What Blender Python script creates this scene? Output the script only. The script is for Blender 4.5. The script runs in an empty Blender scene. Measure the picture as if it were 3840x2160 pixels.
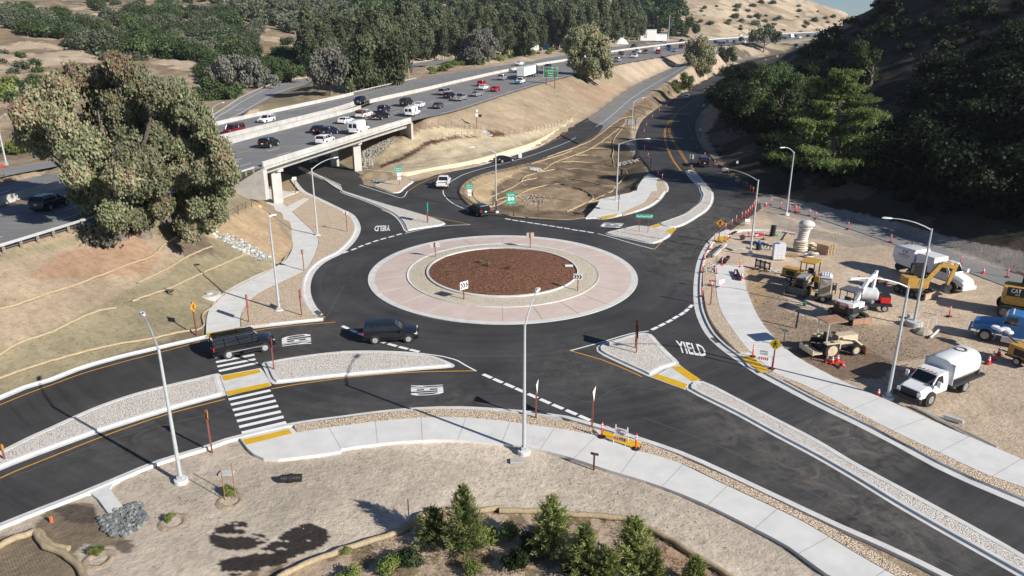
import bpy, math, random
import numpy as np
from mathutils import Vector, Matrix
from mathutils.geometry import tessellate_polygon
R = math.radians
random.seed(7); rng = np.random.default_rng(7)
scn = bpy.context.scene
COL = bpy.data.collections.new('scene'); scn.collection.children.link(COL)

# ------------------------------------------------------------ surveying: photograph -> place
H, F, PH = 26.5, 1870.0, R(19.33)
CP, SP = math.cos(PH), math.sin(PH)
def ray(x, y):
    u = (x-1288)/F; v = (724.5-y)/F
    return (u, CP+v*SP, -SP+v*CP)
def W(x, y, z=0.0):
    d = ray(x, y); t = (z-H)/d[2]
    return Vector((d[0]*t, d[1]*t, z))
def AT(x, y, Y):
    d = ray(x, y); t = Y/d[1]
    return Vector((d[0]*t, Y, H+d[2]*t))
TILES = {'D': (0, 0, 1)}
for i, r in enumerate('TMB'):
    for j, c in enumerate('LMR'): TILES[r+c] = (858.667*j, 483*i, 3)
for k, (a, b) in dict(S1=(640, 360), S2=(1280, 360), S3=(1280, 180), S4=(1760, 180), S5=(1280, 540), S6=(2240, 60), S7=(2640, 60),
                      S8=(1920, 360), S9=(2400, 360), SA=(2560, 720), SB=(3200, 720), SC=(2560, 1080), SD=(3200, 1080)).items():
    TILES[k] = (a/1.49068, b/1.49068, 6)
def P(s):
    """'MM 10 20, 30 40; ML 5 6' -> survey points"""
    out = []
    for seg in s.split(';'):
        w = seg.split(None, 1); ox, oy, k = TILES[w[0]]
        for q in w[1].split(','):
            a, b = q.split(); out.append((ox+float(a)/k, oy+float(b)/k))
    return out
def PW(s, z=0.0): return [W(x, y, z) for x, y in (P(s) if isinstance(s, str) else s)]

ZF = np.array([[0, 8], [60, 7.6], [100, 7.1], [165, 7.2], [247, 9.5], [428, 12.3], [614, 15.6], [700, 18.2], [780, 21.2], [830, 23.4], [870, 24.8], [4000, 26]], float)
def Zf(Y): return np.interp(Y, ZF[:, 0], ZF[:, 1])
def WF(x, y, up=0.0):
    d = ray(x, y); lo, hi = 20., 900.
    for _ in range(50):
        m = (lo+hi)/2; z = H+d[2]*m/d[1]
        if z > Zf(m)+up: lo = m
        else: hi = m
    return Vector((d[0]*m/d[1], m, float(Zf(m))+up))

def smooth(pts, step=1.0, closed=False):
    pts = [Vector(p) for p in pts]; n = len(pts); out = []
    for i in range(n if closed else n-1):
        if closed: p0, p1, p2, p3 = pts[i-1], pts[i], pts[(i+1) % n], pts[(i+2) % n]
        else: p0, p1, p2, p3 = pts[max(i-1, 0)], pts[i], pts[i+1], pts[min(i+2, n-1)]
        d1 = max((p2-p1).length, 1e-4); k = max(1, int(d1/step))
        t0 = (p2-p0)*(d1/max((p1-p0).length+d1, 1e-4)); t1 = (p3-p1)*(d1/max((p3-p2).length+d1, 1e-4))
        if not closed and i == 0: t0 = (p2-p1)
        if not closed and i == n-2: t1 = (p2-p1)
        for j in range(k):
            t = j/k; a = 2*t**3-3*t*t+1; b = t**3-2*t*t+t; c = -2*t**3+3*t*t; e = t**3-t*t
            out.append(p1*a+t0*b+p2*c+t1*e)
    if not closed: out.append(pts[-1].copy())
    return out
def resample(pts, step):
    pts = [Vector(p) for p in pts]; L = [0]
    for a, b in zip(pts, pts[1:]): L.append(L[-1]+(b-a).length)
    n = max(1, round(L[-1]/step)); out = []; k = 0
    for i in range(n+1):
        s = L[-1]*i/n
        while k < len(L)-2 and L[k+1] < s: k += 1
        t = (s-L[k])/max(L[k+1]-L[k], 1e-6); out.append(pts[k].lerp(pts[k+1], t))
    return out
def resample_n(pts, n):
    L = sum((b-a).length for a, b in zip(pts, pts[1:])); r = resample(pts, L/(n-1)+1e-9)
    while len(r) < n: r.append(r[-1].copy())
    return r[:n]

# ------------------------------------------------------------ mesh helpers
class MB:
    def __init__(s): s.v = []; s.f = []; s.m = []; s.mi = 0
    def add(s, vs, fs):
        o = len(s.v); s.v += [tuple(p) for p in vs]; s.f += [tuple(i+o for i in f) for f in fs]; s.m += [s.mi]*len(fs); return s
    def box(s, cx, cy, cz, sx, sy, sz, M=None, tx=1, ty=1):
        """centre, full size; tx/ty taper of the top"""
        v = []
        for z, kx, ky in ((-.5, 1, 1), (.5, tx, ty)):
            for a, b in ((-.5, -.5), (.5, -.5), (.5, .5), (-.5, .5)): v.append(Vector((cx+a*sx*kx, cy+b*sy*ky, cz+z*sz)))
        if M: v = [M @ p for p in v]
        return s.add(v, [(3, 2, 1, 0), (4, 5, 6, 7), (0, 1, 5, 4), (1, 2, 6, 5), (2, 3, 7, 6), (3, 0, 4, 7)])
    def tube(s, pts, r, n=8, cap=True, flat=1.0):
        pts = [Vector(p) for p in pts]; rr = r if isinstance(r, (list, tuple)) else [r]*len(pts); rings = []; prev = None
        for i, p in enumerate(pts):
            t = (pts[min(i+1, len(pts)-1)]-pts[max(i-1, 0)]).normalized()
            if prev is None: a = t.cross(Vector((0, 0, 1)) if abs(t.z) < .9 else Vector((1, 0, 0))).normalized()
            else: a = (prev-t*prev.dot(t)).normalized()
            prev = a; b = t.cross(a)
            rings.append([p+(a*math.cos(q*2*math.pi/n)+b*math.sin(q*2*math.pi/n)*flat)*rr[i] for q in range(n)])
        fs = [(i*n+j, i*n+(j+1) % n, (i+1)*n+(j+1) % n, (i+1)*n+j) for i in range(len(pts)-1) for j in range(n)]
        if cap: fs += [tuple(range(n))[::-1], tuple((len(pts)-1)*n+j for j in range(n))]
        return s.add([q for g in rings for q in g], fs)
    def cyl(s, p0, p1, r, n=16): return s.tube([p0, p1], r, n)
    def lathe(s, prof, c=(0, 0, 0), n=16, M=None):
        v = []; c = Vector(c)
        for r, z in prof:
            for j in range(n): v.append(Vector((r*math.cos(j*2*math.pi/n), r*math.sin(j*2*math.pi/n), z)))
        v = [(M @ p if M else p)+c for p in v]; k = len(prof)
        fs = [(i*n+j, i*n+(j+1) % n, (i+1)*n+(j+1) % n, (i+1)*n+j) for i in range(k-1) for j in range(n)]
        fs += [tuple(range(n))[::-1], tuple((k-1)*n+j for j in range(n))]
        return s.add(v, fs)
    def loft(s, secs, cap=True, ring=True):
        n = len(secs[0]); k = len(secs)
        fs = [(i*n+j, i*n+(j+1) % n, (i+1)*n+(j+1) % n, (i+1)*n+j) for i in range(k-1) for j in range(n if ring else n-1)]
        if cap and ring: fs += [tuple(range(n))[::-1], tuple((k-1)*n+j for j in range(n))]
        return s.add([p for g in secs for p in g], fs)
    def prism(s, poly, z0, z1, M=None):
        """vertical prism over a polygon of (x,y[,..]); M may turn it"""
        n = len(poly); a = [Vector((p[0], p[1], z0)) for p in poly]; b = [Vector((p[0], p[1], z1)) for p in poly]
        tri = tessellate_polygon([[Vector((p[0], p[1], 0)) for p in poly]])
        v = a+b
        if M: v = [M @ p for p in v]
        ar = sum(poly[i][0]*poly[(i+1) % n][1]-poly[(i+1) % n][0]*poly[i][1] for i in range(n))
        fs = [tuple(i+n for i in t) for t in tri]+[tuple(t)[::-1] for t in tri]
        fs += [(i, (i+1) % n, n+(i+1) % n, n+i) for i in range(n)]
        return s.add(v, fs)
    def sheet(s, poly, z=None):
        v = [Vector((p[0], p[1], p[2] if z is None else z)) for p in poly]
        tri = tessellate_polygon([[Vector((p[0], p[1], 0)) for p in poly]])
        fs = []
        for t in tri:
            a, b, c = (v[i] for i in t)
            fs.append(tuple(t) if (b-a).cross(c-a).z > 0 else tuple(t)[::-1])
        return s.add(v, fs)
    def strip(s, L, Rr): # two equal polylines
        n = len(L); return s.add(list(L)+list(Rr), [(i, i+1, n+i+1, n+i) for i in range(n-1)])
    def mesh(s, name, mats, smooth=None, fix=False):
        me = bpy.data.meshes.new(name); me.from_pydata(s.v, [], s.f)
        for m in (mats if isinstance(mats, (list, tuple)) else [mats]): me.materials.append(m)
        if any(s.m): me.polygons.foreach_set('material_index', s.m)
        if fix:
            import bmesh
            bm = bmesh.new(); bm.from_mesh(me); bmesh.ops.recalc_face_normals(bm, faces=bm.faces); bm.to_mesh(me); bm.free()
        if smooth is not None:
            me.polygons.foreach_set('use_smooth', [True]*len(me.polygons)); me.set_sharp_from_angle(angle=R(smooth))
        me.update(); return me
    def build(s, name, mats, parent=None, smooth=None, fix=False):
        return link(bpy.data.objects.new(name, s.mesh(name, mats, smooth, fix)), parent)
def link(o, parent=None):
    COL.objects.link(o)
    if parent is not None: o.parent = parent
    return o
def tag(o, label=None, cat=None, group=None, kind=None):
    if label: o['label'] = label
    if cat: o['category'] = cat
    if group: o['group'] = group
    if kind: o['kind'] = kind
    return o
def empty(name, loc=(0, 0, 0), rz=0.0, label=None, cat=None, group=None):
    o = bpy.data.objects.new(name, None); o.location = loc; o.rotation_euler = (0, 0, rz); o.empty_display_size = .3
    link(o); return tag(o, label, cat, group)
def copy_tree(o, loc=None, rz=None, label=None, group=None, scale=None):
    def rec(q, par):
        c = q.copy(); COL.objects.link(c)
        if par is not None: c.parent = par
        for ch in q.children: rec(ch, c)
        return c
    c = rec(o, None)
    if loc is not None: c.location = loc
    if rz is not None: c.rotation_euler = (0, 0, rz)
    if scale is not None: c.scale = (scale,)*3 if not isinstance(scale, (tuple, list)) else scale
    if label: c['label'] = label
    if group: c['group'] = group
    return c
def rough_mesh(name, V, Fq, mats, mi=None, colors=None, smooth=False):
    """fast mesh from numpy quads"""
    me = bpy.data.meshes.new(name); nq = len(Fq)
    me.vertices.add(len(V)); me.vertices.foreach_set('co', np.asarray(V, np.float32).ravel())
    me.loops.add(nq*4); me.loops.foreach_set('vertex_index', np.asarray(Fq, np.int32).ravel())
    me.polygons.add(nq); me.polygons.foreach_set('loop_start', np.arange(0, nq*4, 4, dtype=np.int32))
    me.polygons.foreach_set('loop_total', np.full(nq, 4, np.int32))
    if mi is not None: me.polygons.foreach_set('material_index', np.asarray(mi, np.int32))
    if smooth: me.polygons.foreach_set('use_smooth', np.ones(nq, bool))
    for m in mats: me.materials.append(m)
    me.update(calc_edges=True)
    if colors is not None:
        a = me.color_attributes.new('tint', 'FLOAT_COLOR', 'POINT'); c = np.ones((len(V), 4), np.float32); c[:, :3] = colors
        a.data.foreach_set('color', c.ravel())
    return me

# ------------------------------------------------------------ materials
def newmat(name):
    m = bpy.data.materials.new(name); m.use_nodes = True; nt = m.node_tree; b = nt.nodes['Principled BSDF']
    return m, nt, b
def nd(nt, t, **kw):
    n = nt.nodes.new(t)
    for k, v in kw.items():
        if k in n.inputs: n.inputs[k].default_value = v
        else: setattr(n, k, v)
    return n
def plain(name, c, rough=.6, metal=0.0, var=.12, vs=3.0, coat=0.0, bump=0.0, bs=20.0, spec=.5):
    """one colour with a little wear"""
    m, nt, b = newmat(name); L = nt.links
    b.inputs['Roughness'].default_value = rough; b.inputs['Metallic'].default_value = metal
    b.inputs['Coat Weight'].default_value = coat; b.inputs['Specular IOR Level'].default_value = spec
    g = nd(nt, 'ShaderNodeNewGeometry'); n = nd(nt, 'ShaderNodeTexNoise', Scale=vs, Detail=5.0, Roughness=.65); L.new(g.outputs['Position'], n.inputs['Vector'])
    r = nd(nt, 'ShaderNodeMapRange'); L.new(n.outputs['Fac'], r.inputs['Value'])
    r.inputs['From Min'].default_value = .3; r.inputs['From Max'].default_value = .7
    r.inputs['To Min'].default_value = 1-var; r.inputs['To Max'].default_value = 1+var
    h = nd(nt, 'ShaderNodeVectorMath', operation='SCALE'); h.inputs[0].default_value = c[:3]; L.new(r.outputs[0], h.inputs['Scale'])
    L.new(h.outputs[0], b.inputs['Base Color'])
    if bump:
        n2 = nd(nt, 'ShaderNodeTexNoise', Scale=bs, Detail=4.0); L.new(g.outputs['Position'], n2.inputs['Vector'])
        bp = nd(nt, 'ShaderNodeBump', Strength=bump, Distance=.05); L.new(n2.outputs['Fac'], bp.inputs['Height']); L.new(bp.outputs[0], b.inputs['Normal'])
    return m
def ground_mat(name, stops, scale, bump=.5, bscale=6.0, rough=.95, detail=8.0, stretch=None, second=None, bdist=.06, tint=False, spk=0.0, spks=1.2):
    """colour ramp over fractal noise; optional tint attribute multiplies"""
    m, nt, b = newmat(name); L = nt.links; b.inputs['Roughness'].default_value = rough; b.inputs['Specular IOR Level'].default_value = .2
    g = nd(nt, 'ShaderNodeNewGeometry'); src = g.outputs['Position']
    if stretch:
        mp = nd(nt, 'ShaderNodeMapping'); mp.inputs['Rotation'].default_value = (0, 0, stretch[2]); mp.inputs['Scale'].default_value = (stretch[0], stretch[1], 1); L.new(src, mp.inputs['Vector']); src = mp.outputs[0]
    n = nd(nt, 'ShaderNodeTexNoise', Scale=scale, Detail=detail, Roughness=.68); L.new(src, n.inputs['Vector'])
    r = nd(nt, 'ShaderNodeValToRGB'); L.new(n.outputs['Fac'], r.inputs['Fac']); e = r.color_ramp.elements
    e[0].position, e[0].color = stops[0][0], (*stops[0][1], 1); e[1].position, e[1].color = stops[-1][0], (*stops[-1][1], 1)
    for p, c in stops[1:-1]: q = e.new(p); q.color = (*c, 1)
    out = r.outputs['Color']
    if second: # (scale, colour, lo, hi) blotches
        n3 = nd(nt, 'ShaderNodeTexNoise', Scale=second[0], Detail=6.0, Roughness=.7); L.new(g.outputs['Position'], n3.inputs['Vector'])
        mr = nd(nt, 'ShaderNodeMapRange'); mr.inputs['From Min'].default_value = second[2]; mr.inputs['From Max'].default_value = second[3]; L.new(n3.outputs['Fac'], mr.inputs['Value'])
        mx = nd(nt, 'ShaderNodeMix', data_type='RGBA'); L.new(mr.outputs[0], mx.inputs['Factor']); L.new(out, mx.inputs['A']); mx.inputs['B'].default_value = (*second[1], 1); out = mx.outputs['Result']
    if tint:
        at = nd(nt, 'ShaderNodeAttribute', attribute_name='tint'); mx = nd(nt, 'ShaderNodeMix', data_type='RGBA', blend_type='MULTIPLY'); mx.inputs['Factor'].default_value = 1
        L.new(out, mx.inputs['A']); L.new(at.outputs['Color'], mx.inputs['B']); out = mx.outputs['Result']
    if spk: # broad blotches, and wheel tracks where machines went
        n5 = nd(nt, 'ShaderNodeTexNoise', Scale=.35, Detail=7.0, Roughness=.75, Distortion=.8); L.new(g.outputs['Position'], n5.inputs['Vector'])
        r5 = nd(nt, 'ShaderNodeMapRange'); L.new(n5.outputs['Fac'], r5.inputs['Value']); r5.inputs['From Min'].default_value = .3; r5.inputs['From Max'].default_value = .7; r5.inputs['To Min'].default_value = .80; r5.inputs['To Max'].default_value = 1.16
        sc = nd(nt, 'ShaderNodeVectorMath', operation='SCALE'); L.new(out, sc.inputs[0]); L.new(r5.outputs[0], sc.inputs['Scale']); out = sc.outputs[0]
        for ang, ws in ((.9, 1.6), (2.4, 2.2)):
            mp = nd(nt, 'ShaderNodeMapping'); mp.inputs['Rotation'].default_value = (0, 0, ang); L.new(g.outputs['Position'], mp.inputs['Vector'])
            wv = nd(nt, 'ShaderNodeTexWave', Scale=ws, Distortion=3.5, Detail=3.0); wv.inputs['Detail Scale'].default_value = .35; L.new(mp.outputs[0], wv.inputs['Vector'])
            n6 = nd(nt, 'ShaderNodeTexNoise', Scale=.16, Detail=3.0); L.new(mp.outputs[0], n6.inputs['Vector'])
            r6 = nd(nt, 'ShaderNodeMapRange'); L.new(n6.outputs['Fac'], r6.inputs['Value']); r6.inputs['From Min'].default_value = .52; r6.inputs['From Max'].default_value = .62
            r7 = nd(nt, 'ShaderNodeMapRange'); L.new(wv.outputs['Fac'], r7.inputs['Value']); r7.inputs['To Min'].default_value = -.15; r7.inputs['To Max'].default_value = .1
            mm = nd(nt, 'ShaderNodeMath', operation='MULTIPLY_ADD'); L.new(r7.outputs[0], mm.inputs[0]); L.new(r6.outputs[0], mm.inputs[1]); mm.inputs[2].default_value = 1
            sc = nd(nt, 'ShaderNodeVectorMath', operation='SCALE'); L.new(out, sc.inputs[0]); L.new(mm.outputs[0], sc.inputs['Scale']); out = sc.outputs[0]
    if spk: # small stones and clods
        vo = nd(nt, 'ShaderNodeTexVoronoi', Scale=spks); L.new(g.outputs['Position'], vo.inputs['Vector'])
        mr = nd(nt, 'ShaderNodeMapRange'); mr.inputs['From Min'].default_value = .1; mr.inputs['From Max'].default_value = .22; mr.inputs['To Min'].default_value = 1-spk; mr.inputs['To Max'].default_value = 1
        L.new(vo.outputs['Distance'], mr.inputs['Value']); sc = nd(nt, 'ShaderNodeVectorMath', operation='SCALE'); L.new(out, sc.inputs[0]); L.new(mr.outputs[0], sc.inputs['Scale']); out = sc.outputs[0]
    L.new(out, b.inputs['Base Color'])
    n2 = nd(nt, 'ShaderNodeTexNoise', Scale=bscale, Detail=7.0, Roughness=.7); L.new(src, n2.inputs['Vector'])
    bp = nd(nt, 'ShaderNodeBump', Strength=bump, Distance=bdist); L.new(n2.outputs['Fac'], bp.inputs['Height']); L.new(bp.outputs[0], b.inputs['Normal'])
    return m
def cobble_mat(name, c1, c2, cm, scale=5.0):
    m, nt, b = newmat(name); L = nt.links; b.inputs['Roughness'].default_value = .85
    g = nd(nt, 'ShaderNodeNewGeometry'); v = nd(nt, 'ShaderNodeTexVoronoi', Scale=scale, Randomness=.9); L.new(g.outputs['Position'], v.inputs['Vector'])
    v2 = nd(nt, 'ShaderNodeTexVoronoi', Scale=scale, Randomness=.9, feature='DISTANCE_TO_EDGE'); L.new(g.outputs['Position'], v2.inputs['Vector'])
    sp = nd(nt, 'ShaderNodeSeparateColor'); L.new(v.outputs['Color'], sp.inputs[0])
    mx = nd(nt, 'ShaderNodeMix', data_type='RGBA'); L.new(sp.outputs[0], mx.inputs['Factor']); mx.inputs['A'].default_value = (*c1, 1); mx.inputs['B'].default_value = (*c2, 1)
    mr = nd(nt, 'ShaderNodeMapRange'); mr.inputs['From Min'].default_value = .02; mr.inputs['From Max'].default_value = .14; L.new(v2.outputs['Distance'], mr.inputs['Value'])
    m2 = nd(nt, 'ShaderNodeMix', data_type='RGBA'); L.new(mr.outputs[0], m2.inputs['Factor']); m2.inputs['A'].default_value = (*cm, 1); L.new(mx.outputs['Result'], m2.inputs['B'])
    L.new(m2.outputs['Result'], b.inputs['Base Color'])
    bp = nd(nt, 'ShaderNodeBump', Strength=.8, Distance=.08); L.new(mr.outputs[0], bp.inputs['Height']); L.new(bp.outputs[0], b.inputs['Normal'])
    return m
def asphalt_mat(name, c, cs, streak, centre=None, dust=()):
    m, nt, b = newmat(name); L = nt.links; b.inputs['Roughness'].default_value = .8; b.inputs['Specular IOR Level'].default_value = .3
    g = nd(nt, 'ShaderNodeNewGeometry'); pos = g.outputs['Position']
    if centre: # tyre tracks follow the circle
        s = nd(nt, 'ShaderNodeVectorMath', operation='SUBTRACT'); L.new(pos, s.inputs[0]); s.inputs[1].default_value = centre
        ln = nd(nt, 'ShaderNodeVectorMath', operation='LENGTH'); L.new(s.outputs[0], ln.inputs[0])
        cb = nd(nt, 'ShaderNodeCombineXYZ'); L.new(ln.outputs['Value'], cb.inputs[0])
        sc = nd(nt, 'ShaderNodeVectorMath', operation='SCALE'); L.new(pos, sc.inputs[0]); sc.inputs['Scale'].default_value = .05
        ad = nd(nt, 'ShaderNodeVectorMath', operation='ADD'); L.new(cb.outputs[0], ad.inputs[0]); L.new(sc.outputs[0], ad.inputs[1]); v1 = ad.outputs[0]
    else:
        mp = nd(nt, 'ShaderNodeMapping'); mp.inputs['Rotation'].default_value = (0, 0, streak[1]); mp.inputs['Scale'].default_value = (.04, 1, 1); L.new(pos, mp.inputs['Vector']); v1 = mp.outputs[0]
    n1 = nd(nt, 'ShaderNodeTexNoise', Scale=1.3, Detail=6.0, Roughness=.7); L.new(v1, n1.inputs['Vector'])
    n2 = nd(nt, 'ShaderNodeTexNoise', Scale=.16, Detail=7.0, Roughness=.65); L.new(pos, n2.inputs['Vector'])
    n3 = nd(nt, 'ShaderNodeTexNoise', Scale=25.0, Detail=3.0, Roughness=.8); L.new(pos, n3.inputs['Vector'])
    a = nd(nt, 'ShaderNodeMath', operation='MULTIPLY'); L.new(n1.outputs['Fac'], a.inputs[0]); a.inputs[1].default_value = streak[0]
    bb = nd(nt, 'ShaderNodeMath', operation='ADD'); L.new(a.outputs[0], bb.inputs[0]); L.new(n2.outputs['Fac'], bb.inputs[1])
    c3 = nd(nt, 'ShaderNodeMath', operation='MULTIPLY_ADD'); L.new(n3.outputs['Fac'], c3.inputs[0]); c3.inputs[1].default_value = .35; L.new(bb.outputs[0], c3.inputs[2])
    mr = nd(nt, 'ShaderNodeMapRange'); L.new(c3.outputs[0], mr.inputs['Value']); mid = .5*(1.35+streak[0]); mr.inputs['From Min'].default_value = mid-.28; mr.inputs['From Max'].default_value = mid+.38
    mx = nd(nt, 'ShaderNodeMix', data_type='RGBA'); L.new(mr.outputs[0], mx.inputs['Factor']); mx.inputs['A'].default_value = (*c, 1); mx.inputs['B'].default_value = (*cs, 1)
    out = mx.outputs['Result']
    for (dp, dr, da) in dust: # dust carried onto the road
        s2 = nd(nt, 'ShaderNodeVectorMath', operation='DISTANCE'); L.new(pos, s2.inputs[0]); s2.inputs[1].default_value = dp
        r2 = nd(nt, 'ShaderNodeMapRange'); L.new(s2.outputs['Value'], r2.inputs['Value']); r2.inputs['From Min'].default_value = dr; r2.inputs['From Max'].default_value = 0; r2.inputs['To Max'].default_value = da
        n4 = nd(nt, 'ShaderNodeTexNoise', Scale=.6, Detail=9.0, Roughness=.75, Distortion=1.0); L.new(pos, n4.inputs['Vector'])
        r4 = nd(nt, 'ShaderNodeMapRange'); L.new(n4.outputs['Fac'], r4.inputs['Value']); r4.inputs['From Min'].default_value = .42; r4.inputs['From Max'].default_value = .66
        mm = nd(nt, 'ShaderNodeMath', operation='MULTIPLY'); L.new(r2.outputs[0], mm.inputs[0]); L.new(r4.outputs[0], mm.inputs[1])
        m3 = nd(nt, 'ShaderNodeMix', data_type='RGBA'); L.new(mm.outputs[0], m3.inputs['Factor']); L.new(out, m3.inputs['A']); m3.inputs['B'].default_value = (.24, .21, .175, 1); out = m3.outputs['Result']
    L.new(out, b.inputs['Base Color'])
    bp = nd(nt, 'ShaderNodeBump', Strength=.25, Distance=.01); L.new(n3.outputs['Fac'], bp.inputs['Height']); L.new(bp.outputs[0], b.inputs['Normal'])
    return m
def leaf_mat(name, stops, rough=.65, trans=.25):
    m, nt, b = newmat(name); L = nt.links
    at = nd(nt, 'ShaderNodeAttribute', attribute_name='tint'); sp = nd(nt, 'ShaderNodeSeparateColor'); L.new(at.outputs['Color'], sp.inputs[0])
    r = nd(nt, 'ShaderNodeValToRGB'); L.new(sp.outputs[0], r.inputs['Fac']); e = r.color_ramp.elements
    e[0].position, e[0].color = stops[0][0], (*stops[0][1], 1); e[1].position, e[1].color = stops[-1][0], (*stops[-1][1], 1)
    for p, c in stops[1:-1]: q = e.new(p); q.color = (*c, 1)
    oi = nd(nt, 'ShaderNodeObjectInfo'); mr = nd(nt, 'ShaderNodeMapRange'); mr.inputs['To Min'].default_value = .72; mr.inputs['To Max'].default_value = 1.25; L.new(oi.outputs['Random'], mr.inputs['Value'])
    sc = nd(nt, 'ShaderNodeVectorMath', operation='SCALE'); L.new(r.outputs[0], sc.inputs[0]); L.new(mr.outputs[0], sc.inputs['Scale'])
    L.new(sc.outputs[0], b.inputs['Base Color']); b.inputs['Roughness'].default_value = rough; b.inputs['Specular IOR Level'].default_value = .25
    t = nd(nt, 'ShaderNodeBsdfTranslucent'); L.new(sc.outputs[0], t.inputs['Color']); ms = nd(nt, 'ShaderNodeMixShader'); ms.inputs[0].default_value = trans
    L.new(b.outputs[0], ms.inputs[1]); L.new(t.outputs[0], ms.inputs[2]); L.new(ms.outputs[0], nt.nodes['Material Output'].inputs['Surface'])
    return m

# ------------------------------------------------------------ world, sun, camera
SUN = Vector((.72, -.51, .47)).normalized()
w = bpy.data.worlds.new('World'); scn.world = w; w.use_nodes = True; nt = w.node_tree
sky = nd(nt, 'ShaderNodeTexSky', sky_type='NISHITA'); sky.sun_disc = False; sky.sun_elevation = math.asin(SUN.z); sky.sun_rotation = math.atan2(SUN.x, SUN.y)
sky.air_density = 1.0; sky.dust_density = 0.0; sky.ozone_density = 3.0; sky.altitude = 1500
tc = nd(nt, 'ShaderNodeTexCoord'); mp = nd(nt, 'ShaderNodeMapping'); mp.inputs['Scale'].default_value = (1, 1, 5); nt.links.new(tc.outputs['Generated'], mp.inputs['Vector'])
cn = nd(nt, 'ShaderNodeTexNoise', Scale=7.0, Detail=6.0, Roughness=.6); nt.links.new(mp.outputs[0], cn.inputs['Vector'])
cr = nd(nt, 'ShaderNodeMapRange'); cr.inputs['From Min'].default_value = .56; cr.inputs['From Max'].default_value = .72; cr.inputs['To Max'].default_value = .55; nt.links.new(cn.outputs['Fac'], cr.inputs['Value'])
cm = nd(nt, 'ShaderNodeMix', data_type='RGBA'); nt.links.new(cr.outputs[0], cm.inputs['Factor']); nt.links.new(sky.outputs[0], cm.inputs['A']); cm.inputs['B'].default_value = (9, 9.6, 10.4, 1)
bl = nd(nt, 'ShaderNodeVectorMath', operation='MULTIPLY'); nt.links.new(cm.outputs['Result'], bl.inputs[0]); bl.inputs[1].default_value = (.8, .95, 1.15); nt.links.new(bl.outputs[0], nt.nodes['Background'].inputs['Color']); nt.nodes['Background'].inputs['Strength'].default_value = SKY_STRENGTH = .05
sl = bpy.data.lights.new('sun', 'SUN'); sl.energy = 5.0; sl.angle = R(.53); sl.color = (1, .955, .88)
so = bpy.data.objects.new('sun', sl); so.rotation_euler = (-SUN).to_track_quat('-Z', 'Y').to_euler(); so.location = (60, -60, 80); COL.objects.link(so)
cam = bpy.data.cameras.new('camera'); cam.sensor_width = 36; cam.lens = 36*F/2576; cam.clip_start = .5; cam.clip_end = 9000
co = bpy.data.objects.new('camera', cam); co.location = (0, 0, H); co.rotation_euler = (math.pi/2-PH, 0, 0); COL.objects.link(co); scn.camera = co
scn.view_settings.view_transform = 'Standard'; scn.view_settings.look = 'None'; scn.view_settings.gamma = 1; scn.view_settings.exposure = .5
scn.render.engine = 'CYCLES'
scn.cycles.max_bounces = 5; scn.cycles.diffuse_bounces = 2; scn.cycles.glossy_bounces = 2; scn.cycles.transparent_max_bounces = 8; scn.cycles.transmission_bounces = 3
# ------------------------------------------------------------ terrain: polar height field round the viewpoint's foot
def vnoise(x, y, seed=0):
    xi = np.floor(x).astype(np.int64); yi = np.floor(y).astype(np.int64); fx = x-xi; fy = y-yi
    fx = fx*fx*(3-2*fx); fy = fy*fy*(3-2*fy)
    def h(a, b):
        n = (a*374761393+b*668265263+seed*974711) & 0x7fffffff; n = ((n ^ (n >> 13))*1274126177) & 0x7fffffff; n = n ^ (n >> 16)
        return (n & 0xffff)/65535.0
    return (h(xi, yi)*(1-fx)+h(xi+1, yi)*fx)*(1-fy)+(h(xi, yi+1)*(1-fx)+h(xi+1, yi+1)*fx)*fy
def fbm(x, y, o=5, seed=0):
    s = 0; a = .5; t = 0
    for i in range(o): s = s+a*vnoise(x, y, seed+i); t += a; a *= .5; x = x*2.03+11.3; y = y*2.03+5.7
    return s/t
def pip(px, py, poly):
    poly = np.array([(p[0], p[1]) for p in poly]); ins = np.zeros(px.shape, bool)
    bb = (px >= poly[:, 0].min()) & (px <= poly[:, 0].max()) & (py >= poly[:, 1].min()) & (py <= poly[:, 1].max())
    x = px[bb]; y = py[bb]; r = np.zeros(x.shape, bool); n = len(poly)
    for i in range(n):
        x0, y0 = poly[i]; x1, y1 = poly[(i+1) % n]
        if y0 == y1: continue
        c = ((y0 > y) != (y1 > y)) & (x < (x1-x0)*(y-y0)/(y1-y0)+x0); r ^= c
    ins[bb] = r; return ins
N0 = P('D -150 675,0 631,217 563,443 493,585 447,858.7 360,1044 303,1142 281.5,1281 236,1397 201,1548 164,1713 134,1796 116,1962 104,2079 89,2180 80')
MED = P('D -150 560,0 517,110 484,580 355,858.7 283,943.7 256,1063.7 229,1180.7 201,1264 182,1367 162,1426 152.5,1534 132,1636 118,1716 108,1788 100,1869 94.5,1969 85.5,2091 80,2180 76')
FE = P('D -150 495,0 452,150 420,400 355,563 311,859 246,902 235,992 214,1109 188,1181 178,1297 159,1422 139,1534 118.5,1653 107,1719 101,1794 96,1971 83,2088 75,2180 71')
N0w, MEDw, FEw = [smooth([WF(*p) for p in q], 3) for q in (N0, MED, FE)]
RAMP = [(1404, 337, 1455, 361, .1), (1451, 311, 1505, 335, .4), (1486, 292, 1546, 308, 1.0), (1531, 259, 1596, 261, 1.7), (1569, 230, 1630, 237, 2.7), (1624, 200, 1674, 208, 4.3), (1669, 180, 1703, 189, 6), (1716, 160, 1735, 168, 8), (1765, 143, 1782, 148, 10), (1798, 127, 1812, 131, 12.3)]
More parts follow.
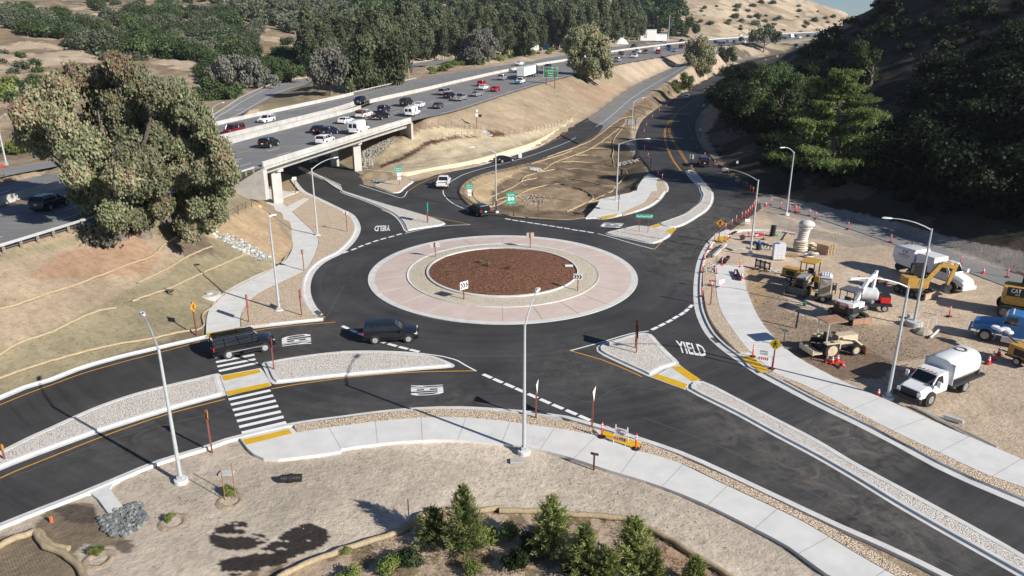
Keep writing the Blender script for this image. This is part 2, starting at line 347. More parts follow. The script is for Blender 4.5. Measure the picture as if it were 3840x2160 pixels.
UPR = [(1606, 358, 1747, 341, 0), (1610, 328, 1745, 311, 0), (1625, 300, 1752, 291, 0), (1651, 278, 1768, 272, 0), (1688, 253, 1793, 253, 0), (1728, 224, 1815, 232, .2), (1761, 207, 1840, 213, .6), (1795, 190, 1862, 197, 1.3), (1840, 168, 1888, 180, 2.6), (1895, 150, 1925, 162, 5), (1945, 140, 1965, 149, 7), (1985, 132, 1996, 138, 9)]
OFR = [(520, 322, 545, 345, 6.9), (540, 293, 563, 312, 6.9), (570, 274, 610, 287, 6.8), (600, 253, 653, 263, 6.6), (635, 235, 700, 237, 6.5), (667, 221, 750, 219, 6.4), (720, 207, 800, 210, 6.3), (790, 197, 859, 207, 6.2), (850, 190, 930, 203, 6.6)]
OFR2 = [(1010, 165, 1030, 172, 9), (1060, 158, 1085, 163, 9.6), (1110, 151, 1135, 155, 10.2), (1160, 146, 1190, 149, 10.8)]
FRONT = [(-120, 470, -120, 487, 8.2), (0, 428, 0, 446, 8.0), (150, 402, 150, 417, 7.8), (300, 372, 300, 384, 7.6)]
def edges(st, step=3, up=0):
    a = smooth([W(s[0], s[1], s[4]+up) for s in st], step); b = smooth([W(s[2], s[3], s[4]+up) for s in st], step)
    n = max(len(a), len(b)); return resample_n(a, n), resample_n(b, n)
ZERO = P('D -400 1115,0 985,170 931,380 867,505 840,512 800,540 750,600 703,690 662,728 625,735 585,705 545,668 510,650 490,735 432,905 436,912 441,1000 452,1042 448,1108 434,1192 417,1288 386,1346 368,1404 336,1455 361,1405 381,1338 405,1288 419,1209 436,1167 456,1150 479,1159 501,1180 520,1229 541,1292 548,1359 555,1425 556,1475 551,1489 533,1560 505,1591 483,1605 468,1631 437,1611 400,1585 375,1581 366,1593 317,1621 287,1660 268,1700 240,1728 224,1815 232,1793 253,1768 273,1752 291,1747 341,1760 368,1785 396,1818 425,1852 453,1885 477,1960 497,2170 545,2300 590,2576 695,2900 830,3600 1300,3600 3400,-1500 3400,-1500 1500')
UND = [(-44, 118), (-86, 178), (-60, 195), (-25, 138)]
BASIN = P('D 1260 455,1215 490,1300 525,1420 530,1520 503,1570 450,1560 380,1500 380,1400 415')
CTRL = [ # (x, y, distance) -> control points of the hills, seen from the photograph
 # left hills
 (-300, 330, 190), (-100, 395, 160), (0, 385, 165), (120, 372, 172), (0, 330, 185), (-200, 220, 240), (0, 210, 250), (150, 190, 270), (-150, 60, 400), (0, 40, 420), (150, 100, 350), (150, 0, 520), (0, 0, 500), (-300, 0, 500), (0, -60, 700), (300, -40, 800), (-400, -60, 800),
 (300, 110, 370), (330, 40, 470), (420, 20, 560), (300, 175, 300), (420, 150, 340), (550, 150, 350), (560, 190, 290), (480, 215, 260), (640, 120, 420), (520, 60, 500), (620, 70, 520), (700, 60, 600), (760, 100, 470), (700, 150, 380), (600, 225, 250), (480, 300, 190), (640, 190, 290),
 (560, 0, 750), (700, 0, 850), (640, -40, 1000), (760, 40, 700),
 # behind and under the wood
 (800, 190, 262), (880, 190, 272), (1000, 165, 310), (1150, 145, 350), (1300, 140, 370), (1400, 128, 400), (900, 120, 420), (1100, 100, 480), (1300, 95, 520), (1500, 88, 580), (1450, 120, 430), (1560, 108, 490), (1700, 95, 570),
 (1000, 40, 800), (1200, 30, 900), (1400, 20, 1000), (900, -20, 1300), (1200, -50, 1600), (1500, -30, 1500), (1500, 0, 1100), (1600, 40, 850), (1480, -10, 1150),
 # bare hill far right
 (1740, 90, 600), (1800, 86, 640), (1900, 80, 690), (1990, 76, 740), (2080, 72, 790), (1800, 50, 740), (1900, 45, 790), (2000, 45, 820), (1760, 10, 850), (1880, 5, 900), (1700, 40, 750), (1950, -25, 960), (2017, 0, 950), (2080, 18, 930), (2130, 35, 900), (2165, 52, 870), (1800, -40, 1000)]
WCTRL = [] # world points (X, Y, z)
for Y in range(-60, 241, 20): WCTRL += [(144+6*math.sin(Y*.05), Y, 60+4*math.sin(Y*.03)), (250, Y, 78)]
WCTRL += [(118, 0, 38), (120, -40, 38), (70, 10, 3), (75, -30, 2)]
HILLR = [(2300, -40, 270), (2230, 0, 300), (2205, 20, 340), (2180, 40, 390), (2160, 55, 440), (2140, 68, 500), (2120, 78, 560), (2095, 86, 600)]
HFOOT = [(2090, 92, 560), (2060, 100, 520), (2020, 118, 470), (1990, 130, 430), (1960, 150, 380), (1920, 168, 330), (1885, 195, 285), (1860, 220, 260), (1840, 245, 235), (1810, 285, 215), (1775, 340, 195), (1810, 400, 165)]

TH0, TH1, LR0, LR1 = R(-52), R(52), math.log(9), math.log(3600)
def grid(dt):
    nt_ = int((TH1-TH0)/dt)+1; nr = int((LR1-LR0)/dt)+1
    th = TH0+np.arange(nt_)*dt; lr = LR0+np.arange(nr)*dt; TT, LL = np.meshgrid(th, lr)
    r = np.exp(LL); return r*np.sin(TT), r*np.cos(TT)
def line3(pts, step):
    o = []
    for a, b in zip(pts, pts[1:]):
        k = max(1, int((b-a).length/step)); o += [a.lerp(b, i/k) for i in range(k)]
    return o+[pts[-1]]
def constraints(dt):
    X, Y = grid(dt); nr, nt_ = X.shape; fz = np.full(X.shape, np.nan); PROT = np.zeros(X.shape, bool)
    def splat(p, z, force=True):
        i = int(round((0.5*math.log(p[0]**2+p[1]**2)-LR0)/dt)); j = int(round((math.atan2(p[0], p[1])-TH0)/dt))
        if 0 <= i < nr and 0 <= j < nt_:
            fz[i, j] = z
            if not force: PROT[i, j] = True
    for x, y, d in CTRL: p = AT(x, y, d); splat(p, p.z)
    for p in WCTRL: splat(p, p[2])
    for p in line3([AT(*q) for q in HILLR], 6): splat(p, p.z)
    for p in line3([AT(*q) for q in HFOOT], 4): splat(p, p.z)
    for k in range(0, 41):
        th = TH0+(TH1-TH0)*k/40; dg = math.degrees(th)
        z = 190 if dg < 6 else (190-(dg-6)*13 if dg < 20 else (2 if dg < 24 else 2+(dg-24)*20)); splat((3400*math.sin(th), 3400*math.cos(th)), min(z, 190))
    for dg in np.arange(11, 19.8, .4):
        for rr_ in np.arange(1150, 1700, 60): splat((rr_*math.sin(R(dg)), rr_*math.cos(R(dg))), 55*(19.8-dg)/8.8)
    for dg in np.arange(19.8, 25.6, .25):
        for rr_ in np.arange(1120, 3300, 40): splat((rr_*math.sin(R(dg)), rr_*math.cos(R(dg))), -4)
    for p in line3([AT(*q) for q in ((1600, -90, 950), (1760, -60, 950), (1900, -40, 950), (1960, -22, 950), (2017, 0, 940), (2080, 18, 920), (2130, 35, 890), (2172, 56, 860), (2200, 72, 840))], 8): splat(p, p.z)
    corr = [(p.x, p.y) for p in N0w]+[(p.x, p.y) for p in FEw][::-1]; m = pip(X, Y, corr)
    span = [(-39.8-.6, 98), (-19.5+3, 168), (-49, 225), (-66, 140), (-55, 105)]
    gap = pip(X, Y, [(-46, 104), (-36, 96), (-15.5, 163), (-45, 216), (-68, 150)])
    mm = m & ~gap; fz[mm] = Zf(Y[mm]); PROT |= mm
    for st in (RAMP, UPR, OFR, OFR2, FRONT):
        a, b = edges(st, 1.5)
        for p, q in zip(a, b):
            e = (q-p)*.12
            k = max(6, int((q-p).length*1.3/max(math.hypot(p.x, p.y)*dt, .3)))
            for i in range(k+1): v = (p-e).lerp(q+e, i/k); splat(v, v.z, False)
    z0 = [(p.x, p.y) for p in (W(x, y) if y > 100 else None for x, y in ZERO)]
    # polygon corners far outside the frame are given in the plane directly
    m = pip(X, Y, z0) | pip(X, Y, UND); near = (np.hypot(X, Y) < 34) & (X < 55) | ((Y < 32) & (X < 58)); m |= near
    rmp = pip(X, Y, [(p.x, p.y) for p in edges(RAMP)[0]]+[(p.x, p.y) for p in edges(RAMP)[1]][::-1]); m &= ~rmp
    fz[m] = 0; PROT |= m
    mb = pip(X, Y, [(p.x, p.y) for p in PW(BASIN)]); fz[mb] = -1.4
    # retained slope: ground behind the wall stands a metre up
    for p in line3(PW('S2 340 1130,820 1148,1150 1105,1600 1010,2000 905,2576 745;S8 400 595,700 480,900 360', 1.1), .8): splat(p, 1.1)
    return X, Y, fz, PROT
def upsample(Z, shape):
    i = np.linspace(0, Z.shape[0]-1, shape[0]); j = np.linspace(0, Z.shape[1]-1, shape[1])
    i0 = np.minimum(i.astype(int), Z.shape[0]-2); j0 = np.minimum(j.astype(int), Z.shape[1]-2); a = (i-i0)[:, None]; b = (j-j0)[None]
    return (Z[i0][:, j0]*(1-a)+Z[i0+1][:, j0]*a)*(1-b)+(Z[i0][:, j0+1]*(1-a)+Z[i0+1][:, j0+1]*a)*b
Zs = None
for dt, it in ((.036, 1500), (.018, 500), (.009, 260)):
    X, Y, fz, prot = constraints(dt); fx = ~np.isnan(fz)
    Zs = np.full(X.shape, 10.0) if Zs is None else upsample(Zs, X.shape); Zs[fx] = fz[fx]
    for _ in range(it):
        Zp = np.pad(Zs, 1, mode='edge'); Zs = .25*(Zp[:-2, 1:-1]+Zp[2:, 1:-1]+Zp[1:-1, :-2]+Zp[1:-1, 2:]); Zs[fx] = fz[fx]
DT = .009
def hz(x, y):
    i = (0.5*math.log(x*x+y*y+1e-9)-LR0)/DT; j = (math.atan2(x, y)-TH0)/DT
    i = min(max(i, 0), TZ.shape[0]-1.001); j = min(max(j, 0), TZ.shape[1]-1.001); a = int(i); b = int(j); u = i-a; v = j-b
    return float((TZ[a, b]*(1-u)+TZ[a+1, b]*u)*(1-v)+(TZ[a, b+1]*(1-u)+TZ[a+1, b+1]*u)*v)
# relief: none on graded ground, growing with the hills
free = 1.0*~prot
for _ in range(14):
    q = np.pad(free, 1, mode='edge'); free = np.minimum(free, .2*(q[:-2, 1:-1]+q[2:, 1:-1]+q[1:-1, :-2]+q[1:-1, 2:]+q[1:-1, 1:-1]))
free = np.clip((free-.45)/.55, 0, 1)
rr = np.hypot(X, Y)
rel = (fbm(X/60, Y/60, 4, 3)-.5)*np.clip(rr-200, 0, 500)*.02+(fbm(X/16, Y/16, 4, 9)-.5)*np.clip(rr*.010, .3, 4)
TZ = Zs+rel*free*(Y > 60)
def HIT(x, y, near=25.0):
    """where the sight line through (x,y) meets the terrain"""
    d = ray(x, y); Yv = near; prev = Yv
    while Yv < 3000:
        t = Yv/d[1]; X_ = d[0]*t; z = H+d[2]*t
        if z < hz(X_, Yv): break
        prev = Yv; Yv *= 1.012
    lo, hi = prev, Yv
    for _ in range(18):
        m = (lo+hi)/2; t = m/d[1]
        if H+d[2]*t < hz(d[0]*t, m): hi = m
        else: lo = m
    t = hi/d[1]; return Vector((d[0]*t, hi, hz(d[0]*t, hi)))

# fine mesh with the soil colour of every place, right hill's shade mixed in
DF = .0045
XF, YF = grid(DF); ZFi = upsample(TZ, XF.shape)
free_f = upsample(free, XF.shape); prot_f = upsample(1.0*prot, XF.shape) > .5
ZFi = ZFi-.03-.07*fbm(XF*1.1, YF*1.1, 4, 21)*prot_f-(free_f > 0)*0
ZFi = ZFi+(fbm(XF/2.5, YF/2.5, 3, 5)-.5)*np.clip(np.hypot(XF, YF)*.006, .15, 2.0)*free_f
# sight coordinates of each ground point (to lay the surveyed soil boundaries)
dep = YF*CP+(H-ZFi)*SP; U = 1288+F*XF/dep; V = 724.5-F*((ZFi-H)*CP+YF*SP)/dep; V[dep < 1] = 9e5
jit = 1.5+6*np.clip(1-V/900, 0, 1); U = U+(fbm(XF/3, YF/3, 4, 31)-.5)*10; V = V+(fbm(XF/3, YF/3, 4, 41)-.5)*8
tint = np.empty(XF.shape+(3,)); tint[:] = (.36, .285, .2)   # dry grass hills
big = fbm(XF/25, YF/25, 5, 51)[..., None]; mid = fbm(XF/5, YF/5, 5, 52)[..., None]
def paint(poly, c, soft=1.0, ymin=0, ymax=1e9):
    m = pip(U, V, P(poly) if isinstance(poly, str) else poly) & (YF > ymin) & (YF < ymax); tint[m] = tint[m]*(1-soft)+np.array(c)*soft
far = np.hypot(XF, YF) > 330
tint[far] = (.44, .355, .265)
m = pip(U, V, P('D 1690 110,1760 -80,2300 -80,2250 110')) & (YF > 500); tint[m] = (.52, .43, .31)
scrub = (fbm(XF/18, YF/18, 5, 77) > .54) & (YF > 500) & ~m
tint[m & (fbm(XF/30, YF/30, 5, 79) > .52)] = (.40, .315, .225); tint[m & (fbm(XF/9, YF/9, 4, 80) > .64)] = (.27, .22, .16)
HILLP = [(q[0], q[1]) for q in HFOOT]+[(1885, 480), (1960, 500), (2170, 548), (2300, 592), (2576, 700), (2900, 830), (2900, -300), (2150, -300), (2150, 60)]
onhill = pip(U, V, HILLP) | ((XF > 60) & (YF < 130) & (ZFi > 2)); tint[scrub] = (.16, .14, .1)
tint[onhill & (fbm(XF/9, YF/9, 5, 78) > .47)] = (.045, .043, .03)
m = onhill & (YF < 700); tint[m & (tint[..., 0] > .2)] = (.12, .088, .066)  # bare hill soil set darker to deepen the hill's shade
m = (XF > 45) & (YF < 250) & (ZFi > 3); tint[m] *= .6  # more shade multiplied into the ground colour of the near hill
m = XF < -55; tint[m & (fbm(XF/12, YF/12, 4, 61) > .5)] = (.25, .19, .125)
# near ground
paint('D -300 1600,-300 1090,0 995,510 850,740 600,640 485,0 640,-150 700,-400 700', (.27, .235, .155))
paint('D -300 1000,-50 900,120 830,300 740,420 690,470 640,480 590,250 600,0 660,-300 700', (.34, .27, .195))
paint('D 150 640,340 590,400 640,380 690,200 700,60 700', (.33, .22, .15))
paint('D 430 612,520 590,540 640,470 650', (.17, .13, .10))
paint('D 520 590,700 660,740 620,660 500,540 570', (.42, .31, .2))
paint('D 400 910,520 860,500 820,400 860,100 960,-100 1040,0 990', (.2, .155, .115))
FG = P('BL -200 1180,0 1090,300 965,650 838,900 735,1500 520,1815 420,1900 520,2100 582,2576 520;BM 0 505,600 438,850 435,1400 490,2000 660,2576 820;BR 0 835,500 1085,1080 1449,1500 1700,-2500 2600,-8000 1800')
m = pip(U, V, FG) | ((V > 1440) & (V < 8e5) & (U < 2100)); tint[m] = (.56, .485, .395)
mk = lambda c: pip(U, V, P(c))
tint[mk('BL 400 900,700 900,740 1000,760 1080,1000 1180,940 1290,880 1230,640 1200,560 1280,640 1449,-100 1600,-100 1180,250 1100')] = (.27, .215, .15)
tint[mk('BL 400 930,560 905,720 930,740 1040,640 1060,500 1030')] = (.14, .11, .09)
tint[mk('BL 1560 1150,1640 1080,1750 1035,1850 1030,1880 1070,1850 1120,1990 1135,2040 1180,1900 1240,1740 1250,1600 1215') & (fbm(XF*.7+YF*.5, YF*3, 5, 66) > .42)] = (.05, .042, .038)
tint[mk('BL 1640 1345,1760 1305,1900 1285,2080 1180,2200 1090,2350 1050,2450 1090,2490 1160,2440 1220,2250 1300,2100 1400,1950 1490,1800 1480,1700 1430') & (fbm(XF*.7+YF*.5, YF*3, 5, 67) > .33)] = (.042, .035, .033)
tint[mk('BL 850 1190,960 1170,1030 1220,980 1280,880 1260;BL 850 1190')] = (.2, .16, .13)
m = mk('BM -50 1260,300 1150,560 1000,760 970,1250 950,1700 990,2100 1010,2300 1080,2600 1270;BR 300 1449,500 1700,-3000 1800,-3500 1480'); tint[m] = (.46, .36, .27)
tint[m & (fbm(XF*.9, YF*.9, 4, 69) > .56)] = (.22, .17, .11)
tint[mk('BM 2330 1230,2600 1270;BR 330 1449,100 1650,-300 1500')] = (.40, .27, .19)
YARD = P('MR 570 30,800 130,1300 300,1700 400,2576 640,2800 720,2900 2100;BR 2700 640,2200 430,1900 300,1600 160,1190 0;MR 1010 1340,850 1250,700 1120,600 1000,520 850,470 700,455 560,150 600,130 520,190 385,330 310,520 230')
m = pip(U, V, YARD); tint[m] = (.53, .425, .32)
tint[mk('MR 500 600,620 560,760 660,800 900,1050 1000,1300 1000,1650 1000,2000 1050,2100 1180,1900 1250,1400 1300,1000 1300,850 1240,700 1110,560 930,480 700')] = (.36, .275, .2)
tint[mk('MR 840 1200,1000 1130,1250 1120,1600 1280,1500 1400,1200 1420,950 1300')] = (.22, .165, .12)
tint[mk('MR 480 600,600 560,640 800,560 880')] = (.44, .32, .19)
tint[mk('MR 560 40,640 20,1000 90,1500 200,2000 330,2700 480,2750 640,2300 560,1900 480,1500 400,1100 290,800 180,600 130')] = (.36, .325, .285)
tint[mk('MR 600 130,800 200,1000 290,1500 380,1300 430,1000 350,700 260')] = (.38, .33, .27)
paint('S2 440 1110,600 1100,830 1010,1050 940,1200 800,1400 720,1700 660,2060 630,2576 600;S8 400 480,900 340,920 380,700 500,400 620,0 745;S2 1900 950,1600 1030,1150 1120,800 1150,330 1140', (.52, .44, .31), ymax=300)
paint('S2 500 1000,480 930,700 780,880 650,1180 530,1500 480,2100 500,2280 610,2060 630,1700 600,1400 680,1100 800,900 950,600 1060', (.52, .435, .30), ymax=300)
paint('S2 290 850,480 740,740 650,900 640,900 650,700 770,480 920,480 1000,480 1100,320 1100', (.30, .26, .21), ymax=300)
paint('S2 570 1050,900 920,1100 800,1250 710,1450 655,1850 600,2030 600,2060 622,1800 640,1550 680,1300 770,1150 850,1000 930,800 1010,600 1095', (.115, .06, .04), ymax=300)
paint('S2 2190 540,2370 530,2470 600,2270 612', (.14, .075, .05), ymax=300)
paint('S4 1500 540,1800 530,2050 650,2000 760,1800 760,1600 680', (.36, .26, .19), ymax=420)
paint('S6 0 1000,260 1080,200 1200,0 1350,-300 1300,-150 1100', (.37, .27, .19), ymax=420)
BAS = P('D 1300 419,1209 440,1172 460,1158 480,1165 501,1188 520,1229 537,1292 545,1359 551,1425 553,1475 550,1560 508,1591 483,1605 468,1631 437,1611 400,1585 375,1581 366,1593 317,1621 287,1655 270,1720 215,1690 205,1640 238,1600 262,1571 288,1546 308,1505 335,1455 361,1405 381,1338 405')
m = pip(U, V, BAS) & (YF < 420); tint[m] = (.16, .12, .08)
tint[m & (fbm(XF/3, YF/3, 4, 91) > .55)] = (.24, .18, .12)
paint('D 1300 425,1215 442,1180 462,1168 482,1190 510,1229 530,1235 480,1290 440,1340 415', (.42, .32, .2), ymax=300)
tint[pip(U, V, P('D 1300 480,1380 468,1470 478,1490 500,1440 530,1340 528,1290 505')) & (YF < 300)] = (.34, .255, .165)
paint('S8 1900 960,1780 800,1760 700,1830 450,2000 270,2200 190,2180 250,2000 380,1930 520,1890 640,1900 760,1960 900', (.46, .37, .26), ymax=400)
paint('D 700 237,750 219,800 211,860 208,900 222,850 235,700 285,640 292', (.26, .215, .13), ymin=120)
tint *= (.78+.44*mid)*(.8+.4*big)
def terrain_mesh():
    nr, nc = XF.shape; V3 = np.stack([XF, YF, ZFi], -1).reshape(-1, 3); i = np.arange(nr-1)[:, None]*nc+np.arange(nc-1)[None]
    Fq = np.stack([i, i+1, i+1+nc, i+nc], -1).reshape(-1, 4)[:, ::-1]
    # material per face: 0 soil / dry grass
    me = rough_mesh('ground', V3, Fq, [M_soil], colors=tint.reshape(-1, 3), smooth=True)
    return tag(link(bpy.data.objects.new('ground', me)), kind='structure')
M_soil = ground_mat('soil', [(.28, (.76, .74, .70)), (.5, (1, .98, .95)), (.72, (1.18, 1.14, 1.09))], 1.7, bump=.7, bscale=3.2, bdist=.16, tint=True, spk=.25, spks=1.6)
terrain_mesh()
# ------------------------------------------------------------ road materials
CEN = W(1265, 702); CEN = W(1265, 682)
M_asph = asphalt_mat('fresh_asphalt', (.027, .0265, .027), (.085, .082, .08), (.8, 0), centre=tuple(CEN), dust=[(tuple(G), r_, a_) for G, r_, a_ in ((W(1830, 560), 20, .6), (W(1700, 640), 14, .35), (W(1480, 920), 9, .35), (W(1880, 700)*.97, 12, .3), (W(2150, 1105), 5, .8), (W(700, 850), 9, .3), (W(300, 1100), 9, .25), (W(2000, 1300), 16, .22), (W(1860, 1075), 4, .5), (W(1990, 1160), 4, .5), (W(2140, 1250), 4, .5), (W(2300, 1340), 4.5, .5), (W(1760, 1010), 4, .4), (W(880, 1050), 8, .25), (W(1150, 1010), 6, .3))])
M_asph2 = asphalt_mat('worn_asphalt', (.165, .161, .158), (.27, .265, .257), (1.3, R(70)))
M_asph3 = asphalt_mat('old_ramp_asphalt', (.19, .184, .177), (.30, .292, .28), (1.0, R(60)))
M_asph4 = asphalt_mat('yard_gravel_road', (.2, .195, .19), (.3, .29, .28), (.6, R(100)))
M_conc = plain('pale_concrete', (.63, .615, .585), .85, var=.14, vs=.9, bump=.12, bs=40)
M_walk = plain('sidewalk_concrete', (.665, .65, .615), .85, var=.09, vs=.6, bump=.06, bs=30)
M_conc2 = plain('aged_concrete', (.47, .455, .425), .9, var=.2, vs=.5, bump=.15, bs=12)
M_buff = plain('buff_wall_concrete', (.62, .52, .37), .9, var=.1, vs=.7, bump=.1, bs=10)
M_apron = ground_mat('pink_apron_concrete', [(.3, (.53, .42, .365)), (.7, (.63, .52, .46))], .45, bump=.05, rough=.85)
M_cob_t = cobble_mat('tan_cobble', (.80, .66, .50), (.74, .58, .41), (.36, .26, .17), 6.5)
M_cob_w = cobble_mat('pale_cobble', (.82, .77, .70), (.78, .72, .64), (.55, .48, .41), 7.5)
M_cob_y = cobble_mat('straw_cobble', (.78, .70, .56), (.72, .63, .48), (.46, .38, .27), 7)
M_mulch = ground_mat('redwood_mulch', [(.34, (.06, .026, .017)), (.5, (.18, .082, .044)), (.66, (.36, .20, .14))], 4.5, bump=1, bscale=9, bdist=.15, detail=10)
M_white = plain('white_road_paint', (.82, .82, .80), .7, var=.1, vs=6)
M_yell = plain('yellow_road_paint', (.62, .30, .035), .7, var=.12, vs=5)
M_dome = plain('yellow_tactile_paving', (.68, .40, .012), .7, var=.1, vs=1.2, bump=.6, bs=9)
M_joint = plain('joint_grey', (.40, .39, .375), .9)
M_grate = plain('drain_grating', (.13, .13, .125), .6, metal=.4, bump=.8, bs=14)

def structure(o): return tag(o, kind='structure')
def sheet(name, poly, z, m, parent=None): return MB().sheet([Vector((p[0], p[1], z)) for p in poly]).build(name, m, parent)
def slab(name, poly, z1, m, parent=None, z0=-.25):
    return MB().prism(poly, z0, z1).build(name, m, parent, fix=True)
def offs(line, d, closed=False):
    """shift a polyline to its left by d"""
    n = len(line); o = []
    for i in range(n):
        a = line[i-1] if (i or closed) else line[0]; b = line[(i+1) % n] if (i < n-1 or closed) else line[-1]
        p = line[i]; t1 = Vector((p[0]-a[0], p[1]-a[1], 0)); t2 = Vector((b[0]-p[0], b[1]-p[1], 0))
        if t1.length < 1e-6: t1 = t2
        if t2.length < 1e-6: t2 = t1
        t1.normalize(); t2.normalize(); t = t1+t2
        if t.length < 1e-3: t = t1
        t.normalize(); nx = Vector((-t.y, t.x, 0)); k = 1/max(.5, nx.dot(Vector((-t1.y, t1.x, 0))))
        o.append(Vector((p[0]+nx.x*d*k, p[1]+nx.y*d*k, p[2] if len(p) > 2 else 0)))
    return o
def ccw(poly):
    a = sum(poly[i][0]*poly[(i+1) % len(poly)][1]-poly[(i+1) % len(poly)][0]*poly[i][1] for i in range(len(poly)))
    return poly if a > 0 else poly[::-1]
def island(name, outer, fill, gw=.45, cw=.35, h=.15, closed_smooth=True, step=.6, fillname='cobble_paving', fz=0):
    """gutter pan, kerb and cobble fill of one raised island"""
    base = ccw(smooth(outer, step, True) if closed_smooth else [Vector(p) for p in outer])
    b = MB(); R0 = [Vector((p.x, p.y, .012)) for p in base]
    rings = [R0, [Vector((p.x, p.y, .016)) for p in offs(base, gw, True)], [Vector((p.x, p.y, h)) for p in offs(base, gw+.05, True)], [Vector((p.x, p.y, h+.005)) for p in offs(base, gw+cw, True)], [Vector((p.x, p.y, h-.06)) for p in offs(base, gw+cw+.01, True)]]
    n = len(base)
    for k in range(4):
        o = len(b.v); b.v += [tuple(p) for p in rings[k]+rings[k+1]]
        for i in range(n): j = (i+1) % n; b.f.append((o+i, o+j, o+n+j, o+n+i)); b.m.append(0)
    root = structure(b.build(name, [M_conc]))
    f = MB().sheet([Vector((p.x, p.y, h-.012+fz)) for p in offs(base, gw+cw-.01, True)]).build(fillname, fill, root)
    return root
def kerb(name, line, side=1, gw=.5, cw=.2, h=.15, m=None, joints=True, zf=None):
    """gutter and kerb along a street edge; side=+1: the pavement lies to the left"""
    line = [Vector(p) for p in line]; prof = [(0, .012), (gw, .018), (gw+.04, h), (gw+cw, h), (gw+cw+.01, -.1)]
    b = MB(); L = []
    for d, z in prof: L.append([Vector((p.x, p.y, p.z+z)) for p in offs(line, d*side)])
    for a, c in zip(L, L[1:]):
        if side > 0: b.strip(c, a)
        else: b.strip(a, c)
    return structure(b.build(name, m or M_conc))
def paint_line(b, line, w, z, dash=None, phase=0):
    line = resample(line, .5); acc = 0
    segs = []; cur = [line[0]]
    if dash:
        on, off = dash; s = -phase
        for p, q in zip(line, line[1:]):
            pass
        L = 0; pts = []
        tot = sum((q-p).length for p, q in zip(line, line[1:])); s = phase
        def at(u):
            l = 0
            for p, q in zip(line, line[1:]):
                d = (q-p).length
                if l+d >= u: return p.lerp(q, (u-l)/max(d, 1e-6))
                l += d
            return line[-1]
        while s+on < tot:
            k = max(1, int(on/.8)); segs.append([at(s+on*i/k) for i in range(k+1)]); s += on+off
    else: segs = [line]
    for sg in segs:
        a = offs(sg, w/2); c = offs(sg, -w/2); up = Vector((0, 0, z)); b.strip([p+up for p in c], [p+up for p in a])
    return b
def ell(cx, cy, ax, ay, n=96, z=0.0, inner=0):
    return [W(cx+ax*math.cos(t), cy+ay*math.sin(t), z) for t in (i*2*math.pi/n for i in range(n))]
def tell(l, r, t, b, n=120, z=0.0): # ellipse from tile MM extents
    x0, x1, y0, y1 = 858.667+l/3, 858.667+r/3, 483+t/3, 483+b/3
    return ell((x0+x1)/2, (y0+y1)/2, (x1-x0)/2, (y1-y0)/2, n, z)

# ------------------------------------------------------------ asphalt
SOUTH = 'BL -600 1290,0 1050,300 930,600 815,900 690,1200 570,1500 480,1700 410,1825 378,2160 300,2400 262,2576 240;BM 300 200,600 175,900 168,1200 185,1500 212,1700 240,1900 292,2100 350,2300 415,2576 510;BR 300 640,600 780,900 920,1200 1060,1500 1190,1800 1330,2000 1430,2200 1530,2700 1800,3400 2200'
NORTHL = 'BL -600 340,0 125,200 40;ML 400 1430,600 1350,900 1262,1200 1190,1550 1110,1830 1045,2150 1005,2440 975'
WGRAV = 'ML 2440 975,2470 940,2440 925,2385 860,2350 780,2345 700,2370 620,2430 550,2500 505,2576 470;MM 60 420,110 365,140 310,147 270,130 220,90 170,0 125;ML 2400 40,2300 -10;D 735 440'
YARDK = 'MR 520 280,420 288,330 298,230 330,170 400,130 470,100 560,82 700,85 850,110 950,170 1070,260 1165,400 1270,560 1380;BR 690 0,1000 165,1300 310,1600 465,1900 630,2200 770,2576 930,3300 1260'
DIVK = 'S8 0 1050,300 980,700 840,1000 720,1300 560,1550 400,1700 280'
northl = smooth(PW(NORTHL), 1); wgrav = smooth(PW(WGRAV), .8); south = smooth(PW(SOUTH), 1); yardk = smooth(PW(YARDK), 1)
RB = [(p[0], p[1]) for p in P('S5 2576 340,2100 440,1850 560,1750 700,1800 830,1900 930;D 1192 530,1229 541,1292 549,1359 555,1425 557,1475 552')]
necor = PW('D 1475 552,1500 551;MM 1960 210,2100 187,2300 132,2400 72,2458 0;S8 2355 1449,2365 1370,2310 1290,2230 1245,2100 1180;D 1630 415,1611 395')
upl = smooth([W(s[0], s[1], 0) for s in UPR[:6]], 2)
upr = smooth([W(s[2], s[3], 0) for s in UPR[:6]], 2)
road = northl[:-1]+wgrav[:-1]
road += [Vector((-84, 186, 0)), Vector((-60, 198, 0))]+PW('D 905 437;S2 340 1340;S5 500 650,750 740,880 735,1090 570,1300 520;D 1108 434,1192 418,1288 387,1346 369,1404 336.5')
road += PW('D 1455 361,1405 381.5,1338 405')+PW(RB)+necor+upl+upr[::-1]+PW('D 1760 368,1785 396,1818 425,1852 453,1885 480,1915 492;SA 1150 60,1190 250,700 600')+yardk+[Vector((95, 20, 0)), Vector((60, 0, 0))]+south[::-1]
structure(sheet('road', road, 0.0, M_asph))
for nm, st, m, up in (('ramp_road', RAMP, M_asph3, .05), ('road', UPR, M_asph, .05)):
    a, b = edges(st[(0 if st is RAMP else 5):], 2, up)
    structure(MB().strip(b, a).build(nm, m))
# fresh asphalt part of the ramp
a, b = edges([(1404, 336.5, 1455, 361, .12), (1451, 311, 1505, 335, .5), (1485, 292.5, 1526, 294.5, .95)], 1, .075); structure(MB().strip(b, a).build('ramp_road', M_asph))
pa = PW('D 1288 405,1404 366,1455 345,1505 318'); 
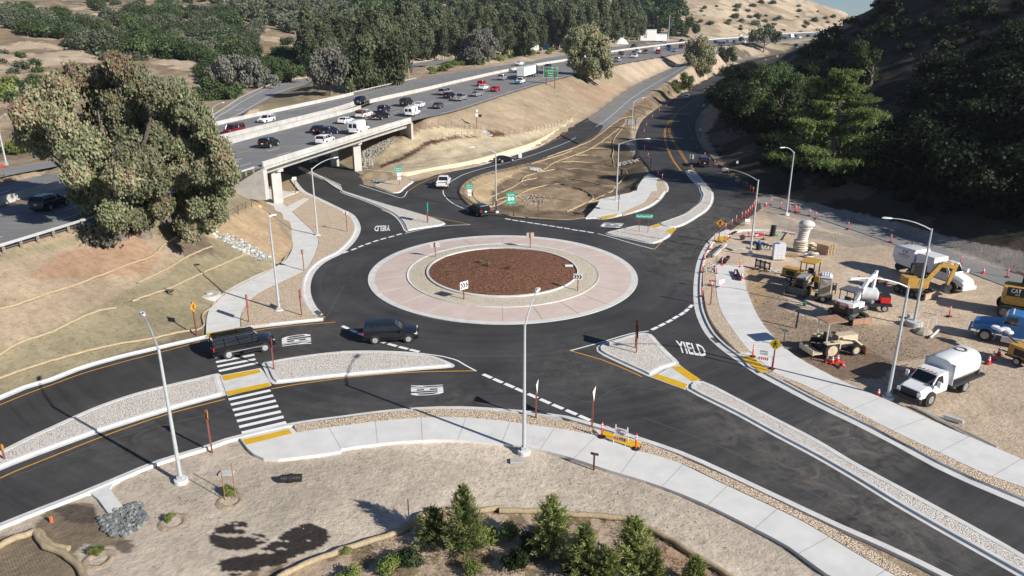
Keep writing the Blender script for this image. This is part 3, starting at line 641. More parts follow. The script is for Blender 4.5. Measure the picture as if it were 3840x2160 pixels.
# freeway carriageways
def carriage(name, A, B, m, up=.04, gap=None, n=220):
    a = resample_n(A, n); b = resample_n(B, n); off = Vector((0, 0, up))
    return structure(MB().strip([p+off for p in a], [p+off for p in b]).build(name, m))
med_r = [Vector((p.x, p.y, p.z)) for p in offs(MEDw, -1.6)]; med_l = [Vector((p.x, p.y, p.z)) for p in offs(MEDw, 2.6)]
def cut(line, x0, x1): return [p for p in line if x0 <= p.y <= x1]
carriage('freeway_road', N0w, med_r, M_asph2); carriage('freeway_road', med_l, FEw, M_asph2)
for st, nm in ((OFR, 'off_ramp_road'), (OFR2, 'off_ramp_road'), (FRONT, 'frontage_road')):
    a, b = edges(st, 2, .06); structure(MB().strip(b, a).build(nm, M_asph3))
# graded track beside the hill
gr = smooth(PW('D 1905 495,1960 505,2050 528,2150 553,2300 600,2450 655,2600 705,2800 780'), 1); gl = smooth(PW('D 1900 508,1950 522,2050 548,2150 580,2300 632,2450 690,2600 748,2800 830'), 1)
n = 60; structure(MB().strip([p+Vector((0, 0, .004)) for p in resample_n(gr, n)][::-1], [p+Vector((0, 0, .004)) for p in resample_n(gl, n)][::-1]).build('gravel_track', M_asph4))

# ------------------------------------------------------------ central island
o0 = tell(200, 2238, 330, 1002); o1 = tell(250, 2190, 341, 977, z=.08); o2 = tell(494, 1946, 391, 871, z=.2); o3 = tell(508, 1935, 397, 863, z=.24); o4 = tell(642, 1787, 419, 797, z=.34); o5 = tell(657, 1780, 426, 788, z=.36)
ring = lambda A, B, z0, z1: MB().loft([[Vector((p.x, p.y, z0)) for p in A], [Vector((p.x, p.y, z1)) for p in B]], cap=False)
ci = MB(); ci.loft([[Vector((p.x, p.y, .01)) for p in o0], [Vector((p.x*.998+o1[i].x*.002, p.y, .07)) for i, p in enumerate(o0)], o1], cap=False)
root = structure(ci.build('central_island', M_conc, fix=True))
b = MB(); b.loft([o1, o2], cap=False); b.build('truck_apron', M_apron, root, fix=True)
b = MB(); b.loft([o2, [p+Vector((0, 0, .08)) for p in o2], o3], cap=False); b.build('kerb', M_conc, root, fix=True)
b = MB(); b.loft([[Vector((p.x, p.y, .22)) for p in o3], [Vector((p.x, p.y, .33)) for p in o4]], cap=False); b.build('cobble_paving', M_cob_y, root, fix=True)
b = MB(); b.loft([o4, [p+Vector((0, 0, .12)) for p in o4], [p+Vector((0, 0, .12)) for p in o5], [p-Vector((0, 0, .02)) for p in o5]], cap=False); b.build('kerb', M_conc, root, fix=True)
cc = sum(o5, Vector())/len(o5); rings = []
for k in range(12):
    t = k/12.0; rings.append([Vector((cc.x+(p.x-cc.x)*(1-t), cc.y+(p.y-cc.y)*(1-t), .34+.5*(1-(1-t)**2)+random.uniform(-.03, .05))) for p in o5])
MB().loft(rings, ring=True).build('mulch_bed', M_mulch, root, smooth=60, fix=True)
# expansion joints on the apron
b = MB()
for i in range(0, 120, 6):
    p, q = o1[i]+Vector((0, 0, .006)), o2[i]+Vector((0, 0, .006)); b.tube([p, q], .02, 4)
b.build('joint', M_joint, root)

# ------------------------------------------------------------ splitter islands
island('splitter_island', PW('MM 845 1298,700 1240,550 1218,400 1206,200 1202,0 1203;ML 2300 1233,2100 1265,1990 1287,1975 1300,1990 1330,2035 1430,2060 1449,2080 1452,2300 1428,2576 1398;MM 300 1372,600 1345,845 1325,858 1312'), M_cob_w, .3, .3)
island('splitter_island', PW('BL 1640 -80,1500 -48,1310 -5,1000 75,700 180,400 315,200 405,0 505,-300 650,-600 800,-640 960,-300 790,0 655,200 575,400 500,700 390,1000 292,1400 170,1690 92,1712 82,1690 0,1665 -72'), M_cob_w, .35, .3)
island('splitter_island', PW('MM 1925 1175,1955 1145,2050 1120,2200 1075,2290 1062,2340 1075,2400 1140,2480 1220,2550 1290,2540 1310,2440 1340,2350 1392,2330 1397,2200 1340,2080 1285,1975 1235,1930 1205'), M_cob_w, .3, .3)
island('splitter_island', PW('BR 60 -20,150 -22,230 10,400 98,700 255,1000 410,1300 588,1600 750,2000 965,2300 1130,2576 1288,3400 1760,3300 1900,2576 1480,2200 1265,1900 1095,1600 920,1300 735,1000 560,700 400,400 235,120 95,30 45,30 10'), M_cob_w, .3, .3, step=.8)
island('splitter_island', PW('S5 0 690,300 795,700 918,1100 1030,1400 1122,1545 1180,1575 1215,1500 1240,1300 1268,1100 1300,1010 1320,975 1312,950 1240,880 1140,740 1035,600 970,300 845,0 735;D 850 471,800 447,757 428,750 420,762 421,810 445'), M_cob_w, .2, .25)
island('splitter_island', PW('S5 490 640,620 690,770 745,880 740,950 685,1020 630,1090 580,1085 560,900 545,700 570,560 610'), M_cob_t, .15, .15)
island('splitter_island', PW('MM 1990 315,2070 290,2150 272,2215 258,2310 262,2430 290,2490 322,2470 345,2410 378,2360 392,2290 384,2150 352'), M_cob_w, .2, .2)
island('splitter_island', PW('S9 700 1130,705 1185,790 1290,880 1370,905 1449;MR 142 20,120 80,60 130,0 170;MM 2470 210,2395 240,2440 265,2520 272;MR 0 258,60 228,120 190,180 150,220 100,235 50,230 0;S9 1090 1449,1060 1390,1000 1330,860 1170,800 1128,740 1118'), M_cob_w, .25, .25)
# crossings through the islands: plain concrete with yellow tactile pads
def flat(name, s, z, m, par=None, kind=True):
    o = sheet(name, PW(s, z), z, m, par)
    return structure(o) if kind and par is None else o
flat('crossing_pad', 'ML 1660 1385,1965 1328,1990 1355,2045 1449;BL 2050 10,1715 92,1690 20', .05, M_conc)
flat('tactile_paving', 'ML 1672 1388,1955 1336,1966 1362,1690 1425', .06, M_dome); flat('tactile_paving', 'BL 1706 56,2030 -12,2042 18,1718 88', .06, M_dome)
flat('crossing_pad', 'MM 2335 1398,2450 1340,2550 1300;MR 130 1425,90 1440,40 1449;BR 20 45', .05, M_conc)
flat('tactile_paving', 'MM 2385 1372,2342 1394;BR 12 38,36 2;MM 2560 1432', .06, M_dome); flat('tactile_paving', 'MM 2490 1322,2560 1312;MR 140 1418,70 1428', .06, M_dome)
flat('crossing_pad', 'MM 2310 262,2395 238,2530 272,2490 322', .05, M_conc)
flat('tactile_paving', 'MM 2318 262,2396 240,2430 250,2350 274', .06, M_dome); flat('tactile_paving', 'MM 2440 292,2510 270,2530 280,2487 318', .06, M_dome)

# ------------------------------------------------------------ kerbs and pavements
kerb('kerb', south, -1, .45, .18); kerb('kerb', northl, 1, .4, .2); kerb('kerb', wgrav[2:-6], 1, .65, .25); kerb('kerb', yardk[2:], 1, .62, .2)
kerb('kerb', smooth(necor[:-2], .6), 1, .35, .2)
rampR = smooth(PW('S8 1700 280,1550 400,1300 560,1000 720,700 840,300 980,0 1050;S5 2100 440,1850 560,1750 700,1800 830,1900 930;D 1192 530,1229 541,1292 549,1359 555,1425 557,1475 552'), .8)
M_berm = plain('dark_asphalt_berm', (.03, .03, .03), .8)
kerb('asphalt_berm', rampR, 1, .1, .35, .12, M_berm)
kerb('asphalt_berm', smooth(PW('D 1611 395,1606 358,1610 328,1625 300,1651 278,1688 253'), 1), 1, .1, .35, .12, M_berm)
kerb('asphalt_berm', smooth(PW('D 1793 253,1768 272,1752 291,1745 311,1747 341,1760 368,1785 396,1818 425,1852 453,1885 480'), 1), 1, .1, .35, .12, M_berm)
def walkway(name, A, B, z, m, joints=0):
    A = smooth(PW(A), 1); B = smooth(PW(B), 1); o = structure(slab(name, A+B[::-1], z, m))
    if joints:
        a = resample(A, joints)[1:-1]; B5 = resample(B, .3); b2 = [min(B5, key=lambda q: (q-p).length) for p in a]; b = MB()
        for p, q in zip(a, b2):
            q = p+(q-p)*1; t = (q-p).normalized()*.0; s = Vector((-(q-p).y, (q-p).x, 0)).normalized()*.022; up = Vector((0, 0, z+.004-p.z))
            b.add([p+s+up, q+s+up, q-s+up, p-s+up], [(0, 3, 2, 1)])
        b.build('joint', M_joint, o)
    return o
C1T = 'BL 2215 322,2400 292,2576 268;BM 300 230,600 206,850 201,1100 211,1350 240,1600 275,1800 310,1895 340'
C1B = 'BL 2245 382,2400 355,2576 330;BM 300 292,600 269,900 266,1200 290,1450 325,1700 360,1885 395'
walkway('sidewalk', 'BL 1815 425,2010 385,2170 352,2210 345,2245 382,2400 355,2576 330;BM 300 292,600 269,900 266,1200 290,1450 325,1700 360,1885 395,1945 385,2230 497,2240 517;BR -60 590,0 622,300 768,600 908,900 1053,1200 1233,1400 1352,1570 1449,1800 1572,2600 2000',
        'BL 1815 425,1870 500,1920 545,1990 575,2100 584,2300 560,2576 520;BM 0 505,300 462,600 438,850 435,1100 455,1400 490,1700 560,2000 660,2300 750,2576 850;BR 250 960,500 1085,800 1245,1080 1449,1300 1560,1900 1950', .16, M_walk, 3.2)
walkway('cobble_verge', C1T, C1B, .15, M_cob_t); 
walkway('cobble_verge', 'BM 2280 452,2440 512,2576 565;BR 0 574,300 702,600 842,900 992,1200 1142,1500 1322,1750 1462,2000 1592,2600 1900', 'BM 2245 517,2400 562,2576 618;BR 300 763,600 903,900 1048,1200 1228,1400 1347,1570 1444,1800 1567,2600 1960', .165, M_cob_t)
structure(slab('ramp_pad', PW('BL 1820 415,2165 335,2215 345,2210 352,1830 432'), .10, M_walk)); flat('tactile_paving', 'BL 1832 420,2180 340,2205 372,1858 458', .17, M_dome)
structure(slab('ramp_pad', PW('BM 1900 345,2290 450,2240 500,1945 388'), .12, M_walk)); flat('tactile_paving', 'BM 1982 350,2275 448,2228 494,1955 388', .17, M_dome)
# drain apron at the lower left
structure(slab('drain_apron', PW('BL 600 845,690 835,745 880,820 985,930 935,830 800,850 765,905 735,870 715,700 790'), .09, M_conc))
# right hand pavement
walkway('sidewalk', 'MR 245 560,245 615,260 800,300 930,370 1040,450 1150,510 1215,650 1345,690 1380;BR 860 -4,1100 112,1400 272,1700 422,2000 562,2300 702,2576 797,3300 1130', 'MR 455 560,470 700,520 850,600 1000,700 1120,850 1250,1010 1340,1200 1440;BR 1600 160,1900 300,2200 430,2576 590,3300 900', .16, M_walk, 3.4)
walkway('cobble_verge', 'MR 150 615,152 700,162 800,190 930,260 1050,350 1150,430 1228', 'MR 242 615,246 700,257 800,297 930,367 1040,447 1150,507 1212', .165, M_cob_t)
walkway('cobble_verge', 'MR 600 1362,700 1410;BR 785 -8,1000 105,1300 262,1600 425,1900 578,2200 728,2576 880,3300 1200', 'MR 655 1352,720 1390;BR 857 -2,1100 115,1400 275,1700 425,2000 565,2300 705,2576 800,3300 1134', .165, M_cob_t)
flat('tactile_paving', 'MR 438 1245,512 1233,655 1345,592 1362', .175, M_dome); structure(slab('ramp_pad', PW('MR 425 1232,505 1218,665 1350,600 1370,500 1330'), .14, M_walk))
structure(slab('sidewalk', PW('MR 240 330,330 290,410 300,330 345,290 370,250 372,210 400,190 380'), .14, M_walk)); flat('tactile_paving', 'MR 262 338,340 332,345 348,300 372,250 370', .15, M_dome)
kerb('kerb', smooth(PW('MR 230 330,330 298,420 286,520 282,650 286,760 297,860 315'), 1), -1, .1, .5)
# left hand path and gravel
walkway('path', 'TL 2180 1449;ML 2010 -15,2003 60,2010 160,2080 220,2150 300,2200 360,2210 420,2180 490,2120 550,1900 650,1700 760,1600 860,1565 950,1557 1050,1557 1105', 'ML 2260 0,2130 60,2180 130,2250 200,2390 340,2400 400,2360 510,2290 600,2110 690,1950 770,1850 870,1815 950,1815 1020,1830 1050', .14, M_walk, 3.4)
structure(slab('gravel_bed', smooth(PW('ML 2262 5,2135 62,2183 128,2253 198,2393 340,2403 400,2363 510,2293 600,2113 690,1953 770,1853 870,1820 950,1820 1020,1835 1030,2150 990,2410 958'), 1)+offs(wgrav[3:-2], .88), .145, M_cob_t))
flat('tactile_paving', 'ML 1560 1066,1815 1024,1820 1046,1562 1098', .155, M_dome)
structure(slab('path', PW('ML 2160 120,2300 50,2335 60,2195 160'), .152, M_walk))
# NE corner
structure(slab('sidewalk', offs(necor[:-2], .5)+PW('S8 2060 1190,1960 1280,1900 1370,1880 1449;MM 1950 60,1935 100,1895 148'), .15, M_walk))
walkway('cobble_verge', 'MM 2110 165,2200 125,2290 80,2350 0;S8 2190 1449,2180 1350,2200 1270', 'MM 2130 180,2300 120,2390 60,2430 0;S8 2330 1449,2335 1380,2290 1310,2220 1260', .16, M_cob_t)
flat('tactile_paving', 'MM 1960 185,2085 165,2075 182,1965 203', .16, M_dome)
# drain gratings
for s in ('ML 2365 905,2395 890,2430 912,2405 935', 'BM 1435 215,1440 198,1555 215,1545 238', 'MR 205 1100,240 1098,290 1135,250 1140'):
    flat('drain_inlet', s, .02, M_grate)
flat('utility_cover', 'BM 1435 460,1458 385,1552 402,1515 468', .166, M_conc)

# ------------------------------------------------------------ road markings
b = MB()
for d in ('BL 0 520,200 422,400 330,700 196,1000 88,1310 4,1640 -70', 'MM 0 1203,200 1200,400 1204,600 1218,760 1240,870 1268,940 1310,1018 1352', 'MM 1728 1198,1960 1135,2200 1065,2320 1050',
          'MM 1935 314,2050 345,2200 390,2360 432', 'MM 480 313,600 285,700 265,800 254,975 246', 'S5 275 615,500 690,700 750,910 812,1000 715', 'S5 610 990,740 1045,850 1130,920 1230,955 1305,1000 1330', 'S5 1840 972,1700 905,1600 830,1545 760,1535 700', 'S5 1665 558,1850 460,2100 380,2300 330,2576 262;S8 300 895,600 790,850 690,1100 580,1300 460,1460 310,1500 270',
          'TL 2262 1270,2400 1320,2576 1398'):
    paint_line(b, smooth(PW(d), 1), .15, .010)
structure(b.build('white_edge_line', M_white))
b = MB()
for d in ('BL -300 290,0 158,200 75,400 3;ML 600 1378,900 1290,1200 1212,1510 1130', 'BL 0 712,100 665,400 545,700 425,1000 315,1300 218,1700 115', 'BL 2045 38,2220 6;ML 2576 1406;MM 300 1376,600 1358,1000 1350', 'ML 1905 1050,2100 1020,2400 993,2530 982', 'MM 1735 1200,1960 1265,2150 1340,2270 1395',
          'MM 600 172,750 200,900 230,975 246', 'MM 2365 432,2420 375,2485 325', 'S5 1000 712,1200 590,1500 470,1800 372,2000 315,2160 285;S2 2180 995,2576 880', 'S8 0 890,350 800,600 690,850 560,1050 430,1240 318',
          'S9 800 1120,700 1010,600 850,500 700,440 560,440 460,480 370,540 270,640 180,760 95,900 0', 'S9 825 1118,720 1000,620 840,520 690,460 560,460 460,500 370,555 280', 'S9 610 1130,500 980,410 800,370 650,370 520,410 420,460 350,540 270', 'S9 625 1130,520 985,430 800,390 650,388 520,425 425,475 355,545 285'):
    paint_line(b, smooth(PW(d), 1), .13, .011)
structure(b.build('yellow_line', M_yell))
b = MB() # entry dashes
for s in ('MM 30 455,95 432,148 410,203 390,260 370,317 353,377 337,436 320', 'MM 1258 205,1313 215,1368 223,1423 232,1478 240,1534 249,1590 258,1647 267,1704 276,1762 287,1820 295,1880 305', 'MM 30 1022,92 1050,155 1077,300 1130,385 1155,468 1177,552 1198', 'MM 1102 1390,1182 1425;BM 1268 12,1350 48,1444 90,1538 131,1634 172,1736 214,1836 257', 'MM 2365 1030,2420 1003,2475 975,2522 947,2570 920;MR 30 893,62 863'):
    c = PW(s)
    for i, p in enumerate(c):
        t = (c[min(i+1, len(c)-1)]-c[max(i-1, 0)]).normalized()*.5; nn = Vector((-t.y, t.x, 0))*.36; u = Vector((0, 0, .012))
        b.add([p-t-nn+u, p+t-nn+u, p+t+nn+u, p-t+nn+u], [(0, 1, 2, 3)])
structure(b.build('yield_dashes', M_white))
b = MB() # zebra bars
for s in ('BL 1725 118,2042 48', 'BL 1742 157,2062 87', 'BL 1757 198,2082 126', 'BL 1772 237,2100 165', 'BL 1788 281,2120 208', 'BL 1805 325,2140 248', 'BL 1824 370,2160 290', 'ML 1620 1250,1900 1195', 'ML 1630 1285,1920 1228', 'ML 1640 1318,1928 1262', 'ML 1652 1352,1945 1290', 'ML 1575 1130,1640 1116', 'ML 1590 1160,1640 1150'):
    p, q = PW(s); t = (q-p).normalized(); nn = Vector((-t.y, t.x, 0))*.2; u = Vector((0, 0, .012)); b.add([p-nn+u, q-nn+u, q+nn+u, p+nn+u], [(0, 1, 2, 3)])
structure(b.build('crosswalk_bars', M_white))
def text_mesh(txt, size=1, sx=1, sy=1, ext=0.0, align='CENTER', spacing=1.0, bold=0):
    c = bpy.data.curves.new('t', 'FONT'); c.body = txt; c.size = size; c.extrude = ext; c.align_x = align; c.align_y = 'CENTER'; c.resolution_u = 2; c.offset = bold; c.space_character = spacing
    o = bpy.data.objects.new('t', c); COL.objects.link(o); me = bpy.data.meshes.new_from_object(o.evaluated_get(bpy.context.evaluated_depsgraph_get())); bpy.data.objects.remove(o)
    me.transform(Matrix.Diagonal((sx, sy, 1, 1))); return me
def road_text(txt, c, ux, up, w, h):
    """c centre, ux reading direction point, letters w wide and h tall"""
    p = PW(c)[0]; q = PW(ux)[0]; X_ = (q-p).normalized(); Y_ = PW(up)[0]-p; sh = Y_.normalized()
    me = text_mesh(txt, 1, bold=.018); xs = [v.co.x for v in me.vertices]; ys = [v.co.y for v in me.vertices]
    cx, cy = (min(xs)+max(xs))/2, (min(ys)+max(ys))/2; kx = w/(max(xs)-min(xs)); ky = h/(max(ys)-min(ys))
    for v in me.vertices: v.co = p+X_*(v.co.x-cx)*kx+sh*(v.co.y-cy)*ky+Vector((0, 0, .013))
    me.materials.clear(); me.materials.append(M_white)
    structure(link(bpy.data.objects.new('yield_marking', me)))
# positions: centre, a point in reading direction, a point towards the letter tops
def yieldm(c, L, Rr, T, B_):
    l, r, t, bt = PW(L)[0], PW(Rr)[0], PW(T)[0], PW(B_)[0]; return (l, r, t, bt)
def rtext(txt, L, Rr, Bm, T):
    """mid-left, mid-right, bottom-mid, top-mid of the word as photographed"""
    l, r, bm, tp = (PW(s)[0] for s in (L, Rr, Bm, T)); me = text_mesh(txt, 1, bold=.02)
    xs = [v.co.x for v in me.vertices]; ys = [v.co.y for v in me.vertices]; x0, x1, y0, y1 = min(xs), max(xs), min(ys), max(ys); c = (l+r)/2
    ax = (r-l); ay = (tp-bm)
    for v in me.vertices: v.co = c+ax*((v.co.x-x0)/(x1-x0)-.5)+ay*((v.co.y-y0)/(y1-y0)-.5)+Vector((0, 0, .013))
    me.materials.clear(); me.materials.append(M_white); structure(link(bpy.data.objects.new('yield_marking', me)))
rtext('YIELD', 'MR 10 1190', 'MR 180 1160' if False else 'MR 175 1200', 'MR -10 1230', 'MR -10 1140') if False else None
rtext('YIELD', 'MM 2535 1165', 'MR 170 1200', 'MR 35 1225', 'MR 5 1135')
rtext('YIELD', 'MM 370 272', 'MM 250 276', 'MM 312 254', 'MM 308 295')
rtext('YIELD', 'ML 2240 1160', 'ML 2235 1080', 'ML 2130 1135', 'ML 2348 1105')
rtext('YIELD', 'BM 645 5', 'BM 650 85', 'BM 768 40', 'BM 525 55')
rtext('YIELD', 'MM 2060 232', 'MM 2025 268', 'MM 1975 242', 'MM 2125 252')

# ------------------------------------------------------------ freeway lines
b = MB(); by = MB()
def fl(s): return smooth([WF(x, y) for x, y in P(s)], 2)
paint_line(b, offs(cut(N0w, 40, 900), 1.2), .15, .055)
laneA = fl('D -100 618,0 598,43 586,55 561'.replace(',55 561', '')+';D 632.7 410.7,676 398,858 346,995 297,1100 268,1286 229,1420 195,1560 158,1720 129,1900 103,2079 86')
laneB = fl('D -100 588,0 565,128 539,600 402,699 373.7,735 362.8,880 320,1092 254.8,1300 215,1440 180,1560 150,1720 123,1900 100,2079 84.5')
for ln in (laneA, laneB): paint_line(b, cut(ln, 40, 700), .14, .055, (3.7, 7.3))
yl = fl('D -100 566,0 544,606.8 384,769 337,1045 262,1240 204,1390 175,1550 146,1720 118,1900 98,2079 83')
paint_line(by, cut(yl, 40, 700), .15, .055)
paint_line(b, offs(cut(FEw, 60, 700), -2.4), .15, .055); paint_line(b, offs(cut(FEw, 60, 700), -6.1), .13, .055, (3.7, 7.3)); paint_line(by, offs(cut(med_l, 60, 700), 1.0), .13, .055)
structure(b.build('lane_lines', M_white)); structure(by.build('yellow_edge_line', M_yell))
b = MB(); by = MB()
a_, c_ = edges(RAMP, 2, .1); 
def between(t): return [p.lerp(q, t) for p, q in zip(a_, c_)]
paint_line(by, between(.16), .14, .02); paint_line(b, between(.66), .15, .02)
a_, c_ = edges(UPR[5:], 2, .06); paint_line(by, between(.5), .3, .01)
a_, c_ = edges(OFR, 2, .07); paint_line(b, between(.2), .15, .01); paint_line(b, between(.85), .15, .01)
structure(b.build('lane_lines', M_white)); structure(by.build('yellow_edge_line', M_yell))
# ramp arrow
p = W(616, 273, 6.75); q = W(595, 279, 6.72)
t = (q-p).normalized(); nn = Vector((-t.y, t.x, 0)); b = MB(); u = Vector((0, 0, .12))
b.add([p+u+nn*.1, p+u-nn*.1, q+u-nn*.1, q+u+nn*.1, q+u+nn*.45, q+t*1.3+u, q+u-nn*.45], [(0, 1, 2, 3), (4, 5, 6)]); structure(b.build('arrow_marking', M_white))

b = MB()
for d in ('BM 1640 60,1860 140,2110 20,2420 45', 'MR 200 300,260 500,220 800', 'BR -300 250,300 480,900 780,1500 1110,2200 1449', 'ML 2440 980,2500 880,2600 700', 'BL 100 700,900 400,1700 200', 'MM 2380 640,2500 560,2540 700'): paint_line(b, smooth(PW(d), 1), .05, .006)
structure(b.build('paving_seam', plain('seam_grey', (.11, .107, .104), .8)))
# ------------------------------------------------------------ bridges
def seg(line, y0, y1):
    return [p for p in resample(line, .8) if y0 <= p.y <= y1]
def barrier(b, line, h=.85, w0=.22, w1=.12, z0=-.1):
    L = []
    for d, z in ((-w0, z0), (-w1, h*.4), (-w1*.7, h), (w1*.7, h), (w1, h*.4), (w0, z0)): L.append([p+Vector((0, 0, z)) for p in offs(line, d)])
    n = len(line); b.loft([[L[k][i] for k in range(6)] for i in range(n)])
def bridge(name, A, B, label, y0a, y1a, y0b, y1b, cols, nab):
    a = resample_n(seg(A, y0a, y1a), 50); c = resample_n(seg(B, y0b, y1b), 50); root = empty(name, a[0]*1, 0, label, 'bridge')
    def rel(p): return p-a[0]
    mb = MB(); secs = []
    for p, q in zip(a, c):
        t = (q-p).normalized(); p = rel(p); q = rel(q)
        secs.append([p+Vector((0, 0, .0)), q, q+Vector((0, 0, -.35)), q-t*1.2+Vector((0, 0, -.45)), q-t*1.6+Vector((0, 0, -1.5)), p+t*1.6+Vector((0, 0, -1.5)), p+t*1.2+Vector((0, 0, -.45)), p+Vector((0, 0, -.35))])
    mb.loft(secs); mb.build('deck', M_conc2, root, fix=True)
    for ln, sd in ((a, 1), (c, -1)):
        mb = MB(); barrier(mb, [rel(p) for p in offs(ln, .25*sd)], .85, z0=-.36); mb.build('parapet', M_conc2, root, fix=True)
    for k in cols:
        i = int(k*49); p, q = rel(a[i]), rel(c[i]); n = nab
        for j in range(n):
            r = p.lerp(q, (j+.5)/n if n > 1 else .5); r = p.lerp(q, .16+.68*j/max(n-1, 1)); mb = MB()
            dx = Vector((.82, .57, 0))*.75; dy = Vector((-.57, .82, 0))*.42; zb = -a[0].z-.3
            mb.loft([[Vector((r.x, r.y, z))+dx*s+dy*t for s, t in ((-1, -1), (1, -1), (1, 1), (-1, 1))] for z in (zb, r.z-1.45)]); mb.build('column', M_conc2, root, fix=True)
        mb = MB()
        p2, q2 = p.lerp(q, .1), p.lerp(q, .9); 
        mb.loft([[v+Vector((-.3, -.4, z1)), v+Vector((.3, .4, z1)), v+Vector((.3, .4, z2)), v+Vector((-.3, -.4, z2))] for v in (p2, q2) for z1, z2 in ((-2.0, -1.45),)]); mb.build('cap_beam', M_conc2, root, fix=True)
    for i in (0, 49):
        p, q = rel(a[i]), rel(c[i]); t = (a[min(i+1, 49)]-a[max(i-1, 0)]).normalized()*(.5 if i else -.5); mb = MB()
        mb.loft([[v-t, v+t, v+t+Vector((0, 0, -4.4)), v-t+Vector((0, 0, -4.4))] for v in (p+Vector((0, 0, -.36)), q+Vector((0, 0, -.36)))]); mb.build('abutment', M_conc2, root, fix=True)
    return root
bridge('freeway_bridge', N0w, med_r, 'pale concrete freeway overpass nearer the roundabout with rear views of traffic', 108, 165, 112, 186, (.13, .63), 3)
bridge('freeway_bridge', med_l, FEw, 'pale concrete freeway overpass on the far side carrying oncoming traffic', 120, 195, 128, 215, (.33, .66), 3)
# median and edge barriers
def wall_thing(name, line, label, cat, m, h=.85, **k):
    o = line[0].copy(); b = MB(); barrier(b, [p-o for p in line], h, **k); r = b.build(name, m, fix=True); r.location = o; return tag(r, label, cat)
wall_thing('median_barrier', seg(offs(MEDw, .3), 196, 900), 'long pale concrete median barrier running up the freeway beyond the bridge', 'barrier', M_conc2)
wall_thing('median_barrier', seg(offs(MEDw, .3), 45, 111), 'pale median barrier on the freeway left of the overpass', 'barrier', M_conc2)
M_galv = plain('galvanised_steel', (.62, .63, .62), .45, metal=.35, var=.1); M_wood = plain('weathered_wood', (.30, .24, .18), .9, var=.25, bump=.3)
def guardrail(line, label, spacing=1.95, h=.72, grp='guardrails along the freeway'):
    line = resample(line, spacing); o = line[0].copy(); root = empty('guardrail', o, 0, label, 'guardrail', grp); L = [p-o for p in line]
    b = MB(); prof = [(-.02, .42), (.03, .46), (-.02, .5), (-.02, .6), (.03, .64), (-.02, .68), (-.05, .68), (-.05, .42)]
    cols = [[p+Vector((0, 0, z-.55+h*.8)) for p in offs(L, d)] for d, z in prof]; b.loft([[c[i] for c in cols] for i in range(len(L))]); b.build('rail', M_galv, root, fix=True)
    inn = offs(L, .12)
    for i, p in list(enumerate(inn))[:95]:
        q = MB(); q.box(p.x, p.y, p.z+h/2-.15, .2, .15, h+.3); q.build('post', M_wood, root)
    return root
guardrail(offs(seg(N0w, 36, 106), -.3), 'steel guardrail on posts edging the freeway above the bare slope at left')
guardrail(offs(seg(FEw, 200, 262), .5), 'short steel guardrail behind the far freeway shoulder beside the dark tree clump')
guardrail([W(s[0], s[1], s[4]+.05) for s in OFR][0:6]+[W(720, 205, 6.3), W(790, 196, 6.3)], 'curving white guardrail round the outside of the off ramp', 2.2)
guardrail([W(x, y, z) for x, y, z in ((1012, 164, 9), (1060, 157.5, 9.6), (1108, 151, 10.2))], 'white guardrail on the raised road beyond the green shrubs', 2.2)
# ramp retaining wall
wb = smooth(PW('S2 320 1195,600 1225,850 1250,1000 1245,1100 1230,1500 1150,2000 1052,2576 885;S8 350 765,700 562,920 432'), 1)
o = wb[0].copy(); b = MB(); L = [p-o for p in wb]; prof = [(0, -.2), (.02, .1), (.22, .3), (.24, 1.1), (.44, 1.12), (.46, -.2)]
cols = [[p+Vector((0, 0, z)) for p in offs(L, d)] for d, z in prof]; b.loft([[c[i] for c in cols] for i in range(len(L))]); r = b.build('retaining_wall', M_buff, fix=True); r.location = o
tag(r, 'long low buff concrete retaining wall along the inside of the on ramp', 'wall')
# apron in front of the wall
a = wb[8:]; c = [p+Vector((0, 0, 0)) for p in offs(a, -1.1)]; structure(MB().strip([Vector((p.x, p.y, .03)) for p in c], [Vector((p.x, p.y, .03)) for p in a]).build('gutter', M_conc))
# curved earth-retaining wall at the left abutment
cw = smooth(PW('ML 1560 255,1700 262,1850 272,1960 275,2010 262'), 1); top = [q+Vector((-.8, 1.2, 2.2+.8*i/len(cw))) for i, q in enumerate(cw)]
n = 24; a = resample_n(cw, n); c = resample_n(top, n); o = a[0].copy(); b = MB(); b.loft([[p-o+Vector((0, 0, -.3)), q-o, q-o+Vector((-.25, .25, 0)), p-o+Vector((-.3, .3, -.3))] for p, q in zip(a, c)])
M_jute = ground_mat('jute_netting', [(.3, (.42, .30, .16)), (.7, (.62, .48, .28))], 2.5, bump=1, bscale=2.2, bdist=.3)
r = b.build('jute_covered_wall', M_jute, fix=True); r.location = o; tag(r, 'curved bank wall wrapped in tan netting beside the path under the bridge', 'wall')
# ------------------------------------------------------------ vegetation
L_euc = leaf_mat('eucalyptus_leaves', [(0, (.07, .08, .04)), (.35, (.18, .20, .105)), (.62, (.31, .32, .185)), (.84, (.33, .28, .18)), (1, (.27, .16, .105))])
L_eucd = leaf_mat('dusky_eucalyptus_leaves', [(0, (.035, .048, .026)), (.5, (.10, .125, .062)), (.85, (.17, .185, .10)), (1, (.22, .20, .13))])
L_grey = leaf_mat('grey_foliage', [(0, (.10, .105, .085)), (.6, (.20, .20, .165)), (1, (.28, .245, .215))])
L_oak = leaf_mat('oak_leaves', [(0, (.022, .038, .014)), (.5, (.06, .095, .032)), (1, (.13, .155, .07))])
L_oakg = leaf_mat('grey_green_scrub_leaves', [(0, (.055, .07, .04)), (.5, (.12, .14, .085)), (1, (.21, .21, .15))])
L_dark = leaf_mat('shade_darkened_oak_leaves', [(0, (.005, .009, .003)), (.6, (.014, .025, .007)), (1, (.032, .052, .014))])  # leaf colour lowered so the shaded hill reads near black
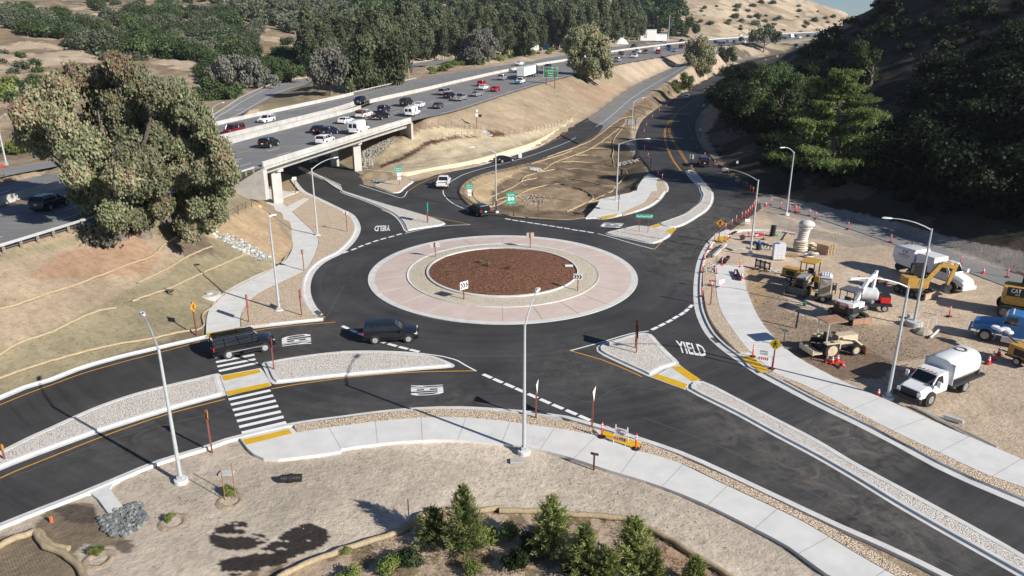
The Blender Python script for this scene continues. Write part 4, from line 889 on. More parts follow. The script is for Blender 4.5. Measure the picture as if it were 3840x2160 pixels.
L_lime = leaf_mat('bright_green_leaves', [(0, (.05, .08, .02)), (.5, (.16, .21, .05)), (1, (.30, .31, .10))])
L_cyp = leaf_mat('cypress_leaves', [(0, (.03, .05, .014)), (.5, (.13, .195, .052)), (1, (.32, .385, .12))])
L_pine = leaf_mat('pine_needles', [(0, (.04, .07, .02)), (.5, (.14, .18, .05)), (1, (.33, .35, .12))], trans=.25)
L_dry = leaf_mat('dry_brush', [(0, (.10, .075, .05)), (.5, (.22, .17, .11)), (1, (.34, .27, .18))])
M_bark = plain('grey_bark', (.17, .135, .11), .95, var=.35, vs=1.5, bump=.6, bs=5)
M_bark2 = plain('pale_bark', (.34, .28, .23), .95, var=.3, vs=1.2, bump=.5, bs=5)

def leaves(clumps, n, size, asp=1.0, droop=0.0, shell=.55, seed=1, tvar=.28):
    """clumps: (centre, (rx,ry,rz), tint) -> quads scattered through the shells"""
    g = np.random.default_rng(seed); Vs = []; Ts = []
    for (c, r, tn) in clumps:
        k = int(n*(r[0]*r[2])**.5/ (sum(q[1][0] for q in clumps)/len(clumps))) if len(clumps) > 1 else n
        ms = 8 if k > 60 else 1; k2 = max(1, k//ms); k = k2*ms
        d = g.normal(size=(k2, 3)); d /= np.linalg.norm(d, axis=1)[:, None]; d = np.repeat(d, ms, 0); u6 = np.repeat(g.random(k2), ms)
        rad = (shell+(1-shell)*u6**.6)[:, None]; lump = (1+.25*np.sin(d[:, :1]*7+seed)*np.cos(d[:, 1:2]*6)+.17*np.repeat(g.normal(size=(k2, 1)), ms, 0))
        p = np.array(c)+d*rad*np.array(r)*lump+(g.normal(size=(k, 3))*size*.95 if ms > 1 else 0); p[:, 2] -= droop*g.random(k)*(d[:, 2] < .3)
        nrm = d*.9+g.normal(size=(k, 3))*.55; nrm[:, 2] += .25; nrm /= np.linalg.norm(nrm, axis=1)[:, None]
        a = np.cross(nrm, g.normal(size=(k, 3))); a /= np.linalg.norm(a, axis=1)[:, None]; b = np.cross(nrm, a)
        if asp != 1:
            b = np.tile(np.array([0, 0, 1.]), (k, 1))+g.normal(size=(k, 3))*.3; b /= np.linalg.norm(b, axis=1)[:, None]; a = np.cross(b, nrm); a /= np.linalg.norm(a, axis=1)[:, None]+1e-6
        s = size*(.55+.9*g.random((k, 1))); a = a*s*.5; b = b*s*.5*asp
        Vs.append(np.stack([p-a-b*.3, p-b*.9+a*.5, p+a+b*.3, p+b*.9-a*.4], 1).reshape(-1, 3))
        t = np.clip(tn+tvar*(g.normal(size=k)*.45+.5*np.repeat(g.normal(size=k2), ms))+.08*d[:, 2], 0, 1); Ts.append(np.repeat(t, 4))
    V = np.concatenate(Vs); T = np.concatenate(Ts); return V, T
def leafmesh(name, V, T, m):
    Fq = np.arange(len(V)).reshape(-1, 4); return rough_mesh(name, V, Fq, [m], colors=np.stack([T, T, T], -1))
def trunkmesh(name, top, base_r, limbs, m, seed=0, lean=(0, 0)):
    g = random.Random(seed); b = MB(); h = top
    pts = [Vector((lean[0]*t*t+g.uniform(-.02, .02)*h, lean[1]*t*t+g.uniform(-.02, .02)*h, -.6+(h+.6)*t)) for t in (0, .15, .3, .5, .75, 1)]
    b.tube(pts, [base_r*1.35, base_r, base_r*.85, base_r*.65, base_r*.4, base_r*.15], 8)
    for c in limbs:
        c = Vector(c); st = pts[1].lerp(pts[4], min(1, max(.1, c.z/h*.5+g.uniform(-.1, .1)))); mid = st.lerp(c, .55)+Vector((0, 0, -(c-st).length*.08))
        b.tube([st, mid, c], [base_r*.42, base_r*.26, base_r*.08], 6)
    return b.mesh(name, m, smooth=60)
def tree_thing(name, crown, trunk, loc, label, cat='tree', group=None, rz=0, sc=1):
    r = empty(name, loc, rz, label, cat, group); link(bpy.data.objects.new('crown', crown), r)
    if trunk: link(bpy.data.objects.new('trunk', trunk), r)
    r.scale = (sc,)*3 if not isinstance(sc, tuple) else sc
    return r
def placed(meshes, name, pts, label, group, cat='tree', smin=.8, smax=1.2, seed=3, sink=.3, tall=None):
    g = random.Random(seed)
    for k, p in enumerate(pts):
        me = meshes[g.randrange(len(meshes))]; s = g.uniform(smin, smax)*(p[3] if len(p) > 3 else 1)
        r = tree_thing(name, me[0], me[1], (p[0], p[1], p[2]-sink*s), label, cat, group, g.uniform(0, 6.28), (s*g.uniform(.9, 1.15), s*g.uniform(.9, 1.15), s*(g.uniform(*tall) if tall else g.uniform(.85, 1.15))))

# --- prototypes
def oak(seed, m, r=5.0, hh=.72, n=300, size=.46, k=16, trunk=True, tn=.5):
    g = random.Random(seed); cl = []
    for i in range(k):
        a = g.uniform(0, 6.28); d = g.uniform(0, .68)**.7*r; z = r*hh*(.55+.55*(1-(d/r)**2))*g.uniform(.55, 1.05); q = g.uniform(.30, .46)*r
        cl.append(((d*math.cos(a), d*math.sin(a), z), (q, q, q*.78), tn+g.uniform(-.25, .25)))
    V, T = leaves(cl, n, size, seed=seed)
    return (leafmesh('oak_crown', V, T, m), trunkmesh('oak_trunk', r*.6, r*.07, [c[0] for c in cl[:6]], M_bark, seed) if trunk else None)
def gum(seed, m, h=24, w=4.6, n=420, size=.55, k=18, tn=.5, low=.28, asp=1.7):
    g = random.Random(seed); cl = []
    for i in range(k):
        t = (i+.5)/k; z = h*(low+(1-low)*t); rad = w*(math.sin(math.pi*min(1, .22+.74*t))**.8); a = g.uniform(0, 6.28); d = rad*g.uniform(.15, .75); q = w*g.uniform(.32, .55)*(1.1-.35*t)
        cl.append(((d*math.cos(a), d*math.sin(a), z-q*.4), (q, q, q*1.25), tn+g.uniform(-.28, .28)))
    V, T = leaves(cl, n, size, asp=asp, droop=size, seed=seed)
    return (leafmesh('eucalyptus_crown', V, T, m), trunkmesh('eucalyptus_trunk', h*.85, h*.014+.08, [c[0] for c in cl[::3]], M_bark2, seed, (g.uniform(-1, 1), g.uniform(-1, 1))))
OAK = [oak(s, L_oak) for s in (11, 12, 13)]; OAKG = [oak(s, L_oakg) for s in (21, 22)]; OAKD = [oak(s, L_dark, n=420, size=.34, k=20) for s in (31, 32, 33)]
GUM = [gum(s, L_eucd) for s in (41, 42, 43, 44)]; BUSH = [oak(s, L_lime, r=1.6, hh=.55, n=110, size=.34, k=9, trunk=False) for s in (51, 52)]
SHR = [oak(s, L_oakg, r=2.2, hh=.5, n=80, size=.5, k=8, trunk=False) for s in (61, 62)]; SHD = [oak(s, L_oak, r=2.4, hh=.55, n=90, size=.5, k=9, trunk=False) for s in (63, 64)]
DRYB = [oak(s, L_dry, r=1.2, hh=.5, n=70, size=.22, k=7, trunk=False, tn=.4) for s in (65,)]

# --- the great eucalyptus clump at left (three trees that grow together)
def px_tree(base, Y0, cl, n, size, m, label, name='eucalyptus_tree', yr=5, asp=1.6, seed=5, tb=.6, bark=None, layers=2, redtop=False, group=None, cat='tree', limbs=8, reds=()):
    if size > .35: n = int(n*1.9); size *= .62
    if n == 4200: cl = [(x, 600-(600-y)*.915, r*.86) for x, y, r in cl]
    b0 = HIT(*base) if Y0 is None else None
    if Y0 is None: Y0 = b0.y
    else: b0 = AT(*base, Y0); b0.z = hz(b0.x, b0.y)
    g = random.Random(seed); C = []; sc = F/(Y0*CP+(H-b0.z)*SP)
    for lay in range(layers):
        for (x, y, r) in cl:
            Yc = Y0+g.uniform(-yr, yr)+(0 if layers == 1 else (lay-.5)*yr); p = AT(x+g.uniform(-.2, .2)*r, y+g.uniform(-.2, .2)*r, Yc)-b0
            q = r/sc*g.uniform(.5, .85); tn = g.uniform(.36, .7)
            for (rx, ry, rr_) in reds:
                if math.hypot(x-rx, y-ry) < rr_: tn = g.uniform(.6, .86)
            C.append((tuple(p), (q, q, q*.95), tn))
    V, T = leaves(C, n, size, asp=asp, droop=size*1.5, shell=.45, seed=seed)
    top = max(c[0][2] for c in C)*.85
    tr = trunkmesh('trunk', top, tb, [c[0] for c in C[:limbs]], bark or M_bark, seed)
    return tree_thing(name, leafmesh('crown', V, T, m), tr, b0, label, cat, group)
reds = ((130, 190, 60), (60, 240, 55), (240, 150, 70), (440, 310, 42), (360, 350, 30), (330, 140, 40), (150, 220, 50))
px_tree((300, 590), None, [(110, 240, 60), (165, 185, 50), (80, 290, 45), (60, 250, 35), (150, 290, 62), (220, 330, 58), (60, 320, 28), (100, 345, 30), (180, 360, 50), (190, 420, 45), (245, 400, 55), (215, 470, 42), (260, 470, 55), (300, 430, 52), (230, 520, 36), (285, 530, 42), (265, 590, 32), (250, 575, 26)], 4200, .19, L_euc,
        'huge olive and russet eucalyptus crown, leftmost of the three at the freeway edge', seed=5, tb=.65, reds=reds, yr=4)
px_tree((352, 588), None, [(250, 190, 60), (325, 160, 55), (390, 190, 48), (200, 150, 38), (250, 150, 42), (300, 130, 38), (300, 230, 62), (370, 250, 58), (260, 270, 58), (330, 310, 60), (395, 320, 50), (370, 380, 50), (330, 380, 50), (345, 450, 45), (380, 440, 48), (350, 500, 40), (400, 500, 40), (345, 540, 30)], 4200, .19, L_euc,
        'tallest and middle crown of the eucalyptus clump at left, reddish at the top', seed=6, tb=.75, reds=reds, yr=4)
px_tree((420, 560), None, [(440, 190, 40), (420, 240, 45), (470, 230, 45), (500, 260, 32), (455, 290, 48), (510, 300, 36), (440, 350, 50), (490, 350, 48), (545, 345, 38), (450, 410, 50), (510, 410, 48), (560, 390, 34), (580, 420, 22), (470, 470, 45), (530, 460, 42), (565, 465, 24), (500, 510, 34), (545, 505, 26), (440, 500, 36), (550, 530, 20), (470, 560, 26), (480, 590, 18)], 4200, .19, L_euc,
        'right hand crown of the eucalyptus clump, hanging beside the overpass deck', seed=7, tb=.55, reds=reds, yr=4)
# --- single trees seen apart
px_tree((832, 240), None, [(800, 150, 22), (835, 140, 24), (860, 165, 18), (790, 175, 18), (815, 185, 22), (850, 190, 18), (830, 165, 26), (800, 200, 10)], 420, .8, L_grey, 'grey green drooping eucalyptus leaning over the off ramp infield', 'eucalyptus_tree', yr=3, seed=11, tb=.5)
px_tree((893, 226), None, [(890, 130, 26), (920, 110, 26), (895, 165, 28), (880, 195, 24), (915, 150, 28), (915, 190, 24), (880, 215, 14)], 520, .8, L_eucd, 'dusky eucalyptus at the left of the clump above the far shoulder', yr=4, seed=12)
px_tree((975, 215), None, [(960, 110, 26), (1000, 120, 26), (975, 145, 30), (1015, 150, 20), (945, 170, 28), (985, 175, 26), (1005, 190, 16), (950, 205, 18), (925, 215, 14)], 520, .8, L_eucd, 'dusky eucalyptus with greyish top at the right of the far shoulder clump', yr=4, seed=13)
px_tree((1476, 206), None, [(1450, 90, 22), (1490, 85, 24), (1515, 105, 20), (1440, 115, 24), (1480, 120, 30), (1520, 135, 22), (1450, 150, 26), (1490, 160, 26), (1525, 165, 20), (1465, 180, 16), (1500, 185, 14), (1535, 155, 12), (1530, 185, 9), (1475, 75, 14)], 700, .62, L_euc, 'large rounded olive eucalyptus standing alone beside the green exit sign', yr=4, seed=14, tb=.6, bark=M_bark)
px_tree((1755, 190), None, [(1740, 112, 16), (1765, 108, 17), (1735, 135, 16), (1762, 130, 20), (1785, 128, 15), (1742, 155, 15), (1765, 158, 16), (1790, 150, 12), (1780, 172, 12), (1735, 170, 9)], 420, .9, L_euc, 'rounded brownish green tree between the on ramp and the curving road', yr=4, seed=15, tb=.6, bark=M_bark)
px_tree((1921, 131), None, [(1895, 84, 11), (1912, 78, 12), (1932, 78, 12), (1945, 84, 12), (1958, 88, 10), (1920, 90, 12), (1890, 96, 8), (1948, 98, 9), (1905, 92, 10)], 220, 1.3, L_eucd, 'umbrella shaped dark tree standing before the distant traffic', yr=5, seed=16, tb=.45, bark=M_bark, layers=1)
px_tree((1822, 160), None, [(1815, 125, 13), (1835, 130, 14), (1825, 145, 14), (1845, 145, 10), (1812, 142, 11)], 420, .8, L_oak, 'dark rounded oak tree just right of the brownish tree by the fence', 'oak_tree', yr=4, seed=17, asp=1)
px_tree((1700, 235), None, [(1722, 192, 13), (1738, 200, 12), (1700, 210, 14), (1720, 215, 15), (1690, 220, 12), (1705, 226, 10), (1735, 213, 9)], 420, .5, L_lime, 'bright yellowish green shrub mass between ramp and cone lined road', 'shrub', yr=2, seed=18, asp=1, cat='shrub', tb=.15)
px_tree((640, 222), None, [(560, 165, 24), (600, 160, 26), (640, 165, 24), (580, 190, 22), (620, 192, 24), (660, 190, 20), (535, 185, 18), (650, 212, 14), (690, 200, 12)], 460, .8, L_grey, 'broad pale grey willowy tree left of the off ramp', 'willow_tree', yr=4, seed=19, tb=.4)
px_tree((560, 250), None, [(520, 210, 22), (550, 225, 22), (580, 235, 18), (500, 235, 18), (530, 250, 18), (600, 225, 16)], 420, .7, L_oak, 'deep green shrubby oak below the pale grey tree', 'oak_tree', yr=3, seed=20, asp=1, tb=.3)
px_tree((720, 208), None, [(690, 160, 18), (715, 165, 18), (740, 175, 18), (760, 180, 14), (725, 190, 15), (700, 190, 14)], 420, .7, L_oak, 'green bushy oak inside the curve of the off ramp rail', 'oak_tree', yr=3, seed=21, asp=1, tb=.3)
px_tree((1196, 158), None, [(1175, 105, 14), (1200, 95, 18), (1225, 90, 18), (1215, 115, 20), (1185, 125, 18), (1240, 110, 14), (1230, 130, 14), (1165, 135, 12), (1200, 140, 14)], 420, .8, L_grey, 'paler silvery tree on the edge of the eucalyptus wood', yr=4, seed=22)
px_tree((1310, 140), None, [(1300, 120, 13), (1320, 115, 13), (1310, 130, 14), (1330, 128, 9)], 300, .8, L_dark, 'small dark round tree at the wood edge behind green shrubs', 'oak_tree', yr=3, seed=23, asp=1)
px_tree((1480, 30), 640, [(1470, 20, 12), (1490, 15, 12)], 250, 1.6, L_oak, 'dark tree on the skyline saddle of the middle hill', 'oak_tree', yr=5, seed=24, asp=1)
px_tree((1700, 90), None, [(1680, 55, 18), (1705, 60, 18), (1735, 55, 16), (1750, 70, 12), (1720, 75, 14), (1690, 80, 12), (1660, 60, 14)], 460, 1.3, L_oak, 'deep green oak clump where the wood meets the bare sandy hill', 'oak_tree', yr=5, seed=25, asp=1)
px_tree((1640, 92), None, [(1620, 55, 18), (1640, 45, 18), (1650, 70, 18), (1625, 80, 14)], 460, 1.3, L_dark, 'dark rounded oak behind the white roadside building', 'oak_tree', yr=5, seed=26, asp=1)
# --- the wood beyond the freeway
g = random.Random(77); pts = []
for row, dy in enumerate((0, -5, -11, -18, -27, -38, -52, -70)):
    x = 775+g.uniform(0, 20)
    while x < 1625:
        by = np.interp(x, [770, 900, 1050, 1250, 1400, 1550, 1620], [188, 170, 158, 141, 128, 111, 104])+dy*.9+g.uniform(-3, 2)
        if not (row < 2 and (1150 < x < 1250)) and by > 12:
            p = HIT(x, by)
            if 240 < p.y < 1100: pts.append((p.x, p.y, p.z, .95 if p.y < 480 else 1.1))
        x += g.uniform(22, 34)+row*1.5
placed(GUM, 'eucalyptus_tree', pts[:150], 'dark eucalyptus of the dense wood beyond the freeway', 'eucalyptus wood', smin=.75, smax=1.1, seed=8, tall=(.8, 1.15))
# --- far hillsides behind the wood and on the left
def scatter(poly, n, seed, ymin=0, mind=0, keep=None):
    g = random.Random(seed); pl = P('D '+poly); xs = [p[0] for p in pl]; ys = [p[1] for p in pl]; out = []; tries = 0
    while len(out) < n and tries < n*40:
        tries += 1; x = g.uniform(min(xs), max(xs)); y = g.uniform(min(ys), max(ys))
        if not pip(np.array([x]), np.array([y]), pl)[0]: continue
        p = HIT(x, y)
        if p.y < ymin or p.y > 2500 or any((p.x-q[0])**2+(p.y-q[1])**2 < mind*mind for q in out): continue
        out.append((p.x, p.y, p.z))
    return out
pts = scatter('0 60,60 20,200 60,400 40,560 30,650 90,640 150,560 160,420 150,300 160,130 110', 110, 4, mind=6)
placed(OAK+OAKG, 'oak_tree', pts, 'green scrub oak scattered over the dry hillside at upper left', 'scrub oaks on the left hillside', smin=.95, smax=1.7, seed=9)
placed(SHR+SHD, 'shrub', scatter('0 60,60 20,200 60,400 40,560 30,650 90,640 150,560 160,420 150,300 160,130 110', 70, 44, mind=4), 'low scrub between the oaks of the upper left hillside', 'scrub on the left hillside', cat='shrub', smin=.9, smax=1.8, seed=45)
placed(OAKG+OAK, 'oak_tree', scatter('200 0,560 0,640 30,560 60,400 45,260 40', 34, 5, mind=9), 'oak dotting the pale upper slope at the top left', 'oaks on the pale upper slope', smin=.8, smax=1.5, seed=10)
def far_wood(name, pts, label, seed, smin, smax, m):
    g = random.Random(seed); Vs = []; Ts = []; pr = []
    for s in range(3):
        q = random.Random(seed+s); cl = []
        for i in range(11):
            a = q.uniform(0, 6.28); d = q.uniform(0, .68)**.7*5; cl.append(((d*math.cos(a), d*math.sin(a), 3.6*(.55+.55*(1-(d/5)**2))), (2.1, 2.1, 1.7), .5+q.uniform(-.25, .25)))
        pr.append(leaves(cl, 62, 1.15, seed=seed+s))
    for (x, y, z) in pts:
        V, T = pr[g.randrange(3)]; k = g.uniform(smin, smax); a = g.uniform(0, 6.28); c, s = math.cos(a), math.sin(a)
        Vs.append(np.stack([x+(V[:, 0]*c-V[:, 1]*s)*k, y+(V[:, 0]*s+V[:, 1]*c)*k, z-.4+V[:, 2]*k], -1)); Ts.append(np.clip(T+g.uniform(-.2, .2), 0, 1))
    o = link(bpy.data.objects.new(name, leafmesh(name, np.concatenate(Vs), np.concatenate(Ts), m))); tag(o, label, 'woodland', None, 'stuff')
far_wood('far_woodland', scatter('560 -20,900 -20,900 60,760 90,650 70,600 40', 130, 6, mind=9), 'hazy oak woodland covering the slope behind the left hillside', 6, 1.0, 1.9, L_oakg)
far_wood('far_woodland', scatter('880 -40,1700 -30,1720 60,1500 70,1300 60,1000 60,880 50', 190, 7, mind=10), 'green woodland covering the slopes above the eucalyptus wood', 7, 1.4, 2.4, L_oak)
placed(OAK, 'oak_tree', scatter('470 160,620 150,750 100,780 150,700 190,640 230,500 210', 22, 14, mind=6), 'leafy oak between the sandy track and the off ramp', 'oaks beside the off ramp', smin=.8, smax=1.2, seed=15)
placed(SHR+SHD, 'shrub', scatter('0 120,120 160,110 230,60 330,0 400', 16, 15, mind=4), 'low shrub on the dry cut slope at the left edge', 'shrubs on the left cut slope', cat='shrub', seed=16)
placed(SHR+SHD, 'shrub', [(p[0], p[1], p[2], 1.3) for p in scatter('1760 20,1900 5,2010 10,2080 30,2160 60,2100 78,1900 78,1760 84', 44, 16, ymin=500, mind=9)], 'small dark shrub dotting the bare sandy hill', 'shrubs on the sandy hill', cat='shrub', smin=.5, smax=1.5, seed=17)
placed(BUSH, 'shrub', scatter('1060 180,1180 150,1260 140,1300 128,1420 118,1430 130,1300 146,1180 170,1080 190', 34, 17, mind=2.5), 'bright green shrub on the dry strip beyond the freeway', 'green shrubs beyond the freeway', cat='shrub', smin=.7, smax=1.5, seed=18)
placed(SHR, 'shrub', scatter('880 215,1010 185,1000 200,930 222', 6, 18, mind=2), 'scrubby shrub below the dark clump on the far shoulder', 'scrub on the far shoulder', cat='shrub', smin=.5, smax=.8, seed=19)
placed(BUSH, 'shrub', [tuple(HIT(x, y)) for x, y in ((0, 230), (15, 245), (20, 215), (60, 385), (85, 375))], 'vivid green shrub low on the slope at the left edge', 'vivid shrubs at the left edge', cat='shrub', smin=1.6, smax=2.4, seed=20)
# --- right hand hill
g = random.Random(5); pts = []
pts = scatter('1800 190,1900 170,2020 200,2060 290,2040 340,1900 340,1830 300,1790 240', 26, 20, mind=4.5)
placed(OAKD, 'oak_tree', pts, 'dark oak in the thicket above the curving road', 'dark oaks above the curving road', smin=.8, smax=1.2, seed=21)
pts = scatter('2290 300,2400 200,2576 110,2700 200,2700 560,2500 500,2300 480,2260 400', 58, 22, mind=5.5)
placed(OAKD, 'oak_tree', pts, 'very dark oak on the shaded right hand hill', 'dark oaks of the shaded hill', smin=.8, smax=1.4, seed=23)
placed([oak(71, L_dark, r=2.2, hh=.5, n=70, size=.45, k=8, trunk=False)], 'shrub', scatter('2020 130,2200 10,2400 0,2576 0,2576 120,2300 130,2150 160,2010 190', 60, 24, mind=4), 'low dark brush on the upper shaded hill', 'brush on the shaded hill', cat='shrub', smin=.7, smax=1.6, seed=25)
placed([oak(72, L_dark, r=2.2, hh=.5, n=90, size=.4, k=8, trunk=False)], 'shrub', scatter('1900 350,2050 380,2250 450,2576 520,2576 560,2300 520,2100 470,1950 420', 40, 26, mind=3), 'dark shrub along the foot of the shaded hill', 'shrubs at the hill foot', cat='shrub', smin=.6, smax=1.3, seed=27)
px_tree((2190, 210), None, [(2160, 120, 20), (2175, 150, 26), (2150, 175, 28), (2185, 190, 28), (2200, 140, 14)], 900, .5, L_oak, 'sunlit green tree top high on the shaded hill behind the cypress', 'oak_tree', yr=3, seed=31, asp=1, tb=.4)
px_tree((1960, 330), None, [(1930, 190, 34), (1970, 185, 34), (2000, 205, 34), (1900, 220, 34), (1950, 230, 38), (2000, 250, 36), (1880, 260, 30), (1930, 280, 34), (1985, 290, 32)], 1100, .42, L_oak, 'large domed green oak left of the tiered cypress', 'oak_tree', yr=4, seed=32, asp=1, tb=.3, limbs=3)
# cypress with tiered limbs
def cypress(base, top, half, label, seed=4):
    b0 = HIT(*base); Y0 = b0.y; sc = F/(Y0*CP+(H-b0.z)*SP); hh = (AT(base[0], top, Y0)-b0).z; g = random.Random(seed); C = []; b = MB(); wd = half/sc
    b.tube([Vector((0, 0, -.5)), Vector((.2, 0, hh*.4)), Vector((-.1, .1, hh*.75)), Vector((0, 0, hh*.98))], [.55, .42, .25, .06], 8)
    for i in range(74):
        t = (i+.5)/74; z = hh*(.10+.86*t); ln = wd*(1.05-.72*t**1.4)*g.uniform(.35, 1.12); a = g.uniform(0, 6.28); e = Vector((math.cos(a)*ln, math.sin(a)*ln, z+ln*g.uniform(.02, .22))); s = Vector((0, 0, z-.3*ln*.3))
        b.tube([s, s.lerp(e, .5)-Vector((0, 0, .1*ln)), e], [.13, .09, .03], 5)
        for k in range(6):
            u = .35+.65*(k+.5)/6; q = s.lerp(e, u); side = Vector((-math.sin(a), math.cos(a), 0))*g.uniform(-.16, .16)*ln; r = ln*g.uniform(.10, .17)+.25
            C.append((tuple(q+side), (r*1.15, r*1.15, r*.34), g.uniform(.35, .8)))
    V, T = leaves(C, 300, .16, seed=seed, shell=.2); V2 = V.copy(); 
    V3, T3 = leaves([(c[0][:2]+(c[0][2]-.35,), (c[1][0]*.6, c[1][1]*.6, .5), .25) for c in C[::3]], 45, .3, asp=2.2, droop=.8, seed=seed+1)
    tr = b.mesh('trunk', M_bark, smooth=60)
    return tree_thing('cypress_tree', leafmesh('crown', np.concatenate([V, V3]), np.concatenate([T, T3]), L_cyp), tr, b0, label)
cypress((2085, 440), 165, 150, 'big spreading cypress with tiered yellow green limbs on the shaded slope')
# --- bushes against the bridge bank
for (x, y, s, lab) in ((520, 575, 1.15, 'olive bush below the eucalyptus clump, left of the netted wall'), (480, 590, 1.2, 'hanging olive bush at the foot of the eucalyptus clump'), (545, 545, .8, 'small bush on the bank above the netted wall'), (270, 615, 1.3, 'low blue green sapling foliage before the eucalyptus trunks')):
    p = HIT(x, y); r = oak(int(x), L_grey if x == 270 else L_euc, r=1.6, hh=.9, n=330, size=.26, k=9, trunk=False); tree_thing('shrub', r[0], None, p-Vector((0, 0, .2)), lab, 'shrub', None, 0, s)
p = HIT(426, 736); r = oak(77, L_grey, r=.5, hh=.5, n=60, size=.14, k=5, trunk=False); tree_thing('shrub', r[0], None, p, 'tiny grey green tuft on the striped bank', 'shrub')

# --- young pines in the foreground
def pine(seed, h, w, m=L_pine, dens=1.0):
    g = random.Random(seed); q = np.random.default_rng(seed); b = MB(); b.tube([Vector((0, 0, -.2)), Vector((.03*h*g.uniform(-1, 1), 0, h*.5)), Vector((0, 0, h))], [.03*h**.7+.02, .03, .012], 6); A = []; B_ = []; T = []
    n = int(52*dens)
    for i in range(n):
        t = i/n; z = h*(.05+.93*t); ln = w*(1-t)**.75*g.uniform(.7, 1.1)+.12; a = i*2.4+g.uniform(-.3, .3); up = .25+.75*t; s = Vector((0, 0, z)); e = s+Vector((math.cos(a)*ln, math.sin(a)*ln, ln*up)); mid = s.lerp(e, .5)-Vector((0, 0, .06*ln))
        b.tube([s, mid, e], [.018, .012, .006], 4, cap=False); k = int(26+95*ln)
        u = q.random(k); P0 = np.where(u[:, None] < .5, np.array(s)+(np.array(mid)-np.array(s))*u[:, None]*2, np.array(mid)+(np.array(e)-np.array(mid))*(u[:, None]*2-1)); sp = P0+q.normal(size=(k, 3))*.07*(ln+.25)
        d = np.array((e-s).normalized())*.9+q.normal(size=(k, 3))*.55+np.array([0, 0, .35]); d /= np.linalg.norm(d, axis=1)[:, None]; A.append(sp); B_.append(sp+d*(.13+.12*q.random((k, 1)))); T.append(np.clip(.15+.75*u+.15*q.normal(size=k), 0, 1))
    k = 160; z = h*(.55+.5*q.random(k)); A.append(np.stack([q.normal(size=k)*.03, q.normal(size=k)*.03, z], -1)); d = q.normal(size=(k, 3))*.5+np.array([0, 0, 1.]); B_.append(A[-1]+d*.16); T.append(q.random(k)*.4+.5)
    A = np.concatenate(A); B_ = np.concatenate(B_); T = np.concatenate(T); d = B_-A; s = np.cross(d, q.normal(size=d.shape)); s /= np.linalg.norm(s, axis=1)[:, None]+1e-9; s *= .017+.012*q.random((len(s), 1))
    V = np.stack([A-s, A+s, B_+s*.4, B_-s*.4], 1).reshape(-1, 3); return leafmesh('needles', V, np.repeat(T, 4), m), b.mesh('trunk', M_bark, smooth=60)
for k, (x, y, h, w, lab) in enumerate(((1168, 1392, 4.1, 1.2, 'tallest young pine with candle like tips, left of centre at the bottom'), (1385, 1395, 3.5, 1.25, 'bushy dark green young pine in the middle of the bottom row'), (1468, 1452, 3.1, 1.0, 'slender yellowish young pine just right of the bushy one'),
        (1590, 1440, 3.2, 1.3, 'broad yellow green young pine, rightmost large one in the bottom row'), (1525, 1470, 2.0, .8, 'small bright green young pine between the two right pines'), (1745, 1475, 1.6, .6, 'very small dark pine tip at the bottom right'), (1090, 1365, 2.0, 1.1, 'round dark green young pine left of the tallest one'), (1640, 1460, 1.7, .6, 'small pine tucked behind the broad right pine'))):
    c, t = pine(100+k, h, w, dens=1.15 if h > 3 else .8); r = empty('pine_tree', W(x, y, 0), k*.7, lab, 'tree', None); link(bpy.data.objects.new('crown', c), r); link(bpy.data.objects.new('trunk', t), r)
for k, (x, y, s, m, lab) in enumerate(((985, 1440, .75, L_lime, 'light green bush at the bottom edge left of the pines'), (1032, 1420, .8, L_oak, 'green bush touching the tan wattle left of the pines'), (873, 1395, .35, L_lime, 'little green tuft by the wattle bottom centre left'), (1215, 1360, .8, L_lime, 'feathery bright green bush behind the tallest pine'), (1270, 1350, .7, L_lime, 'feathery green bush between the two large pines'), (1180, 1445, .6, L_lime, 'weedy green bush at the bottom under the tallest pine'),
        (1300, 1430, .8, L_dark, 'dark low bush in the shade between the pines'), (1440, 1440, .6, L_dark, 'dark low bush at the foot of the slender pine'), (880, 1455, .6, L_lime, 'green bush cut off by the bottom edge'), (430, 1308, .36, L_lime, 'small green planting inside a basin left of the dirt pile'), (242, 1390, .4, L_lime, 'small pale green planting near the thick wattle'), (578, 1245, .5, L_lime, 'sparse green sapling tied between two stakes'), (1330, 1385, .8, L_oak, 'green undergrowth behind the bushy pine'))):
    c = oak(200+k, m, r=1, hh=.8, n=420, size=.11, k=8, trunk=False); tree_thing('bush', c[0], None, W(x, y, 0), lab, 'bush', None, k, s)
# scattered twigs and dry brush over the planted strip
g = np.random.default_rng(3); pl = P('BM 100 1230,560 1010,760 980,1250 960,1700 1000,2100 1020,2400 1120,2700 1300;BR 600 1600;BM 2576 1500,100 1500'); A = []
x = g.uniform(860, 1850, 9000); y = g.uniform(1290, 1460, 9000); m = pip(x, y, pl) & (fbm(x/45, y/30, 3, 5) > .5); x, y = x[m], y[m]
pp = np.array([W(a, b, -.03) for a, b in zip(x, y)]); d = g.normal(size=(len(pp), 3))*.14; d[:, 2] = abs(d[:, 2])*.7; s = np.cross(d, g.normal(size=d.shape)); s /= np.linalg.norm(s, axis=1)[:, None]; s *= .012
V = np.stack([pp-s, pp+s, pp+d+s*.3, pp+d-s*.3], 1).reshape(-1, 3); o = link(bpy.data.objects.new('dry_brush', leafmesh('dry_brush', V, np.repeat(g.random(len(pp)), 4), L_dry))); tag(o, 'dry twigs and litter strewn under the young pines', 'brush', None, 'stuff')
